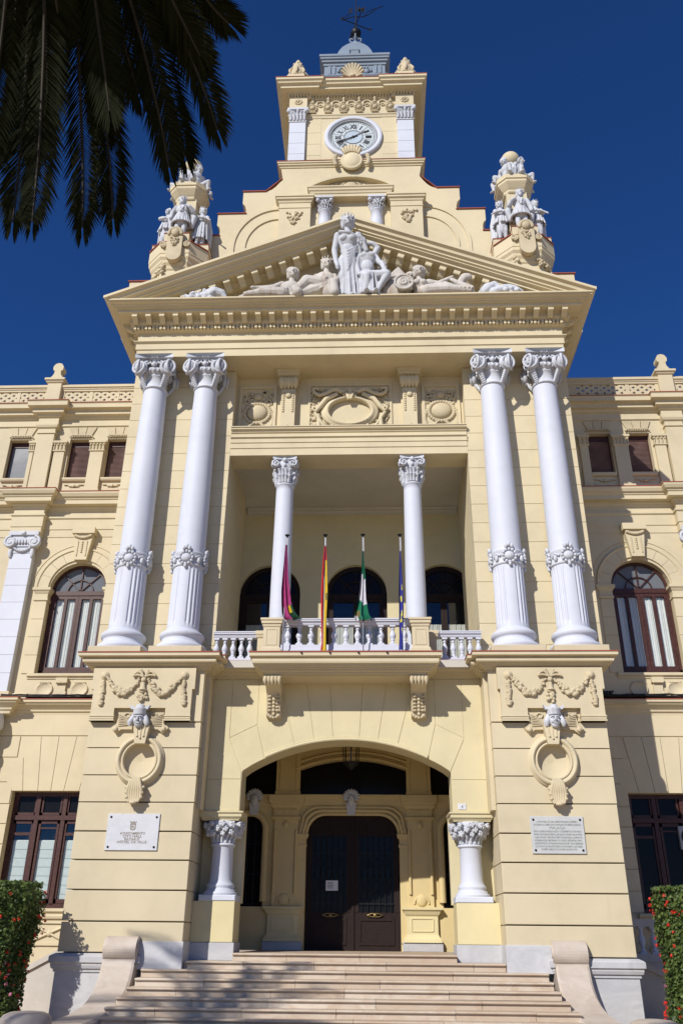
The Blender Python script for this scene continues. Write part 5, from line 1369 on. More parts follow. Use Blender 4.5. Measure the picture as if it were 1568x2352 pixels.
# the door itself
DR = empty('entrance_door', (PC, PY+0.18, 0.0), parent=HALL)
for sg in (-1, 1):
    lf = empty('door_leaf', (0,0,0)); lf.parent = DR
    bpy.data.objects.remove(lf)
    x0, x1 = sorted((sg*0.01, sg*1.31))
    m = MB()
    m.box(x0, x1, -0.03, 0.03, 0.0, 0.95)
    for a, b in ((x0, x0+0.16), (x1-0.16, x1)): m.box(a, b, -0.04, 0.03, 0.95, 3.05)
    m.box(x0+0.16, x1-0.16, -0.04, 0.03, 2.92, 3.05)
    hw2 = [(x0,3.05),(x1,3.05),(x1,3.46),(x0,3.46)]
    m.box(x0, x1, -0.02, 0.03, 3.05, 3.50)
    m.box(x0+0.16, x1-0.16, -0.055, -0.02, 0.14, 0.20); m.box(x0+0.16, x1-0.16, -0.055, -0.02, 0.74, 0.80)
    m.box(x0+0.16, x0+0.22, -0.055, -0.02, 0.20, 0.74); m.box(x1-0.22, x1-0.16, -0.055, -0.02, 0.20, 0.74)
    m.build('door_leaf', 'door_wood', DR)
    MB().box(x0+0.16, x1-0.16, 0.0, 0.015, 0.95, 2.92).build('door_glass', 'dark_glass', DR)
    gr = MB()
    for i in range(6):
        x = x0+0.24+0.164*i; gr.tube([(x,-0.055,0.95),(x,-0.055,2.92)], 0.014, 5); gr.ball((x,-0.055,1.85),(0.03,0.03,0.10),6,5)
    for z in (1.15, 2.45): gr.box(x0+0.16, x1-0.16, -0.062, -0.048, z, z+0.03)
    for i in range(3):
        x = x0+0.40+0.25*i; gr.tube([(x+0.09*cos(a), -0.055, 1.6+0.16*sin(a)) for a in [2*PI*k/12 for k in range(13)]], 0.011, 5); gr.tube([(x+0.09*cos(a), -0.055, 2.2+0.13*sin(a)) for a in [2*PI*k/12 for k in range(13)]], 0.011, 5)
    gr.build('door_grille', 'iron', DR)
    hd = MB(); hx = sg*0.62
    hd.tube([(hx-0.22,-0.06,0.88),(hx-0.1,-0.07,0.92),(hx+0.1,-0.07,0.92),(hx+0.22,-0.06,0.88),(hx+0.1,-0.07,0.84),(hx-0.1,-0.07,0.84),(hx-0.22,-0.06,0.88)], 0.018, 6); hd.ball((hx,-0.07,0.88),(0.06,0.03,0.05),8,5)
    hd.build('letter_plate', 'brass', DR)
MB().box(-0.04,0.04,-0.07,0.0,0.0,3.48).build('meeting_rail', 'door_wood', DR)
pn = MB().box(-0.17,0.17,-0.004,0.0,-0.13,0.13).build('paper_notice', 'paper', loc=(-0.50, PY+0.11, 1.62)); tag(pn, 'white paper notice taped behind the iron grille of the dark door', 'notice')
pt = MB()
for i in range(5): pt.box(-0.13,0.02+0.02*(i%3),-0.0055,-0.004,0.07-0.035*i,0.085-0.035*i)
pt.build('notice_print', 'grey_line', pn, kind='stuff')

# ================================================================== wings
WY = 4.50
def wing(sg, off):
    X = lambda v: sg*(v+off)
    W = HALL
    def bx(name, mat, a, b, y0, y1, z0, z1):
        p, q = sorted((X(a), X(b))); return MB().box(p, q, y0, y1, z0, z1).build(name, mat, W)
    def cbx(name, mat, a, b, y0, y1, z0, z1, c=0.008):
        p, q = sorted((X(a), X(b))); return MB().cbox(p, q, y0, y1, z0, z1, c).build(name, mat, W)
    def run(name, mat, pts, prof, back=-0.06):
        """pts given outward along |x| at depth y"""
        P = [(X(x), y) for x, y in pts]
        if sg < 0: P = P[::-1]
        return MB().sweep(P, prof, back=back).build(name, mat, W)
    E0, E1 = 6.2 - off, 16.0
    # ---- ground floor
    wl, wr, wt, wb = 7.63, 9.94, 4.10, 0.98
    wc = (wl+wr)/2
    bx('wing_wall', 'cream', E0, wl, WY, WY+0.5, GZ, 6.9); bx('wing_wall', 'cream', wr, 14.5, WY, WY+0.5, GZ, 6.9)
    bx('wing_wall', 'cream', wl, wr, WY, WY+0.5, wt, 6.9); bx('wing_wall', 'cream', wl, wr, WY, WY+0.5, GZ, wb)
    # rusticated courses and flat-arch voussoirs (proud, with open joints)
    zs = [0.98, 1.53, 2.08, 2.63, 3.18, 3.73, 4.35]
    for a, b in zip(zs[:-1], zs[1:]):
        cbx('stone_block', 'cream', wr+0.02 if b > 4.2 else wr, 10.75, WY-0.03, WY+0.02, a+0.012, b-0.012)
        cbx('stone_block', 'cream', E0, wl, WY-0.03, WY+0.02, a+0.012, b-0.012)
    cuts_b = [wl-0.0, 7.95, 8.40, 8.785, 9.17, 9.62, wr+0.0]; cuts_t = [6.55, 7.70, 8.24, 8.785, 9.33, 9.87, 11.0]
    tops = [5.05, 5.68, 5.68, 5.68, 5.68, 5.05]
    for i in range(6):
        tl, tr = cuts_t[i], cuts_t[i+1]
        z = tops[i]
        def xt(k): return cuts_b[k] + (cuts_t[k]-cuts_b[k])*(z-wt)/(5.68-wt)
        xa, xb = xt(i), xt(i+1)
        if i == 0: xa = E0
        if i == 5: xb = 10.75
        poly = [(X(cuts_b[i]+0.008), wt), (X(cuts_b[i+1]-0.008), wt), (X(xb-0.008), z), (X(xa+0.008), z)]
        if i == 0: poly = [(X(E0), 4.36), (X(wl-0.2), 4.36), (X(wl), wt), (X(cuts_b[1]-0.008), wt), (X(xb-0.008), z), (X(E0), z)]
        if i == 5: poly = [(X(cuts_b[5]+0.008), wt), (X(wr), wt), (X(wr+0.2), 4.36), (X(10.75), 4.36), (X(10.75), z), (X(xa+0.008), z)]
        MB().prism(poly if sg > 0 else poly[::-1], WY-0.033, WY+0.02).build('voussoir', 'cream', W)
    for a, b in ((E0, xt(1)-0.2), (xt(5)+0.2, 10.75)):
        cbx('stone_block', 'cream', a, b, WY-0.03, WY+0.02, 5.07, 5.68)
    cbx('stone_block', 'cream', E0, 10.75, WY-0.03, WY+0.02, 5.705, 6.40)
    # ground-floor timber window: three lights, top lights, blinds
    w = empty('ground_window', (X(wc), WY+0.30, wb), parent=W)
    hw, H = (wr-wl)/2, wt-wb
    m = MB(); m.box(-hw, hw, -0.05, 0.06, 0, 0.12); m.box(-hw, hw, -0.05, 0.06, H-0.12, H); m.box(-hw, -hw+0.10, -0.05, 0.06, 0.12, H-0.12); m.box(hw-0.10, hw, -0.05, 0.06, 0.12, H-0.12)
    m.box(-hw+0.10, hw-0.10, -0.09, 0.06, 2.34, 2.46)
    for x in (-0.395, 0.395): m.box(x-0.06, x+0.06, -0.08, 0.06, 0.12, H-0.12)
    m.build('window_frame', 'dark_wood', w)
    for i in range(3):
        xc = (-0.76, 0, 0.76)[i]; ww = 0.30
        s = MB(); s.box(xc-ww, xc-ww+0.065, -0.03, 0.05, 0.13, 2.33); s.box(xc+ww-0.065, xc+ww, -0.03, 0.05, 0.13, 2.33); s.box(xc-ww, xc+ww, -0.03, 0.05, 0.13, 0.24); s.box(xc-ww, xc+ww, -0.03, 0.05, 2.24, 2.33)
        s.box(xc-ww, xc+ww, -0.025, 0.05, 1.92 if i != 1 else 2.10, 2.0 if i != 1 else 2.14); s.build('sash', 'dark_wood', w)
        MB().box(xc-ww, xc+ww, 0.011, 0.021, 2.40, H-0.1).build('pane', 'dark_glass', w)
        MB().box(xc-ww, xc+ww, 0.01, 0.02, 0.13, 2.40).build('pane', 'clear_glass' if sg < 0 else 'dark_glass', w)
        if sg < 0:
            for k in range(7):
                MB().box(xc-ww, xc+ww, 0.055+0.004*(k%2), 0.07+0.004*(k%2), 0.14+0.235*k, 0.14+0.235*(k+1)-0.012).build('blind_slat', 'blind', w)
            MB().box(xc-ww, xc+ww, 0.08, 0.085, 0.14, 1.80).build('blind_cloth', 'curtain', w)
        t = MB(); t.box(xc-ww, xc-ww+0.05, -0.03, 0.04, 2.47, H-0.12); t.box(xc+ww-0.05, xc+ww, -0.03, 0.04, 2.47, H-0.12); t.box(xc-ww, xc+ww, -0.03, 0.04, 2.47, 2.55); t.build('top_light', 'dark_wood', w)
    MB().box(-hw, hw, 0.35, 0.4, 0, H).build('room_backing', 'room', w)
    # sill and X-pattern panel below
    run('window_sill', 'cream', [(wl-0.15,WY),(wr+0.15,WY)], [(0.0,0.72),(0.06,0.72),(0.08,0.78),(0.05,0.80),(0.05,0.86),(0.12,0.90),(0.12,0.97),(0.0,0.98)])
    m = MB()
    for q in range(2):
        xc = X(wl+0.58+1.15*q); zc = 0.36
        for s2 in (-1, 1): m.tube([(xc-0.52, WY-0.02, zc-0.22*s2), (xc, WY-0.03, zc), (xc+0.52, WY-0.02, zc+0.22*s2)], 0.035, 5)
        m.ball((xc, WY-0.03, zc), (0.08,0.04,0.08), 9, 6)
        for z in (zc-0.27, zc+0.27): m.box(xc-0.55, xc+0.55, WY-0.05, WY+0.01, z-0.03, z+0.03)
    m.build('cross_panel', 'cream', W, kind='stuff')
    # ---- belt course
    run('wing_belt', 'cream', [(E0,WY),(10.35,WY),(10.35,WY-0.28),(11.6,WY-0.28),(11.6,WY),(14.5,WY)], [(0.0,6.30),(0.03,6.31),(0.04,6.38),(0.09,6.42),(0.10,6.48),(0.16,6.52),(0.20,6.58),(0.26,6.60),(0.26,6.64),(0.32,6.66),(0.32,6.73)], back=-0.35)
    run('tile_edging', 'red_cap', [(E0,WY),(10.35,WY),(10.35,WY-0.28),(11.6,WY-0.28),(11.6,WY),(14.5,WY)], [(0.0,6.732),(0.335,6.732),(0.335,6.76),(0.0,6.775)], back=-0.35)
    bx('gf_column_top', 'white', 10.62, 11.35, WY-0.42, WY, 5.4, 6.28) if False else None
    # white engaged column with capital on the ground floor, only its head shows
    c = MB(); c.lathe([(0.36,-1.3),(0.36,5.2),(0.40,5.22),(0.40,5.30),(0.34,5.34),(0.34,5.7),(0.40,5.8),(0.50,5.9),(0.50,6.1),(0.46,6.28)], X(10.98), WY-0.30, 24); c.build('ground_floor_column', 'white', W)
    # ---- piano nobile
    cl, cr, spz = 8.02, 9.90, 10.45; cc = (cl+cr)/2; r = (cr-cl)/2
    n = 18
    arcp = [(cc - r*cos(PI*i/n), spz + r*sin(PI*i/n)) for i in range(n+1)]
    pl2 = [(E0,7.62),(cl,7.62)] + arcp + [(cr,7.62),(14.5,7.62),(14.5,12.40),(E0,12.40)]
    pl2 = [(X(x), z) for x, z in pl2]
    MB().prism(pl2 if sg > 0 else pl2[::-1], WY, WY+0.45).build('wing_wall', 'cream', W)
    bx('wing_wall', 'cream', E0, 14.5, WY, WY+0.45, 6.7, 7.62)
    arched_window(X(cc), r, 7.62, spz, WY+0.30, 'arched_window', True, 'dark_wood', 'curtain', 'blue_glass', 4)
    # arch stones, imposts, jamb blocks
    ns = 9
    for i in range(ns):
        a0, a1 = PI*i/ns, PI*(i+1)/ns
        o = [(cc - (r+0.03)*cos(a0+(a1-a0)*k/4), spz+0.06 + (r+0.03)*sin(a0+(a1-a0)*k/4)) for k in range(5)] + [(cc - (r+0.38)*cos(a1+(a0-a1)*k/4), spz+0.06 + (r+0.38)*sin(a1+(a0-a1)*k/4)) for k in range(5)]
        mx = sum(p[0] for p in o)/10; mz = sum(p[1] for p in o)/10
        o = [(X(mx+(x-mx)*0.975), mz+(z-mz)*0.985) for x, z in o]
        MB().prism(o[::-1] if sg > 0 else o, WY-0.05, WY+0.02).build('voussoir', 'cream', W)
    m = MB(); m.tube([(X(cc-(r+0.42)*cos(PI*i/24)), WY-0.04, spz+0.06+(r+0.42)*sin(PI*i/24)) for i in range(25)], 0.045, 6); m.build('arch_moulding', 'cream', W)
    m = MB(); m.tube([(X(cc-(r+0.60)*cos(PI*i/24)), WY-0.005, spz+0.06+(r+0.60)*sin(PI*i/24)) for i in range(25)], 0.018, 5); m.build('arch_moulding', 'cream', W)
    for a, b in ((cr+0.005, cr+0.42), (cl-0.42, cl-0.005)):
        run('impost', 'cream', [(a,WY+0.25),(a,WY-0.03),(b,WY-0.03),(b,WY+0.25)], [(0.0,10.04),(0.03,10.06),(0.03,10.12),(0.0,10.14),(0.0,10.28),(0.03,10.32),(0.06,10.38),(0.09,10.40),(0.09,10.49),(0.0,10.50)])
        zz = [7.62, 8.22, 8.82, 9.42, 10.03]
        for z0, z1 in zip(zz[:-1], zz[1:]): cbx('stone_block', 'cream', a, b, WY-0.03, WY+0.25, z0+0.004, z1-0.004)
    zz = [7.62, 8.22, 8.82, 9.42, 10.03, 10.6, 11.2, 11.8]
    # keystone
    k = empty('keystone', (X(cc+0.17 if False else cc), WY, 0), parent=W)
    MB().prism([(-0.20,11.42),(0.20,11.42),(0.32,12.36),(-0.32,12.36)], -0.22, 0.0).build('key_block', 'cream', k)
    MB().box(-0.38,0.38,-0.30,0.0,12.36,12.58).build('key_cap', 'cream', k)
    m = MB()
    for i in range(12): m.ball((-0.26+0.047*i, -0.25, 12.28-0.07*math.sin(PI*i/11)), (0.05,0.05,0.055), 6, 5)
    for i in range(6): m.ball((0,-0.23,12.05-0.07*i),(0.04,0.03,0.04),6,4)
    for s2 in (-1,1): m.box(s2*0.15-0.02,s2*0.15+0.02,-0.245,-0.2,11.55,12.1)
    m.build('key_ornament', 'ornament', k, kind='stuff')
    # sill, parapet panel with round medallions
    run('window_sill', 'cream', [(cl-0.20,WY),(cr+0.20,WY)], [(0.0,7.44),(0.03,7.45),(0.04,7.50),(0.10,7.53),(0.10,7.61),(0.0,7.62)])
    for x in (cl+0.38, cr-0.40):
        mm = ring_mesh([(0.0,0.03),(0.20,0.025),(0.22,0.05),(0.26,0.04),(0.26,0.0)], 22, X(x), 7.12, 1.05, 0.9); mm.v = [(a, b+WY, c2) for a, b, c2 in mm.v]
        for i in range(7): mm.ball((X(x)+(-0.15+0.05*i), WY-0.04, 7.33), 0.03, 5, 4)
        mm.build('medallion', 'cream', W)
    m = MB(); xc = X(cc); m.box(xc-0.18,xc+0.18,WY-0.14,WY,7.30,7.46); m.box(xc-0.14,xc+0.14,WY-0.08,WY,6.95,7.30); m.ball((xc+0.15,WY-0.06,6.98),(0.04,0.04,0.07),6,5)
    for i in range(8): m.ball((xc-0.14+0.04*i,WY-0.14,7.30),(0.02,0.03,0.035),5,4)
    m.build('sill_bracket', 'cream', W)
    run('wall_foot', 'cream', [(cr+0.10,WY-0.02),(10.46,WY-0.02)], [(0.0,6.78),(0.10,6.78),(0.10,6.92),(0.05,6.98),(0.0,7.0)])
    # big white pilaster
    p = empty('wing_pilaster', (X(10.95), WY, 6.78), parent=W)
    MB().cbox(-0.48,0.48,-0.30,0.0,0.0,0.22,0.01).build('base', 'cream', p)
    for i in range(8): MB().cbox(-0.38,0.38,-0.24,0.0,0.22+0.585*i+0.003,0.22+0.585*(i+1)-0.003,0.005).build('pilaster_block', 'white', p)
    cp = MB(); cp.box(-0.36,0.36,-0.26,0,4.88,5.10); cp.box(-0.50,0.50,-0.36,0,5.50,5.64); cp.box(-0.42,0.42,-0.30,0,5.10,5.5)
    for s2 in (-1,1):
        cp.tube([(s2*0.40+x,-0.36,5.24+z) for x, z in spiral(0,0,0.21,0.03,PI/2,s2*-1.7)], 0.05, 6); cp.ball((s2*0.40,-0.28,5.24),(0.21,0.12,0.21),12,8)
        cp.tube([(s2*0.36,-0.26,5.0),(s2*0.38,-0.27,4.85),(s2*0.36,-0.26,4.72)],[0.07,0.08,0.05],6)
    for i in range(5): cp.ball((-0.20+0.10*i,-0.33,5.26),(0.05,0.05,0.10),7,5)
    for i in range(9): t=i/8*2-1; cp.ball((0.26*t,-0.29,5.04-0.10*(1-t*t)),0.055,6,5)
    cp.ball((0,-0.37,5.56),(0.09,0.06,0.08),8,6)
    cp.build('capital', 'white_orn', p)
    # ---- entablature over the piano nobile
    brk = [(E0,WY),(10.45,WY),(10.45,WY-0.26),(11.45,WY-0.26),(11.45,WY),(14.5,WY)]
    bx('wing_wall', 'cream', E0, 14.5, WY, WY+0.45, 12.35, 18.2) if False else None
    run('wing_architrave', 'cream', brk, [(0.02,12.34),(0.02,12.60),(0.045,12.615),(0.045,12.98),(0.09,13.02),(0.09,13.08),(0.02,13.10),(0.02,13.36)], back=-0.4)
    run('wing_cornice', 'cream', brk, [(0.02,13.30),(0.05,13.32),(0.07,13.38),(0.12,13.41),(0.12,13.45),(0.30,13.46),(0.30,13.60),(0.33,13.62),(0.35,13.68),(0.40,13.70),(0.45,13.80),(0.45,13.86)], back=-0.4)
    run('tile_edging', 'red_cap', brk, [(0.0,13.862),(0.465,13.862),(0.465,13.89),(0.0,13.93)], back=-0.4)
    # ---- upper floor
    def hole_wall(holes, z0, z1):
        xs = [E0]
        for a, b in holes: xs += [a, b]
        xs.append(14.5)
        for i in range(0, len(xs), 2): bx('wing_wall', 'cream', xs[i], xs[i+1], WY, WY+0.4, z0, z1)
    H2 = [(7.92, 8.73), (9.28, 10.09), (11.47, 12.28)]
    bx('wing_wall', 'cream', E0, 14.5, WY+0.02, WY+0.42, 13.3, 14.62); hole_wall(H2, 14.62, 16.22); bx('wing_wall', 'cream', E0, 14.5, WY, WY+0.4, 16.22, 17.9)
    for q, (a, b) in enumerate(H2):
        xc = X((a+b)/2); hwid = (b-a)/2
        u = empty('upper_window', (xc, WY+0.24, 14.62), parent=W)
        fm = MB(); fm.box(-hwid,-hwid+0.05,-0.03,0.05,0,1.6); fm.box(hwid-0.05,hwid,-0.03,0.05,0,1.6); fm.box(-hwid+.05,hwid-.05,-0.03,0.05,0,0.06); fm.box(-hwid+.05,hwid-.05,-0.03,0.05,1.40,1.6); fm.build('window_frame', 'dark_wood', u)
        if q == 2: MB().box(-hwid,hwid,0.0,0.012,0.05,1.42).build('pane', 'blue_glass', u)
        else:
            for k in range(27): MB().add([(-hwid+.05,0.01,0.065+0.05*k),(hwid-.05,0.01,0.065+0.05*k),(hwid-.05,-0.022,0.065+0.05*k+0.012),(-hwid+.05,-0.022,0.065+0.05*k+0.012),(-hwid+.05,0.01,0.065+0.05*k+0.05),(hwid-.05,0.01,0.065+0.05*k+0.05)], [(0,1,2,3),(3,2,5,4)]).build('shutter_slat', 'shutter', u)
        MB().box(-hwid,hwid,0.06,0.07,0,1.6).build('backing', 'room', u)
        run('window_sill', 'cream', [(a-0.02,WY),(b+0.02,WY)], [(0.0,14.48),(0.06,14.50),(0.09,14.55),(0.09,14.61),(0.0,14.625)])
        m = MB(); m.tube([(xc-0.34,WY-0.01,14.36),(xc-0.2,WY-0.02,14.36),(xc-0.15,WY-0.02,14.30),(xc+0.15,WY-0.02,14.30),(xc+0.2,WY-0.02,14.36),(xc+0.34,WY-0.01,14.36)],0.022,5); m.ball((xc,WY-0.03,14.31),(0.06,0.04,0.07),7,5)
        m.box(xc-0.34,xc+0.34,WY-0.012,WY+0.01,14.10,14.22); m.build('apron_relief', 'cream', W)
        # hood of three rough blocks with fringe
        for k in range(3):
            t0, t1 = -0.5+k/3, -0.5+(k+1)/3
            wB, wT = (b-a)*0.92, (b-a)*1.28
            poly = [(xc+t0*wB+0.012,16.36),(xc+t1*wB-0.012,16.36),(xc+t1*wT-0.014,16.70),(xc+t0*wT+0.014,16.70)]
            MB().prism(poly, WY-0.045, WY+0.01).build('hood_block', 'ornament', W)
        m = MB(); m.tube([(xc-hwid*1.05,WY-0.05,16.28),(xc-hwid*0.8,WY-0.06,16.36),(xc+hwid*0.8,WY-0.06,16.36),(xc+hwid*1.05,WY-0.05,16.28)],0.03,6)
        for k in range(11): m.ball((xc-hwid*0.75+hwid*1.5*k/10,WY-0.05,16.31),(0.026,0.035,0.05),5,4)
        m.build('hood_fringe', 'ornament', W)
    for a, b in ((8.78,9.26),(10.18,10.56),(11.30,11.44),(7.60,7.88)):
        cbx('window_pier', 'cream', a, b, WY-0.12, WY+0.02, 14.05, 15.68)
        run('pier_capital', 'cream', [(a,WY),(a,WY-0.12),(b,WY-0.12),(b,WY)], [(0.0,15.64),(0.04,15.66),(0.04,15.70),(0.01,15.71),(0.01,15.94),(0.03,15.97),(0.07,15.99),(0.07,16.07),(0.0,16.08)])
        p_, q_ = sorted((X(a), X(b))); m = MB(); k = max(2, int((b-a)/0.12))
        for i in range(k+1): m.ball((p_+(q_-p_)*i/k, WY-0.14, 15.92), 0.05, 6, 5); m.tube([(p_+(q_-p_)*i/k,WY-0.13,15.72),(p_+(q_-p_)*i/k,WY-0.15,15.85)],0.035,5)
        m.build('capital_leaves', 'ornament', W, kind='stuff')
        cbx('window_pier_foot', 'cream', a-0.04, b+0.04, WY-0.16, WY, 13.9, 14.12)
    # broad pilaster
    for z0, z1 in ((14.12,16.35),): cbx('upper_pilaster', 'cream', 10.62, 11.23, WY-0.20, WY, 13.9, 16.34)
    cbx('upper_pilaster_foot', 'cream', 10.58, 11.27, WY-0.24, WY, 13.88, 14.10)
    run('upper_pilaster_cap', 'cream', [(10.62,WY),(10.62,WY-0.20),(11.23,WY-0.20),(11.23,WY)], [(0.0,16.36),(0.03,16.37),(0.03,16.42),(0.0,16.43),(0.0,16.56),(0.06,16.60),(0.09,16.68),(0.09,16.74),(0.0,16.76)])
    b2 = [(E0,WY),(10.58,WY),(10.58,WY-0.18),(11.27,WY-0.18),(11.27,WY),(14.5,WY)]
    run('upper_entablature', 'cream', b2, [(0.02,16.74),(0.05,16.76),(0.05,16.80),(0.02,16.82),(0.02,17.04),(0.08,17.06),(0.12,17.14),(0.22,17.16),(0.22,17.30),(0.26,17.33),(0.38,17.35),(0.38,17.50),(0.40,17.54)], back=-0.4)
    run('tile_edging', 'red_cap', b2, [(0.0,17.542),(0.415,17.542),(0.415,17.57),(0.0,17.60)], back=-0.4)
    # ---- lattice parapet
    py = WY-0.12
    run('parapet_foot', 'cream', [(E0,py),(14.5,py)], [(0.0,17.57),(0.02,17.57),(0.02,17.72),(0.0,17.72)], back=-0.10)
    run('parapet_rail', 'cream', [(E0,py),(14.5,py)], [(0.0,18.20),(0.03,18.22),(0.03,18.27),(0.06,18.30),(0.06,18.34),(0.10,18.36),(0.10,18.45),(0.06,18.49),(0.0,18.50)], back=-0.14)
    spans = [(7.75,8.52),(8.60,9.50),(9.64,10.55),(11.30,12.2),(12.32,13.2)]
    gaps = [(E0,7.75),(8.52,8.60),(9.50,9.64),(10.55,11.30),(12.2,12.32),(13.2,14.5)]
    for a, b in gaps: bx('parapet_block', 'cream', a, b, py, py+0.10, 17.72, 18.20)
    for a, b in spans:
        L = empty('lattice_panel', (X((a+b)/2), py, 17.72), parent=W); hw3 = (b-a)/2; hh = 0.48
        def clip(x0, z0, dx, dz):
            """bar centreline clipped to the panel"""
            ts = []
            lo, hi = -9, 9
            for p0, d, mn, mx in ((x0, dx, -hw3, hw3), (z0, dz, 0, hh)):
                t0, t1 = sorted(((mn-p0)/d, (mx-p0)/d)); lo, hi = max(lo, t0), min(hi, t1)
            return (lo, hi) if hi-lo > 0.05 else None
        for s2 in (-1, 1):
            for k in range(-3, 4):
                dx, dz = 0.80*s2, 0.60; t = clip(k*0.305, hh/2, dx, dz)
                if not t: continue
                p0 = Vector((k*0.305+dx*t[0], 0, hh/2+dz*t[0])); p1 = Vector((k*0.305+dx*t[1], 0, hh/2+dz*t[1])); nrm = Vector((-dz, 0, dx))*0.050
                y0, y1 = (0.012, 0.088) if s2 > 0 else (0.016, 0.084)
                v = [p+o2+Vector((0,yy,0)) for yy in (y0,y1) for p, o2 in ((p0,-nrm),(p1,-nrm),(p1,nrm),(p0,nrm))]
                f = [(0,1,2,3),(7,6,5,4),(0,4,5,1),(1,5,6,2),(2,6,7,3),(3,7,4,0)]
                MB().add(v, f if s2 > 0 else [tuple(reversed(q)) for q in f]).build('lattice_bar', 'cream', L)
    fn = empty('parapet_finial', (X(10.93), py-0.02, 17.60), parent=W)
    MB().cbox(-0.26,0.26,-0.14,0.26,0,0.98,0.015).build('die', 'cream', fn)
    MB().sweep([(-0.26,0.26),(-0.26,-0.14),(0.26,-0.14),(0.26,0.26)], [(0.0,0.90),(0.04,0.92),(0.07,0.98),(0.11,1.0),(0.11,1.08),(0.0,1.10)], back=-0.25).build('die_cap', 'cream', fn)
    MB().prism([(-0.26,1.09),(0.26,1.09),(0.25,1.16),(0.17,1.26),(0.13,1.34),(0.11,1.48),(0.17,1.52),(0.19,1.58),(0.19,1.68),(0.12,1.80),(0.0,1.84),(-0.12,1.80),(-0.19,1.68),(-0.19,1.58),(-0.17,1.52),(-0.11,1.48),(-0.13,1.34),(-0.17,1.26),(-0.25,1.16)], -0.10, 0.22).build('die_top', 'cream', fn)
    lamp = empty('floodlight', (X(10.93)+0.27, py-0.05, 18.62 if sg < 0 else 18.62), 'small green floodlight clipped to the %s parapet finial' % ('left' if sg < 0 else 'right'), 'floodlight')
    MB().box(-0.06,0.06,-0.05,0.05,0.05,0.17).build('housing', 'lamp_green', lamp); MB().tube([(0,0,0),(0,0,0.06)],0.015,5).build('stem', 'iron', lamp)
    # side return of the wing behind and roof plane
    bx('wing_roof', 'red_cap', E0, 14.5, WY+0.4, 11.0, 17.4, 17.6)
wing(-1, 0.0); wing(1, 0.33)
# ================================================================== sculpture
def V(*a): return Vector(a)
class Fig:
    """collects limbs; finish() fuses them into one continuous surface"""
    def __init__(s): s.mb = MB()
    def cap(s, p, q, r0, r1=None, n=10):
        r1 = r0 if r1 is None else r1; p, q = V(*p), V(*q); d = q - p
        pts = [p + d*t for t in (0, 0.33, 0.66, 1)]; rs = [r0 + (r1-r0)*t for t in (0, 0.33, 0.66, 1)]
        s.mb.tube(pts, rs, n); s.mb.ball(p, r0*0.99, n, 7); s.mb.ball(q, r1*0.99, n, 7); return s
    def path(s, pts, rs, n=10):
        for a, b, ra, rb in zip(pts[:-1], pts[1:], rs[:-1], rs[1:]): s.cap(a, b, ra, rb, n)
        return s
    def ell(s, c, r, R=None): s.mb.ball(c, r, 14, 10, R); return s
    def head(s, c, r, face=(0,-1,0), hair=True, crown=None, beard=False, tilt=0.0):
        c = V(*c); f = V(*face).normalized(); side = f.cross(V(0,0,1)).normalized(); up = side.cross(f).normalized()
        R = Matrix((side, f, up)).transposed()
        P = lambda x, y, z: c + R @ V(x*r, y*r, z*r)
        s.mb.ball(P(0,-0.05,0.08), (0.78*r, 0.95*r, 1.02*r), 14, 10, R); s.mb.ball(P(0,0.28,-0.45), (0.56*r, 0.52*r, 0.55*r), 12, 8, R)
        s.cap(P(0,0.82,0.22), P(0,1.12,-0.16), 0.10*r, 0.15*r, 7)
        for k in (-1, 1):
            s.cap(P(0.10*k,0.80,0.32), P(0.52*k,0.66,0.30), 0.10*r, 0.10*r, 7); s.ell(P(0.40*k,0.62,-0.22), (0.22*r,)*3)
        s.cap(P(-0.2,0.80,-0.48), P(0.2,0.80,-0.48), 0.08*r, 0.08*r, 6); s.ell(P(0,0.66,-0.80), (0.24*r,0.22*r,0.18*r))
        if hair:
            s.mb.ball(P(0,-0.25,0.30), (0.95*r, 1.0*r, 0.95*r), 14, 10, R)
            for k in range(9): a = PI*k/8; s.ell(P(0.86*cos(a), 0.10, 0.35+0.75*sin(a)), (0.24*r,0.26*r,0.24*r))
            for k in (-1, 1): s.cap(P(0.80*k,-0.1,0.1), P(0.72*k,-0.25,-0.75), 0.26*r, 0.24*r, 8)
        if beard: s.ell(P(0,0.55,-0.85), (0.5*r,0.35*r,0.5*r))
        if crown:
            n = 12
            for k in range(n): a = 2*PI*k/n; s.cap(P(0.86*cos(a),-0.1+0.9*sin(a),0.72), P(1.0*cos(a),-0.1+1.02*sin(a),1.0+0.28*(k%2)*crown), 0.13*r, 0.10*r, 6)
        return s
    def finish(s, name, label, cat, voxel, mat, group=None, origin=(0,0,0), smooth=1, parent=None):
        voxel *= 0.72; smooth = 1
        me = bpy.data.meshes.new('tmp'); me.from_pydata(s.mb.v, [], s.mb.f); me.update()
        o = bpy.data.objects.new('tmp', me); COL.objects.link(o)
        m = o.modifiers.new('r', 'REMESH'); m.mode = 'VOXEL'; m.voxel_size = voxel; m.use_smooth_shade = True
        k = o.modifiers.new('s', 'SMOOTH'); k.factor = 0.5; k.iterations = smooth
        dg = bpy.context.evaluated_depsgraph_get(); dg.update()
        res = bpy.data.meshes.new_from_object(o.evaluated_get(dg)); bpy.data.objects.remove(o); bpy.data.meshes.remove(me)
        res.name = name; res.materials.clear(); res.transform(Matrix.Translation(-V(*origin)))
        res.polygons.foreach_set('use_smooth', [True]*len(res.polygons))
        r = obj(name, res, mat, parent, origin)
        if label: tag(r, label, cat, group)
        return r
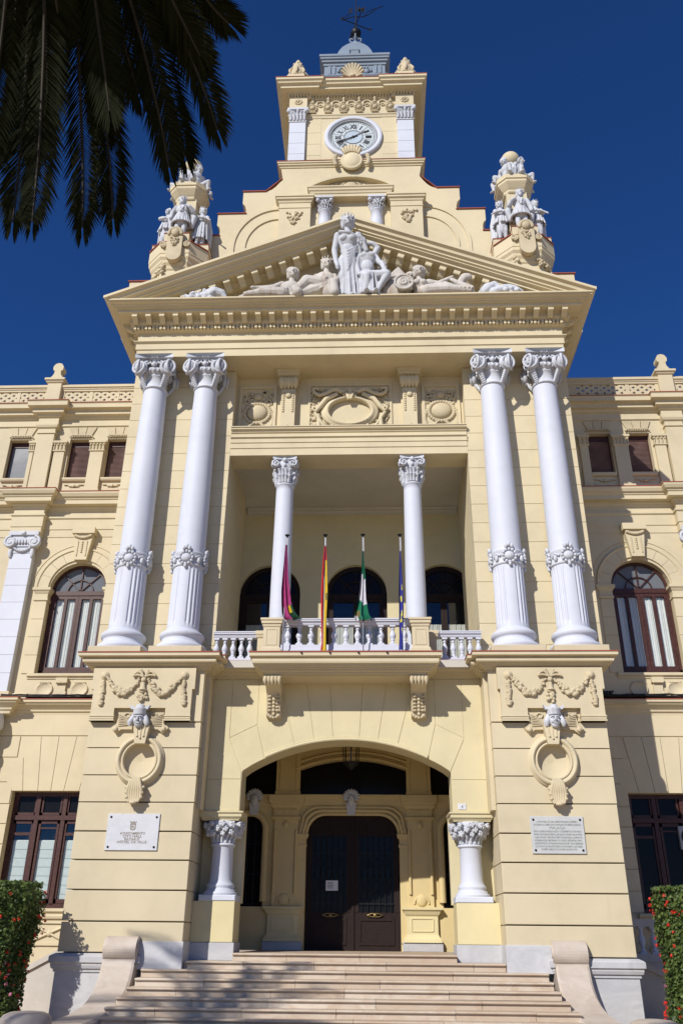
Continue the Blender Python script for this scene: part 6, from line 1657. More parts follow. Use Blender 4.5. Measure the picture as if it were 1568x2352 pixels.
def folds(F, c, r0, r1, z0, z1, n=14, rr=0.03, ry=0.8, seed=0, sway=0.05):
    """upright drapery folds round a skirt"""
    rg = random.Random(seed)
    for i in range(n):
        a = 2*PI*i/n + rg.uniform(-.12,.12); b = a + rg.uniform(-sway*3, sway*3)
        F.cap((c[0]+r0*cos(a), c[1]+r0*ry*sin(a), z0), (c[0]+r1*cos(b), c[1]+r1*ry*sin(b), z1), rr*rg.uniform(.7,1.1), rr*rg.uniform(1.0,1.5), 7)
GP = 'white figures of the pediment sculpture'
PYY = -0.30; B0 = 18.26
# --- standing crowned woman in the middle
F = Fig(); y = -0.36; b = B0+0.02
F.head((0.0, y-0.04, 21.46), 0.235, (0.08,-1,0.10), True, 0.6)
F.cap((0.0,y,21.25),(0.0,y+0.02,20.98),0.11,0.13)
F.ell((0.0,y,20.72),(0.33,0.22,0.36)); F.ell((-0.13,y-0.16,20.70),(0.13,0.10,0.12)); F.ell((0.13,y-0.16,20.70),(0.13,0.10,0.12))
F.ell((0.0,y,20.32),(0.25,0.19,0.30)); F.ell((0.0,y,19.92),(0.31,0.22,0.28))
F.path([(-0.34,y,20.95),(-0.44,y-0.02,20.30),(-0.38,y-0.16,19.72),(-0.34,y-0.22,19.55)],[0.12,0.10,0.075,0.07]); F.ell((-0.33,y-0.24,19.48),(0.07,0.06,0.11))
for k in range(4): F.cap((-0.37+0.03*k,y-0.25,19.46),(-0.36+0.03*k,y-0.26,19.33+0.02*abs(k-1)),0.02,0.016,6)
F.path([(0.34,y,20.95),(0.52,y,20.55),(0.62,y-0.05,20.25)],[0.12,0.10,0.08])
F.path([(-0.14,y-0.02,19.85),(-0.16,y-0.10,19.15),(-0.15,y-0.03,18.45)],[0.19,0.15,0.11]); F.path([(0.14,y,19.85),(0.15,y-0.02,19.15),(0.15,y,18.40)],[0.19,0.15,0.12])
F.cap((0.0,y+0.05,19.7),(0.0,y+0.05,18.35),0.26,0.32); folds(F,(0.02,y+0.02),0.27,0.40,19.75,18.30,16,0.035,0.72,3)
for i in range(7):   # draped overfold and sash
    t = i/6; F.path([(-0.28+0.02*i,y-0.14,20.55-0.10*i),(0.0,y-0.24,20.10-0.13*i),(0.30-0.01*i,y-0.12,20.42-0.07*i)],[0.022,0.03,0.022],6)
F.path([(-0.26,y-0.14,20.98),(0.05,y-0.24,20.86),(0.34,y-0.08,20.75),(0.40,y+0.05,20.1),(0.36,y+0.05,19.0)],[0.06,0.06,0.08,0.09,0.10],8)
F.ell((-0.14,y-0.15,18.33),(0.09,0.20,0.07)); F.ell((0.16,y-0.14,18.33),(0.09,0.20,0.07))
F.mb.v = [(x*0.98, yy+0.10-0.155*(z-B0), B0+(z-B0)*0.88) for x, yy, z in F.mb.v]
F.finish('statue', 'tall crowned white statue of a draped woman standing at the pediment centre', 'statue', 0.027, 'statue', GP, (0.0,y,B0))
# --- leaning nude man, seated, right of the woman
F = Fig(); y = -0.34
F.head((0.40,y-0.08,20.47), 0.21, (-0.35,-1,-0.25), True)
F.cap((0.46,y,20.34),(0.58,y,20.12),0.10,0.12)
F.ell((0.62,y,19.95),(0.30,0.20,0.30)); F.ell((0.52,y-0.15,19.98),(0.13,0.07,0.10)); F.ell((0.74,y-0.15,20.0),(0.13,0.07,0.10))
F.ell((0.62,y-0.02,19.58),(0.235,0.18,0.30)); F.ell((0.62,y,19.22),(0.29,0.22,0.22))
F.path([(0.86,y+0.02,20.15),(0.98,y+0.05,20.42),(0.82,y-0.02,20.55),(0.62,y,20.60)],[0.11,0.095,0.08,0.07])
F.path([(0.36,y-0.03,20.14),(0.28,y-0.12,19.62),(0.36,y-0.22,19.16)],[0.115,0.095,0.07]); F.ell((0.40,y-0.25,19.10),(0.09,0.07,0.06))
for k in range(4): F.cap((0.42,y-0.27,19.13-0.035*k),(0.52,y-0.29,19.10-0.03*k),0.02,0.016,6)
F.path([(0.72,y-0.05,19.20),(1.25,y-0.22,19.12),(1.22,y-0.18,19.02)],[0.19,0.145,0.13]); F.path([(1.26,y-0.22,19.08),(1.05,y-0.20,18.72),(0.92,y-0.24,18.40)],[0.13,0.105,0.075]); F.ell((0.90,y-0.34,18.34),(0.08,0.18,0.06))
F.path([(0.52,y-0.08,19.18),(0.62,y-0.35,18.95),(0.60,y-0.30,18.40)],[0.19,0.14,0.09]); F.ell((0.60,y-0.40,18.33),(0.08,0.16,0.06))
F.path([(1.10,y-0.15,19.62),(1.16,y-0.25,19.34),(1.24,y-0.30,19.12)],[0.09,0.075,0.06]); F.path([(0.88,y+0.05,20.1),(1.02,y-0.05,19.75),(1.10,y-0.15,19.60)],[0.10,0.09,0.085])
folds(F,(0.66,y-0.1),0.26,0.36,19.15,18.32,13,0.05,0.8,5); F.cap((0.66,y,19.0),(0.66,y,18.35),0.24,0.28)
F.mb.v = [(x*0.99, yy+0.08-0.10*(z-B0), B0+(z-B0)*0.94) for x, yy, z in F.mb.v]
F.finish('statue', 'white nude man statue slumped beside the standing woman', 'statue', 0.027, 'statue', GP, (0.65,y,B0))
# --- helmeted woman with ship prow, left
F = Fig(); y = -0.22
F.head((-0.68,y-0.04,19.80), 0.20, (0.25,-1,0.05), True, 0.5); F.cap((-0.68,y,19.62),(-0.70,y,19.44),0.09,0.12)
F.ell((-0.74,y,19.18),(0.36,0.22,0.32)); F.path([(-1.02,y,19.32),(-1.14,y-0.1,19.02),(-0.92,y-0.24,18.86)],[0.11,0.09,0.07]); F.path([(-0.44,y,19.32),(-0.36,y-0.08,19.0),(-0.40,y-0.2,18.8)],[0.11,0.09,0.07])
F.path([(-0.78,y-0.1,18.92),(-1.30,y-0.20,18.98),(-1.62,y-0.22,18.55),(-1.70,y-0.3,18.36)],[0.24,0.20,0.14,0.09]); F.path([(-0.8,y-0.05,18.8),(-1.2,y-0.05,18.66),(-1.75,y-0.1,18.42)],[0.26,0.24,0.18])
for k in range(26): F.ell((-0.62+random.uniform(-.20,.20),y-0.24-random.random()*.06,18.55+random.random()*0.55),(0.055,0.05,0.055))
for k in range(6): F.path([(-0.30,y-0.26,19.02-0.11*k),(-0.52,y-0.34,18.90-0.09*k),(-0.68,y-0.22,18.62-0.04*k)],[0.03,0.045,0.03],6)
F.path([(-0.28,y-0.2,19.05),(-0.44,y-0.36,18.75),(-0.40,y-0.36,18.36)],[0.10,0.14,0.16]); F.ell((-0.52,y-0.2,18.5),(0.28,0.22,0.25))
F.finish('statue', 'white helmeted woman statue seated by a ship prow, left of the centre', 'statue', 0.027, 'statue_worn', GP, (-0.7,y,B0))
# --- reclining figure, left
F = Fig(); y = -0.28
F.head((-1.77,y-0.05,19.38), 0.20, (0.15,-1,0.02), True); F.cap((-1.78,y,19.2),(-1.80,y,19.02),0.09,0.12)
F.ell((-1.83,y,18.82),(0.34,0.21,0.26)); F.ell((-1.98,y,18.55),(0.34,0.24,0.22))
F.path([(-2.10,y,18.98),(-2.36,y-0.08,18.80),(-2.66,y-0.14,18.74),(-2.92,y-0.16,18.74)],[0.11,0.09,0.07,0.05]); F.ell((-3.0,y-0.17,18.73),(0.10,0.06,0.05))
F.path([(-1.54,y,18.96),(-1.42,y-0.10,18.70),(-1.50,y-0.22,18.42)],[0.11,0.09,0.07])
F.path([(-2.05,y-0.05,18.50),(-2.55,y-0.12,18.58),(-3.10,y-0.10,18.44),(-3.40,y-0.1,18.38)],[0.24,0.20,0.12,0.08]); F.path([(-2.05,y-0.2,18.42),(-2.6,y-0.28,18.42),(-3.2,y-0.28,18.36)],[0.22,0.17,0.09])
for k in range(9): F.path([(-1.9-0.12*k,y-0.24,18.62-0.015*k),(-2.05-0.13*k,y-0.34,18.42)],[0.035,0.045],6)
F.cap((-1.65,y-0.34,18.50),(-1.55,y-0.36,18.34),0.13,0.16)
F.finish('statue', 'worn white figure reclining at the left with outstretched arm', 'statue', 0.027, 'statue_worn', GP, (-1.9,y,B0))
# --- winged figure with wheel, right
F = Fig(); y = -0.16
F.head((1.06,y-0.05,19.70), 0.20, (-0.25,-1,0.05), True, 0.5); F.cap((1.10,y,19.55),(1.18,y,19.36),0.09,0.12)
F.ell((1.28,y,19.15),(0.34,0.2,0.30)); F.path([(1.50,y,19.30),(1.72,y-0.08,19.2),(1.80,y-0.1,18.9)],[0.10,0.09,0.10])
for k in range(6): F.path([(1.40,y+0.05,19.45),(1.62+0.05*k,y+0.05,19.72-0.09*k),(1.86+0.02*k,y+0.08,19.46-0.10*k)],[0.06,0.05,0.03],6)
n = 20
for i in range(n):
    a0, a1 = PI*i/n, PI*(i+1)/n; F.cap((1.50+0.40*cos(a0),y-0.22,18.78+0.36*sin(a0)),(1.50+0.40*cos(a1),y-0.22,18.78+0.36*sin(a1)),0.05,0.05,7)
for i in range(5): a = PI*(i+0.5)/5; F.cap((1.50,y-0.2,18.78),(1.50+0.38*cos(a),y-0.2,18.78+0.34*sin(a)),0.025,0.025,6)
F.ell((1.50,y-0.16,18.72),(0.40,0.12,0.36)); F.cap((1.92,y-0.12,19.10),(1.92,y-0.14,18.6),0.09,0.11)
F.ell((1.4,y,18.6),(0.45,0.2,0.32))
F.finish('statue', 'winged white figure behind a round wheel, right of the nude man', 'statue', 0.027, 'statue_worn', GP, (1.4,y,B0))
# --- reclining woman with shield, right
F = Fig(); y = -0.32
F.head((2.27,y-0.05,19.32), 0.20, (0.12,-1,0.02), True); F.cap((2.27,y,19.14),(2.27,y,18.98),0.085,0.11)
F.ell((2.28,y,18.78),(0.33,0.2,0.25)); F.ell((2.17,y-0.17,18.80),(0.11,0.09,0.10)); F.ell((2.38,y-0.17,18.80),(0.11,0.09,0.10)); F.ell((2.42,y,18.52),(0.36,0.23,0.2))
F.path([(2.56,y,18.93),(2.85,y-0.05,18.82),(3.18,y-0.08,18.98),(3.30,y-0.1,19.04)],[0.105,0.085,0.065,0.05])
F.path([(2.03,y,18.93),(1.92,y-0.1,18.68),(1.98,y-0.22,18.5)],[0.105,0.085,0.065])
F.path([(2.5,y-0.05,18.48),(3.05,y-0.12,18.60),(3.55,y-0.12,18.46),(3.92,y-0.12,18.36)],[0.24,0.19,0.12,0.08]); F.path([(2.5,y-0.2,18.42),(3.1,y-0.26,18.42),(3.8,y-0.24,18.34)],[0.2,0.15,0.09])
for k in range(10): F.path([(2.6+0.13*k,y-0.2,18.66-0.014*k),(2.72+0.13*k,y-0.34,18.40)],[0.035,0.045],6)
F.ell((1.76,y-0.26,18.66),(0.30,0.10,0.30)); 
for i in range(22): a = 2*PI*i/22; F.ell((1.76+0.28*cos(a),y-0.34,18.66+0.28*sin(a)),(0.045,0.04,0.045))
F.path([(1.76+x,y-0.36,18.66+z) for x, z in spiral(0,0,0.18,0.03,0,1.5,14)],[0.035]*15,6)
F.path([(3.45,y,18.60),(3.62,y-0.05,18.95),(3.80,y-0.08,19.06)],[0.12,0.13,0.10]); F.ell((3.74,y-0.08,19.04),(0.20,0.12,0.13)); F.path([(3.3,y-0.1,18.9),(3.5,y-0.1,18.75),(3.85,y-0.15,18.5)],[0.07,0.10,0.12])
F.finish('statue', 'white reclining woman statue holding a round shield on the right', 'statue', 0.027, 'statue_worn', GP, (2.4,y,B0))
# --- smaller figures filling the group behind
F = Fig(); y = -0.05
F.head((-1.22,y-0.06,19.22), 0.15, (0.3,-1,-0.1), True); F.cap((-1.22,y,19.08),(-1.22,y,18.95),0.07,0.09); F.ell((-1.22,y,18.78),(0.21,0.15,0.22)); F.ell((-1.22,y,18.5),(0.22,0.17,0.22))
F.path([(-1.04,y,18.9),(-0.98,y-0.12,18.7),(-1.1,y-0.25,18.62)],[0.07,0.06,0.05]); F.path([(-1.40,y,18.9),(-1.50,y-0.12,18.72),(-1.36,y-0.28,18.8)],[0.07,0.06,0.05]); F.ell((-1.32,y-0.30,18.86),(0.11,0.10,0.14))
F.finish('statue', 'small white child figure holding a vase behind the left reclining figure', 'statue', 0.027, 'statue_worn', GP, (-1.2,y,B0))
F = Fig(); y = -0.02
F.head((1.98,y-0.06,19.40), 0.14, (-0.3,-1,-0.05), True); F.cap((1.98,y,19.28),(1.98,y,19.12),0.065,0.09); F.ell((1.96,y,18.95),(0.22,0.14,0.22)); F.ell((1.96,y,18.6),(0.24,0.16,0.3))
for k in range(7): F.path([(1.80+0.05*k,y-0.10,18.95),(1.78+0.06*k,y-0.16,18.40)],[0.03,0.04],6)
F.path([(2.12,y,19.05),(2.02,y-0.2,18.92),(1.86,y-0.2,19.0)],[0.07,0.055,0.05])
F.finish('statue', 'small white draped figure behind the round shield on the right', 'statue', 0.027, 'statue_worn', GP, (1.96,y,B0))
F = Fig(); y = 0.05
for k in range(12): F.path([(-2.9+0.14*k,y,18.3),(-2.85+0.15*k,y-0.04,18.62+0.10*((k*7)%3)),(-2.80+0.16*k,y-0.05,18.80+0.09*((k*5)%4))],[0.09,0.07,0.04],7)
F.cap((-3.0,y+0.05,18.35),(-1.3,y+0.05,18.45),0.14,0.2)
F.finish('sculpted_leaf_mass', 'weathered carved leaves behind the reclining figure at the left', 'sculpture', 0.03, 'statue_worn', None, (-2.2,y,B0))
# --- fruit heap and amphora heap in the corners
rg = random.Random(4); F = Fig(); y = -0.30
for k in range(46): x = rg.uniform(-5.15,-4.25); F.ell((x,y+rg.uniform(-.16,.12),18.34+rg.random()*0.34*(1-abs(x+4.55)/0.85)),(rg.uniform(.06,.10),)*3)
F.path([(-4.55,y,18.48),(-4.25,y,18.66),(-4.02,y,18.62),(-3.86,y,18.42)],[0.20,0.21,0.15,0.06]); F.cap((-5.1,y,18.33),(-4.3,y,18.36),0.12,0.16)
F.finish('sculpted_fruit_heap', 'white carved horn of fruit in the left corner of the pediment', 'sculpture', 0.03, 'statue', None, (-4.5,y,B0))
F = Fig(); y = -0.30
F.path([(4.15,y,18.36),(4.40,y,18.62),(4.62,y,18.78),(4.75,y,18.62)],[0.13,0.19,0.13,0.12]); F.path([(4.6,y-0.1,18.42),(4.95,y-0.1,18.56),(5.30,y-0.08,18.52),(5.48,y-0.08,18.44)],[0.15,0.13,0.09,0.04])
for k in range(18): x = rg.uniform(4.5,5.4); F.ell((x,y-0.1+rg.uniform(-.12,.1),18.36+rg.random()*0.16),(rg.uniform(.05,.09),)*3)
F.path([(4.9,y-0.05,18.6),(5.05,y-0.05,18.72),(5.3,y-0.05,18.66)],[0.05,0.05,0.03]); F.cap((4.2,y,18.33),(5.2,y,18.34),0.12,0.10)
F.finish('sculpted_amphora_heap', 'white carved bundle with fish in the right corner of the pediment', 'sculpture', 0.03, 'statue', None, (4.8,y,B0))

# --- corner groups: crowned king in front, companions at the sides, four kneeling bearers round the orb
def king(flip):
    F = Fig(); y = -0.72; s = flip
    F.head((0.03*s,y-0.06,2.02), 0.155, (0.06*s,-1,0.0), True, 1.2, True); F.cap((0,y,1.88),(0,y,1.76),0.075,0.10)
    F.ell((0,y,1.56),(0.27,0.18,0.26)); F.ell((0,y,1.24),(0.25,0.18,0.26))
    v0 = 1.20; folds(F,(0,y),0.24,0.36,1.25,0.82,18,0.035,0.7,2,0.02); F.cap((0,y,1.2),(0,y,0.95),0.25,0.26)
    for k in range(20): a = 2*PI*k/20; F.ell((0.37*cos(a),y+0.26*sin(a),0.80),(0.05,0.05,0.035))
    F.path([(-0.27*s,y,1.70),(-0.42*s,y-0.02,1.42),(-0.30*s,y-0.18,1.56),(-0.20*s,y-0.2,1.62)],[0.10,0.10,0.075,0.06])
    F.path([(0.27*s,y,1.70),(0.40*s,y,1.36),(0.42*s,y-0.05,1.12)],[0.10,0.10,0.08]); F.path([(0.34*s,y+0.08,1.7),(0.46*s,y+0.1,1.2),(0.40*s,y+0.12,0.72)],[0.10,0.13,0.10]); F.path([(-0.34*s,y+0.1,1.7),(-0.46*s,y+0.1,1.2),(-0.40*s,y+0.12,0.80)],[0.10,0.12,0.09])
    for k in (-1, 1): F.path([(0.13*k,y,0.95),(0.14*k,y-0.05,0.48),(0.14*k,y,0.10)],[0.13,0.095,0.06]); F.path([(0.14*k,y+0.03,0.40),(0.14*k,y+0.02,0.25)],[0.085,0.07]); F.ell((0.15*k,y-0.08,0.05),(0.075,0.16,0.055))
    F.path([(-0.1,y-0.16,1.68),(0.0,y-0.24,1.35),(0.1,y-0.16,1.68)],[0.02,0.022,0.02],6); F.ell((0,y-0.26,1.30),(0.07,0.05,0.08))
    return F
def page(flip, hat, skirt, staff):
    """companion on a side arm, turned outwards"""
    F = Fig(); s = flip; x = 0.68*s; f = (0.55*s,-1,-0.05)
    F.head((x+0.02*s,-0.30,1.92), 0.145, f, True, 1.0 if hat else None); F.cap((x,-0.28,1.78),(x,-0.26,1.68),0.07,0.10)
    F.ell((x,-0.26,1.46),(0.25,0.19,0.26)); F.ell((x,-0.26,1.16),(0.22,0.18,0.26))
    F.path([(x-0.20,-0.28,1.62),(x-0.26,-0.48,1.38),(x-0.05,-0.56,1.34)],[0.09,0.08,0.06]); F.path([(x+0.20,-0.26,1.62),(x+0.27,-0.40,1.36),(x+0.06,-0.54,1.34)],[0.09,0.08,0.06])
    folds(F,(x,-0.26),0.23,0.33,1.3,0.86 if skirt else 0.35,15,0.035,0.8,9,0.03); F.cap((x,-0.26,1.2),(x,-0.24,0.5),0.22,0.22)
    for k in (-1, 1): F.path([(x+0.10*k,-0.28,0.95),(x+0.11*k,-0.36,0.48),(x+0.11*k,-0.30,0.10)],[0.13,0.095,0.06]); F.ell((x+0.12*k,-0.38,0.05),(0.07,0.15,0.055))
    F.path([(x+0.2*s,-0.1,1.65),(x+0.28*s,0.0,1.1),(x+0.26*s,0.0,0.25)],[0.10,0.13,0.14]); F.path([(x-0.2*s,-0.05,1.6),(x-0.22*s,-0.02,0.9),(x-0.2*s,0.0,0.12)],[0.09,0.12,0.12])
    if staff: F.path([(x+0.20*s,-0.54,1.34),(x+0.40*s,-0.58,1.16)],[0.03,0.04],7)
    return F
def bearer():
    """kneeling nude man, back to the orb, arms spread"""
    F = Fig()
    F.head((0,-0.46,1.02), 0.14, (0.2,-1,-0.35), True); F.cap((0,-0.42,0.92),(0,-0.38,0.82),0.07,0.10)
    F.ell((0,-0.36,0.66),(0.25,0.17,0.22)); F.ell((0,-0.36,0.40),(0.19,0.15,0.20)); F.ell((0,-0.36,0.20),(0.22,0.18,0.16))
    for k in (-1, 1):
        F.path([(0.24*k,-0.36,0.78),(0.36*k,-0.30,0.52),(0.30*k,-0.24,0.30)],[0.09,0.075,0.055])
        F.path([(0.12*k,-0.40,0.18),(0.34*k,-0.66,0.42 if k > 0 else 0.30),(0.36*k,-0.62,0.06)],[0.13,0.095,0.06]); F.ell((0.38*k,-0.68,0.04),(0.06,0.12,0.04))
    F.cap((0,-0.2,0.1),(0,-0.2,0.5),0.16,0.14)
    return F
GC = 'white statues on the gable corner pedestals'
side = {-1: 'left', 1: 'right'}
bearer_src = None
for sg in (-1, 1):
    ox, oy, oz = sg*6.12, 2.06, 22.63
    def place(F, name, label, cat='statue', grp=GC, z=oz, vox=0.024):
        F.mb.v = [(x*0.93, yy*0.95, zz*0.93) for x, yy, zz in F.mb.v]
        o = F.finish(name, label, cat, vox, 'statue', grp, (0,0,0), 2); o.location = (ox, oy, z); return o
    place(king(-1 if sg < 0 else 1), 'statue', 'white crowned king statue in a short tunic on the front of the %s corner pedestal' % side[sg])
    place(page(-1, sg > 0, True, sg > 0), 'statue', 'white companion statue standing left of the king on the %s corner pedestal' % side[sg])
    place(page(1, True, sg > 0, True), 'statue', 'white companion statue standing right of the king on the %s corner pedestal' % side[sg])
    for q, nm in enumerate(('front left', 'front right', 'rear right', 'rear left')):
        a = rad((-45, 45, 135, 225)[q])
        if bearer_src is None:
            o = bearer().finish('kneeling_statue', None, None, 0.024, 'statue'); bearer_src = o
        else: o = bearer_src.copy(); COL.objects.link(o)
        o.location = (ox, oy, 25.60); o.rotation_euler = (0, 0, a)
        tag(o, 'white kneeling nude figure at the %s of the orb on the %s gable corner' % (nm, side[sg]), 'statue', 'kneeling figures round the orbs')
# ================================================================== flags
def flag(name, label, x, pole_top, rows, colour, mats, seed, folds_n=3.2, amp=0.05, y=-0.28, zb=6.80):
    f = empty(name, (x, y, zb), label, 'flag', 'flags standing along the balcony')
    MB().tube([(0,0,0),(0,0,pole_top-zb-0.03)], 0.017, 8).build('pole', 'steel', f)
    MB().lathe([(0.018,-0.08),(0.03,-0.06),(0.03,-0.03),(0.062,-0.015),(0.066,0.0),(0.0,0.012)], 0, 0, 12).build('pole_cap', 'iron', f).location = (0,0,pole_top-zb)
    n = 44; m = len(rows); fine = []
    for k in range(m-1):
        for q in range(5): t = q/5; fine.append([rows[k][i]+(rows[k+1][i]-rows[k][i])*t for i in range(3)])
    fine.append(rows[-1])
    v = []; fc = []; mi = []; rg = random.Random(seed); ph = rg.random()*6
    H = len(fine)
    for r, (z, xl, xr) in enumerate(fine):
        w = xr-xl
        for i in range(n+1):
            s = i/n
            # cloth gathers near the pole: accordion folds
            xx = xl + w*s + 0.10*w*math.sin(folds_n*2*PI*s + ph + r*0.03)
            yy = -0.02 - amp*(0.35+min(1, w/0.25))*math.sin(folds_n*2*PI*s + ph + 0.7 + 0.02*r) - 0.02*math.sin(1.7*PI*s + r*0.16)
            v.append((xx - x, yy, z + 0.012*math.sin(8*s+ph)*(r/H) - zb))
    for r in range(H-1):
        for i in range(n):
            fc.append((r*(n+1)+i, r*(n+1)+i+1, (r+1)*(n+1)+i+1, (r+1)*(n+1)+i)); mi.append(colour(i/n, r/(H-1)))
    me = bpy.data.meshes.new('cloth'); me.from_pydata(v, [], fc)
    for q in mats: me.materials.append(MATS[q])
    me.polygons.foreach_set('material_index', mi); me.polygons.foreach_set('use_smooth', [True]*len(fc)); me.update()
    obj('cloth', me, None, f)
    MB().tube([(0.022,-0.02,pole_top-zb-0.10),(0.03,-0.03,rows[0][0]-zb)], 0.006, 5).build('halyard', 'paper', f)
    return f
flag('flag', 'magenta and dark green flag hanging limp, leftmost on the balcony', -1.60, 10.11,
     [(9.80,-1.64,-1.60),(9.30,-1.66,-1.56),(8.8,-1.69,-1.53),(8.45,-1.71,-1.47),(8.1,-1.70,-1.42),(7.85,-1.69,-1.32),(7.74,-1.66,-1.22),(7.68,-1.58,-1.14)],
     lambda s, t: 0 if s < 0.62 - 0.22*max(0, (t-0.55)/0.45) or t < 0.58 else (2 if (0.62 < s < 0.80 and 0.58 < t < 0.70) else 1), ['flag_magenta', 'flag_darkgreen', 'flag_yellow'], 1, 2.2, 0.05)
flag('flag', 'red and yellow striped flag with a crest hanging to the balcony edge', -0.565, 10.11,
     [(9.76,-0.58,-0.54),(9.35,-0.61,-0.52),(8.9,-0.63,-0.50),(8.4,-0.645,-0.48),(7.9,-0.64,-0.49),(7.4,-0.62,-0.50),(7.05,-0.61,-0.49),(6.84,-0.64,-0.48)],
     lambda s, t: (0 if s > 0.3 else 0) if t < 0.13 else (0 if s < (0.42 - 0.15*math.sin(3*t) if t < 0.75 else 0.30 - 0.3*(t-0.75)) else (2 if (abs(s-0.80) < 0.09 and 0.40 < t < 0.48) else 1)), ['flag_red', 'flag_yellow', 'emblem'], 2, 1.4, 0.03)
flag('flag', 'green white green flag with a crest, third on the balcony', 0.455, 10.11,
     [(9.60,0.43,0.47),(9.25,0.42,0.49),(8.85,0.39,0.52),(8.5,0.36,0.53),(8.2,0.31,0.55),(7.95,0.24,0.60),(7.78,0.21,0.64),(7.66,0.24,0.72)],
     lambda s, t: 1 if (0.22+0.10*s < t < 0.52+0.16*s and t < 0.66) or (t > 0.84 and s < 0.24) else (2 if (0.18 < s < 0.30 and 0.74 < t < 0.9) else 0), ['flag_green', 'flag_white', 'emblem'], 3, 2.3, 0.055)
flag('flag', 'dark blue flag with yellow stars, rightmost on the balcony', 1.455, 10.10,
     [(9.60,1.43,1.47),(9.2,1.41,1.49),(8.8,1.39,1.50),(8.4,1.375,1.52),(8.0,1.375,1.52),(7.6,1.37,1.50),(7.2,1.37,1.48),(6.86,1.35,1.47)],
     lambda s, t: 1 if any(abs(s-a)*3 + abs(t-b)*14 < 0.42 for a, b in ((0.62,0.36),(0.48,0.47),(0.52,0.62),(0.45,0.68),(0.58,0.78))) else 0, ['flag_blue', 'flag_star'], 4, 1.5, 0.03)

# ================================================================== plaques, house number, lantern
def plaque(name, label, x0, x1, z0, z1, mat, d=0.03):
    p = empty(name, ((x0+x1)/2, -0.005, (z0+z1)/2), label, 'plaque')
    hw, hh = (x1-x0)/2, (z1-z0)/2
    MB().cbox(-hw, hw, -d, 0.0, -hh, hh, 0.006).build('stone_panel', mat, p)
    for sx in (-1, 1):
        for sz in (-1, 1):
            MB().lathe([(0.026,0.0),(0.026,0.012),(0.012,0.022),(0.0,0.024)], 0, 0, 8).build('stud', 'iron', p, (sx*(hw-0.075), -d, sz*(hh-0.075)), (PI/2,0,0))
    return p
P1 = plaque('city_hall_plaque', 'white marble plaque with crest and four lines of lettering, left pier', -5.62, -4.38, 2.105, 2.92, 'plaque_white')
LY = -0.0325
for t, z, s in (('AYUNTAMIENTO',2.455,0.078),('CITY HALL',2.390,0.078),('RATHAUS',2.325,0.078),('HÔTEL DE VILLE',2.262,0.078)):
    o = text(t, s, 'letter_brown', P1, (0.01, LY, z-2.5125), (PI/2,0,0), 'lettering', 0.0015, bold=0.001, sx=1.0)
    w = max((v.co.x for v in o.data.vertices)) - min((v.co.x for v in o.data.vertices)); tgt = {'AYUNTAMIENTO':0.60,'CITY HALL':0.45,'RATHAUS':0.36,'HÔTEL DE VILLE':0.70}[t]; o.scale = (tgt/w, 1, 1)
cr = MB(); zc = 2.62-2.5125
cr.prism([(-0.065,zc-0.035),(-0.05,zc-0.06),(0.0,zc-0.075),(0.05,zc-0.06),(0.065,zc-0.035),(0.065,zc+0.06),(0.048,zc+0.06),(0.048,zc-0.03),(0.0,zc-0.055),(-0.048,zc-0.03),(-0.048,zc+0.06),(-0.065,zc+0.06)], LY-0.002, LY+0.003)
cr.box(-0.065,0.065,LY-0.002,LY+0.003,zc+0.046,zc+0.064); cr.box(-0.03,0.03,LY-0.002,LY+0.003,zc+0.0,zc+0.015); cr.box(-0.03,-0.01,LY-0.002,LY+0.003,zc-0.03,zc+0.035); cr.box(0.01,0.035,LY-0.002,LY+0.003,zc-0.025,zc-0.01)
cr.box(-0.06,0.06,LY-0.002,LY+0.003,zc+0.075,zc+0.092)
for i in range(5): x = -0.06+0.03*i; cr.prism([(x-0.012,zc+0.092),(x+0.012,zc+0.092),(x+0.003+0.006*(i-2),zc+0.135),(x-0.006+0.006*(i-2),zc+0.13)], LY-0.002, LY+0.003)
cr.build('crest', 'letter_brown', P1)
P2 = plaque('history_plaque', 'grey stone plaque with many lines of small lettering, right pier', 4.33, 5.56, 2.09, 2.905, 'plaque_grey')
LINES = [('LA MUY NOBLE, MUY LEAL, SIEMPRE DENODADA, LA PRIMERA',0.92),('EN EL PELIGRO DE LA LIBERTAD, MUY HOSPITALARIA Y MUY BENEFICA CIUDAD DE',1.08),('MALAGA',0.36),
 ('FUE EN SU ORIGEN UN POBLADO BASTULO Y SUCESIVAMENTE FACTORIA FENICIA,',1.10),('EMPORIO CARTAGINES, MUNICIPIO AL QUE ROMA LE CONCEDIO UNA LEX PROPIA',1.10),('Y LUEGO VISIGODA Y BIZANTINA Y PUERTO DEL ISLAM BAJO LA DOMINACION',1.10),
 ('MUSULMANA, ENTRE EL MEDITERRANEO Y EL ATLANTICO, ENTRE EUROPA Y AFRICA.',1.08),('LOS REYES CATOLICOS LA CONQUISTARON EN AGOSTO DE 1487 Y POR SUS ORDENANZAS',1.10),('DE 27 DE MAYO DE 1489 INSTITUYERON SU AYUNTAMIENTO, QUE CELEBRO',1.08),('EL PRIMER CABILDO EN 26 DE JUNIO DE DICHO AÑO.',0.82)]
ZL = [2.765,2.700,2.622,2.553,2.487,2.422,2.357,2.292,2.227,2.165]
for (t, w), z in zip(LINES, ZL):
    o = text(t, 0.058 if t != 'MALAGA' else 0.085, 'letter_grey', P2, (0.0, LY, z-2.4975), (PI/2,0,0), 'lettering', 0.0015)
    ww = max(v.co.x for v in o.data.vertices) - min(v.co.x for v in o.data.vertices); o.scale = (w/ww, 1, 1)
HN = empty('house_number', (2.85, 0.795, 3.22), 'small white tile with the number 4 above the right column', 'house number')
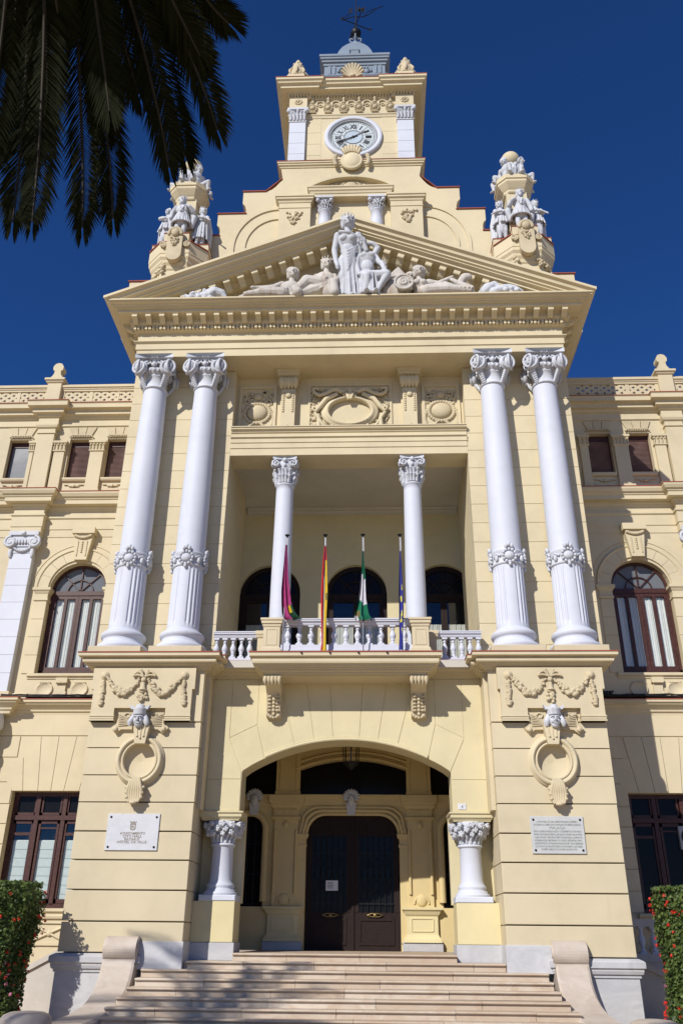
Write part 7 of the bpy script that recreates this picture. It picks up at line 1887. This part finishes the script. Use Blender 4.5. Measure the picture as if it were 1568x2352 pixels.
MB().cbox(-0.10,0.10,-0.018,0.0,-0.07,0.07,0.004).build('tile', 'plaque_white', HN); text('4', 0.11, 'faded_black', HN, (0,-0.0195,-0.04), (PI/2,0,0), 'digit', 0.001)
LN = empty('hanging_lantern', (0.08, 2.60, 4.40), 'dark iron lantern hanging inside the entrance arch', 'lantern')
MB().tube([(0,0,0.75),(0,0,1.22)], 0.015, 6).build('chain', 'iron', LN)
m = MB()
for i in range(8): a = 2*PI*i/8; m.tube([(0.20*cos(a),0.20*sin(a),0.16),(0.22*cos(a),0.22*sin(a),0.70)], 0.014, 5); m.tube([(0.22*cos(a),0.22*sin(a),0.70),(0.02*cos(a),0.02*sin(a),0.78)], 0.012, 5)
for z in (0.18, 0.66): m.tube([(0.21*cos(2*PI*i/16),0.21*sin(2*PI*i/16),z) for i in range(17)], 0.016, 5)
m.build('cage', 'iron', LN); MB().lathe([(0.03,0.0),(0.10,0.06),(0.19,0.14),(0.21,0.18),(0.0,0.19)],0,0,16).build('pan','iron',LN)
MB().lathe([(0.03,0.2),(0.03,0.5),(0.0,0.52)],0,0,8).build('candle','paper',LN)

# ================================================================== side stairs, air conditioner, cables
def side_wall(sg):
    s = empty('side_stair_parapet', (sg*7.3, 2.4, GZ), 'pale stone wall of the %s side stairs between flowers and pier' % side[sg], 'wall')
    poly = [(-1.2,0),(1.2,0),(1.2,0.62),(-1.2,1.85)] if sg < 0 else [(-1.2,0),(1.2,0),(1.2,1.85),(-1.2,0.62)]
    poly = poly if sg > 0 else [(-1.2,0),(1.2,0),(1.2,1.85),(-1.2,0.62)]
    if sg > 0: poly = [(-1.2,0),(1.2,0),(1.2,0.62),(-1.2,1.60)]
    MB().prism(poly, -0.10, 0.10).build('wall_panel', 'old_stone', s)
    (xa, za), (xb, zb) = (poly[3], poly[2])
    v = [(xa,-0.16,za),(xb,-0.16,zb),(xb,0.16,zb),(xa,0.16,za),(xa,-0.16,za+0.13),(xb,-0.16,zb+0.13),(xb,0.16,zb+0.13),(xa,0.16,za+0.13)]
    MB().add(v, [(0,3,2,1),(4,5,6,7),(0,1,5,4),(1,2,6,5),(2,3,7,6),(3,0,4,7)]).build('coping', 'old_stone', s)
    if sg > 0:
        for i in range(6): again(bal0, s, (-0.95+0.30*i, 1.2, 1.45), None, (1.1,1.1,1.15))
        MB().box(-1.2,1.2,1.08,1.32,2.09,2.26).build('handrail', 'old_stone', s); MB().box(-1.2,1.2,1.06,1.34,1.28,1.46).build('balustrade_plinth', 'old_stone', s); MB().box(-1.2,1.2,1.1,1.3,0,1.28).build('dado', 'old_stone', s)
    return s
side_wall(-1); side_wall(1)
AC = empty('air_conditioner', (9.72, WY+0.42, 2.62), 'white air conditioner box with round fan inside the shaded right window', 'air conditioner')
MB().cbox(-0.42,0.42,-0.22,0.0,0,0.62,0.02).build('casing', 'ac_white', AC)
ring_mesh([(0.0,0.235),(0.07,0.235),(0.07,0.225),(0.25,0.225),(0.25,0.235),(0.27,0.235),(0.27,0.2)], 24, -0.1, 0.31).build('fan_guard', 'black', AC)
MB().ball((-0.1,-0.24,0.31),(0.06,0.02,0.06),10,6).build('fan_hub','ac_white',AC)
def cables(sg):
    c = empty('cable_bundle', (sg*8.6, WY-0.30, 6.78), 'black cables lying along the %s wing ledge below the arched window' % side[sg], 'cable')
    rg = random.Random(11+sg)
    for k in range(4):
        pts = [(sg*(x), -0.02+rg.uniform(-.02,.02), 0.03+0.022*k+rg.uniform(-.015,.02)) for x in [-2.1+0.3*i for i in range(15)]]
        MB().tube(pts, 0.016, 5).build('cable', 'cable', c)
    pts = [(sg*-1.0+0.16*cos(t*1.3)+0.004*t, -0.03+0.05*sin(t*0.7), 0.12+0.08*sin(t*1.9)) for t in [i*0.5 for i in range(60)]]
    MB().tube(pts, 0.014, 5).build('coil', 'cable', c)
    pts = [(sg*(1.9-0.2*i), -0.02, -0.42-0.35*math.sin(PI*i/14)*0.3+0.03*i) for i in range(15)]
    MB().tube([(p[0], p[1]+0.30, p[2]+0.10) for p in pts], 0.007, 4).build('thin_wire', 'cable', c)
    return c
cables(-1); cables(1)

# ================================================================== flower towers
def flower_tower(x, label, seed):
    rg = random.Random(seed); t = empty('flower_tower', (x, -1.0, GZ), label, 'flower tower', 'towers of red geraniums beside the steps')
    H = 2.80; R = 0.92
    def rad_at(z, a): 
        k = min(1.0, (H-z)/0.18)**0.5 if z < H else 0
        return R*k*(1+0.05*math.sin(3*a+z*2.1+seed)+0.04*math.sin(7*a-z*3.3))*(0.94+0.08*math.sin(z*1.9+seed))
    core = MB(); n = 24; prof = [0.0,0.3,0.8,1.4,2.0,2.4,2.65,2.74]
    v = []; f = []
    for z in prof:
        for i in range(n): a = 2*PI*i/n; r = rad_at(z, a)*0.86; v.append((r*cos(a), r*sin(a), z))
    for k in range(len(prof)-1):
        for i in range(n): j=(i+1)%n; f.append((k*n+i,k*n+j,(k+1)*n+j,(k+1)*n+i))
    core.add(v, f); core.add(v[-n:], [tuple(range(n))]); core.build('leafy_core', 'hedge_leaf', t)
    N_ = 15000
    rr = np.random.default_rng(seed)
    z = rr.random(N_)*H; top = rr.random(N_) < 0.10; a = rr.random(N_)*2*PI
    vs = np.zeros((N_*4, 3)); 
    for i in range(N_):
        zi = z[i]; ai = a[i]
        if top[i]: r = R*0.95*math.sqrt(rr.random()); zi = H - 0.10 + 0.10*rr.random()
        else: r = rad_at(zi, ai)*(0.86 + 0.16*rr.random())
        if rr.random() < 0.02 : r *= 1.08
        c = np.array((r*cos(ai), r*sin(ai), zi)); nn = np.array((cos(ai), sin(ai), 0.5)) + rr.normal(0, 0.65, 3); nn /= np.linalg.norm(nn)
        u = np.cross(nn, rr.normal(0,1,3)); u /= np.linalg.norm(u); w = np.cross(nn, u); s = 0.024 + 0.020*rr.random()
        vs[4*i:4*i+4] = (c-u*s, c+w*s*0.9, c+u*s, c-w*s*0.9)
    me = bpy.data.meshes.new('foliage'); me.from_pydata(vs.tolist(), [], [(4*i,4*i+1,4*i+2,4*i+3) for i in range(N_)]); me.update()
    obj('foliage', me, 'hedge_leaf', t, kind='stuff')
    for nm, cnt, mt in (('red_blooms', 150, 'bloom_red'), ('pink_blooms', 14, 'bloom_pink')):
        vv = []; ff = []
        for q in range(cnt):
            ai = rg.uniform(0, 2*PI); zi = rg.uniform(0.05, H-0.1) if nm[0] == 'r' else rg.uniform(0.2, 1.4); r = rad_at(zi, ai)*rg.uniform(0.98, 1.10)
            cc = Vector((r*cos(ai), r*sin(ai), zi))
            for p in range(rg.randint(7, 16)):
                d = Vector((rg.gauss(0,1), rg.gauss(0,1), rg.gauss(0,1))).normalized(); ctr = cc + d*0.032; u = d.orthogonal().normalized(); w = d.cross(u); s = rg.uniform(0.013, 0.021); k = len(vv)
                vv += [tuple(ctr-u*s), tuple(ctr+w*s), tuple(ctr+u*s), tuple(ctr-w*s)]; ff.append((k,k+1,k+2,k+3))
        me = bpy.data.meshes.new(nm); me.from_pydata(vv, [], ff); me.update(); obj(nm, me, mt, t, kind='stuff')
    return t
flower_tower(-7.52, 'leafy green tower of red geraniums left of the steps', 3); flower_tower(7.50, 'leafy green tower of red and pink geraniums right of the steps', 8)

# ================================================================== palms
def frond_mesh(pts, n_leaf=95, ln=0.40, seed=0, width=0.016, name='frond'):
    """one feather frond along a bent rib: pts are world-space control points from crown to tip"""
    rg = random.Random(seed); P = [Vector(p) for p in pts]
    def curve(t):
        m = len(P)-1; x = t*m; i = min(int(x), m-1); u = x-i
        p0 = P[max(i-1,0)]; p1 = P[i]; p2 = P[i+1]; p3 = P[min(i+2,m)]
        return 0.5*((2*p1)+(p2-p0)*u+(2*p0-5*p1+4*p2-p3)*u*u+(3*p1-p0-3*p2+p3)*u**3)
    v = []; f = []
    for i in range(n_leaf):
        t = 0.10 + 0.90*(i/(n_leaf-1)); c = curve(t); d = (curve(min(1,t+0.01))-curve(max(0,t-0.01))).normalized()
        side_ = d.cross(Vector((0,0,1))); side_ = side_.normalized() if side_.length > 0.05 else Vector((1,0,0)); up = side_.cross(d).normalized()
        env = min(1, (t-0.02)/0.22)*(1.0 if t < 0.72 else 1.0-0.42*((t-0.72)/0.28)**1.5)
        for s in (-1, 1):
            L = ln*env*rg.uniform(0.88, 1.08); fwd = 0.55 + 0.75*t + (6.0*((t-0.88)/0.12)**2 if t > 0.88 else 0) + rg.uniform(-.08,.08)
            dr = (side_*s*1.0 + d*fwd + up*(0.30+rg.uniform(-.15,.15))).normalized()
            a = c + side_*s*0.008; mid = a + dr*L*0.5; tip = a + dr*L + Vector((0,0,-0.13*L)) ; w = d*width*(0.9+0.3*rg.random()) ; k = len(v)
            wv = (dr.cross(up)).normalized()*width*0.8
            v += [a-w*0.6, a+w*0.6, mid+wv, mid-wv, tip]; f += [(k,k+1,k+2,k+3),(k+3,k+2,k+4)] if s > 0 else [(k+1,k,k+3,k+2),(k+2,k+3,k+4)]
    me = bpy.data.meshes.new('leaflets'); me.from_pydata([tuple(p) for p in v], [], f); me.update()
    rib = MB(); T = [i/18 for i in range(19)]; rib.tube([curve(t) for t in T], [0.030*(1-0.85*t)+0.003 for t in T], 6)
    return me, rib
CR = Vector((-2.30, -17.6, 8.3))
PT = empty('palm_tree', (CR.x, CR.y, GZ), 'dark palm fronds hanging into the upper left of the sky', 'palm tree')
def palm_trunk(par, h):
    t = MB(); prof = []
    for i in range(60): z = h*i/59; prof.append((0.30 + 0.05*(1-i/59) + (0.02 if i % 2 else 0.0) + (0.12 if i > 54 else 0), z))
    t.lathe(prof, 0, 0, 20); t.build('trunk', 'palm_bark', par)
palm_trunk(PT, 8.3-GZ+0.2)
TIPS = [(-2.65,-15.12,6.28),(-2.34,-15.34,6.06),(-2.05,-14.93,6.39),(-1.85,-14.72,6.72),(-1.20,-15.16,6.93),(-1.12,-14.96,7.31),(-0.71,-15.35,7.21),(-0.61,-15.73,8.26),
        (-2.36,-15.56,7.51),(-1.55,-15.34,7.77),(-0.96,-15.35,8.18),(-2.85,-15.5,6.75),(-1.97,-15.03,7.65),(-1.19,-15.46,8.45),(-3.0,-15.2,7.0),(-2.75,-15.0,7.6),(-1.7,-15.6,7.2),(-0.85,-15.75,7.75),(-3.05,-15.9,6.3),(-2.2,-15.9,8.0),(-1.8,-15.8,8.1),(-2.7,-15.7,7.9),(-1.45,-15.9,8.5),(-2.5,-15.3,7.0)]
crown_src = []
for i, tp in enumerate(TIPS):
    tp = Vector(tp) + Vector((-0.05, -0.05, 0.14)); base = CR + (tp-CR)*0.04; out = tp-CR; flat = Vector((out.x, out.y, 0))
    lift = 0.55 + 0.25*((i*0.37) % 1)
    pts = [base, CR + flat*0.30 + Vector((0,0,lift*0.75)), CR + flat*0.62 + Vector((0,0,lift*0.75+out.z*0.18)), CR + flat*0.88 + Vector((0,0,out.z*0.60+0.10)), tp]
    fr = empty('frond', (0,0,0), parent=PT)
    me, rib = frond_mesh([p - Vector((CR.x, CR.y, GZ)) for p in pts], 150, 0.35, i, 0.015)
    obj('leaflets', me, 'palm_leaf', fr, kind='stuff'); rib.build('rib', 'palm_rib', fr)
# the rest of the crown: shared frond, turned round the trunk
def crown(par, h, n, seed, skip=None):
    rg = random.Random(seed); src = None
    for i in range(n):
        a = 2*PI*i/n + rg.uniform(-.2,.2); tilt = rg.choice((-0.9,-0.45,0.0,0.4,0.75))
        if skip and skip(a): continue
        fr = empty('frond', (0,0,h), parent=par, rot=(0, -tilt*0.7, a))
        if src is None:
            me, rib = frond_mesh([(0,0,0),(0.9,0,0.45),(1.9,0,0.55),(2.8,0,0.2),(3.4,0,-0.5)], 85, 0.42, seed)
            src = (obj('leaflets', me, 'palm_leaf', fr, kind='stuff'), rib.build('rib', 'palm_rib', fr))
        else:
            for q in src: again(q, fr)
crown(PT, 8.35-GZ, 26, 5, lambda a: -0.2 < (a % (2*PI)) < 2.2)
P3 = empty('palm_tree', (-10.3, -14.2, GZ), 'palm tree standing left of the stairs, its crown shading the lower steps', 'palm tree')
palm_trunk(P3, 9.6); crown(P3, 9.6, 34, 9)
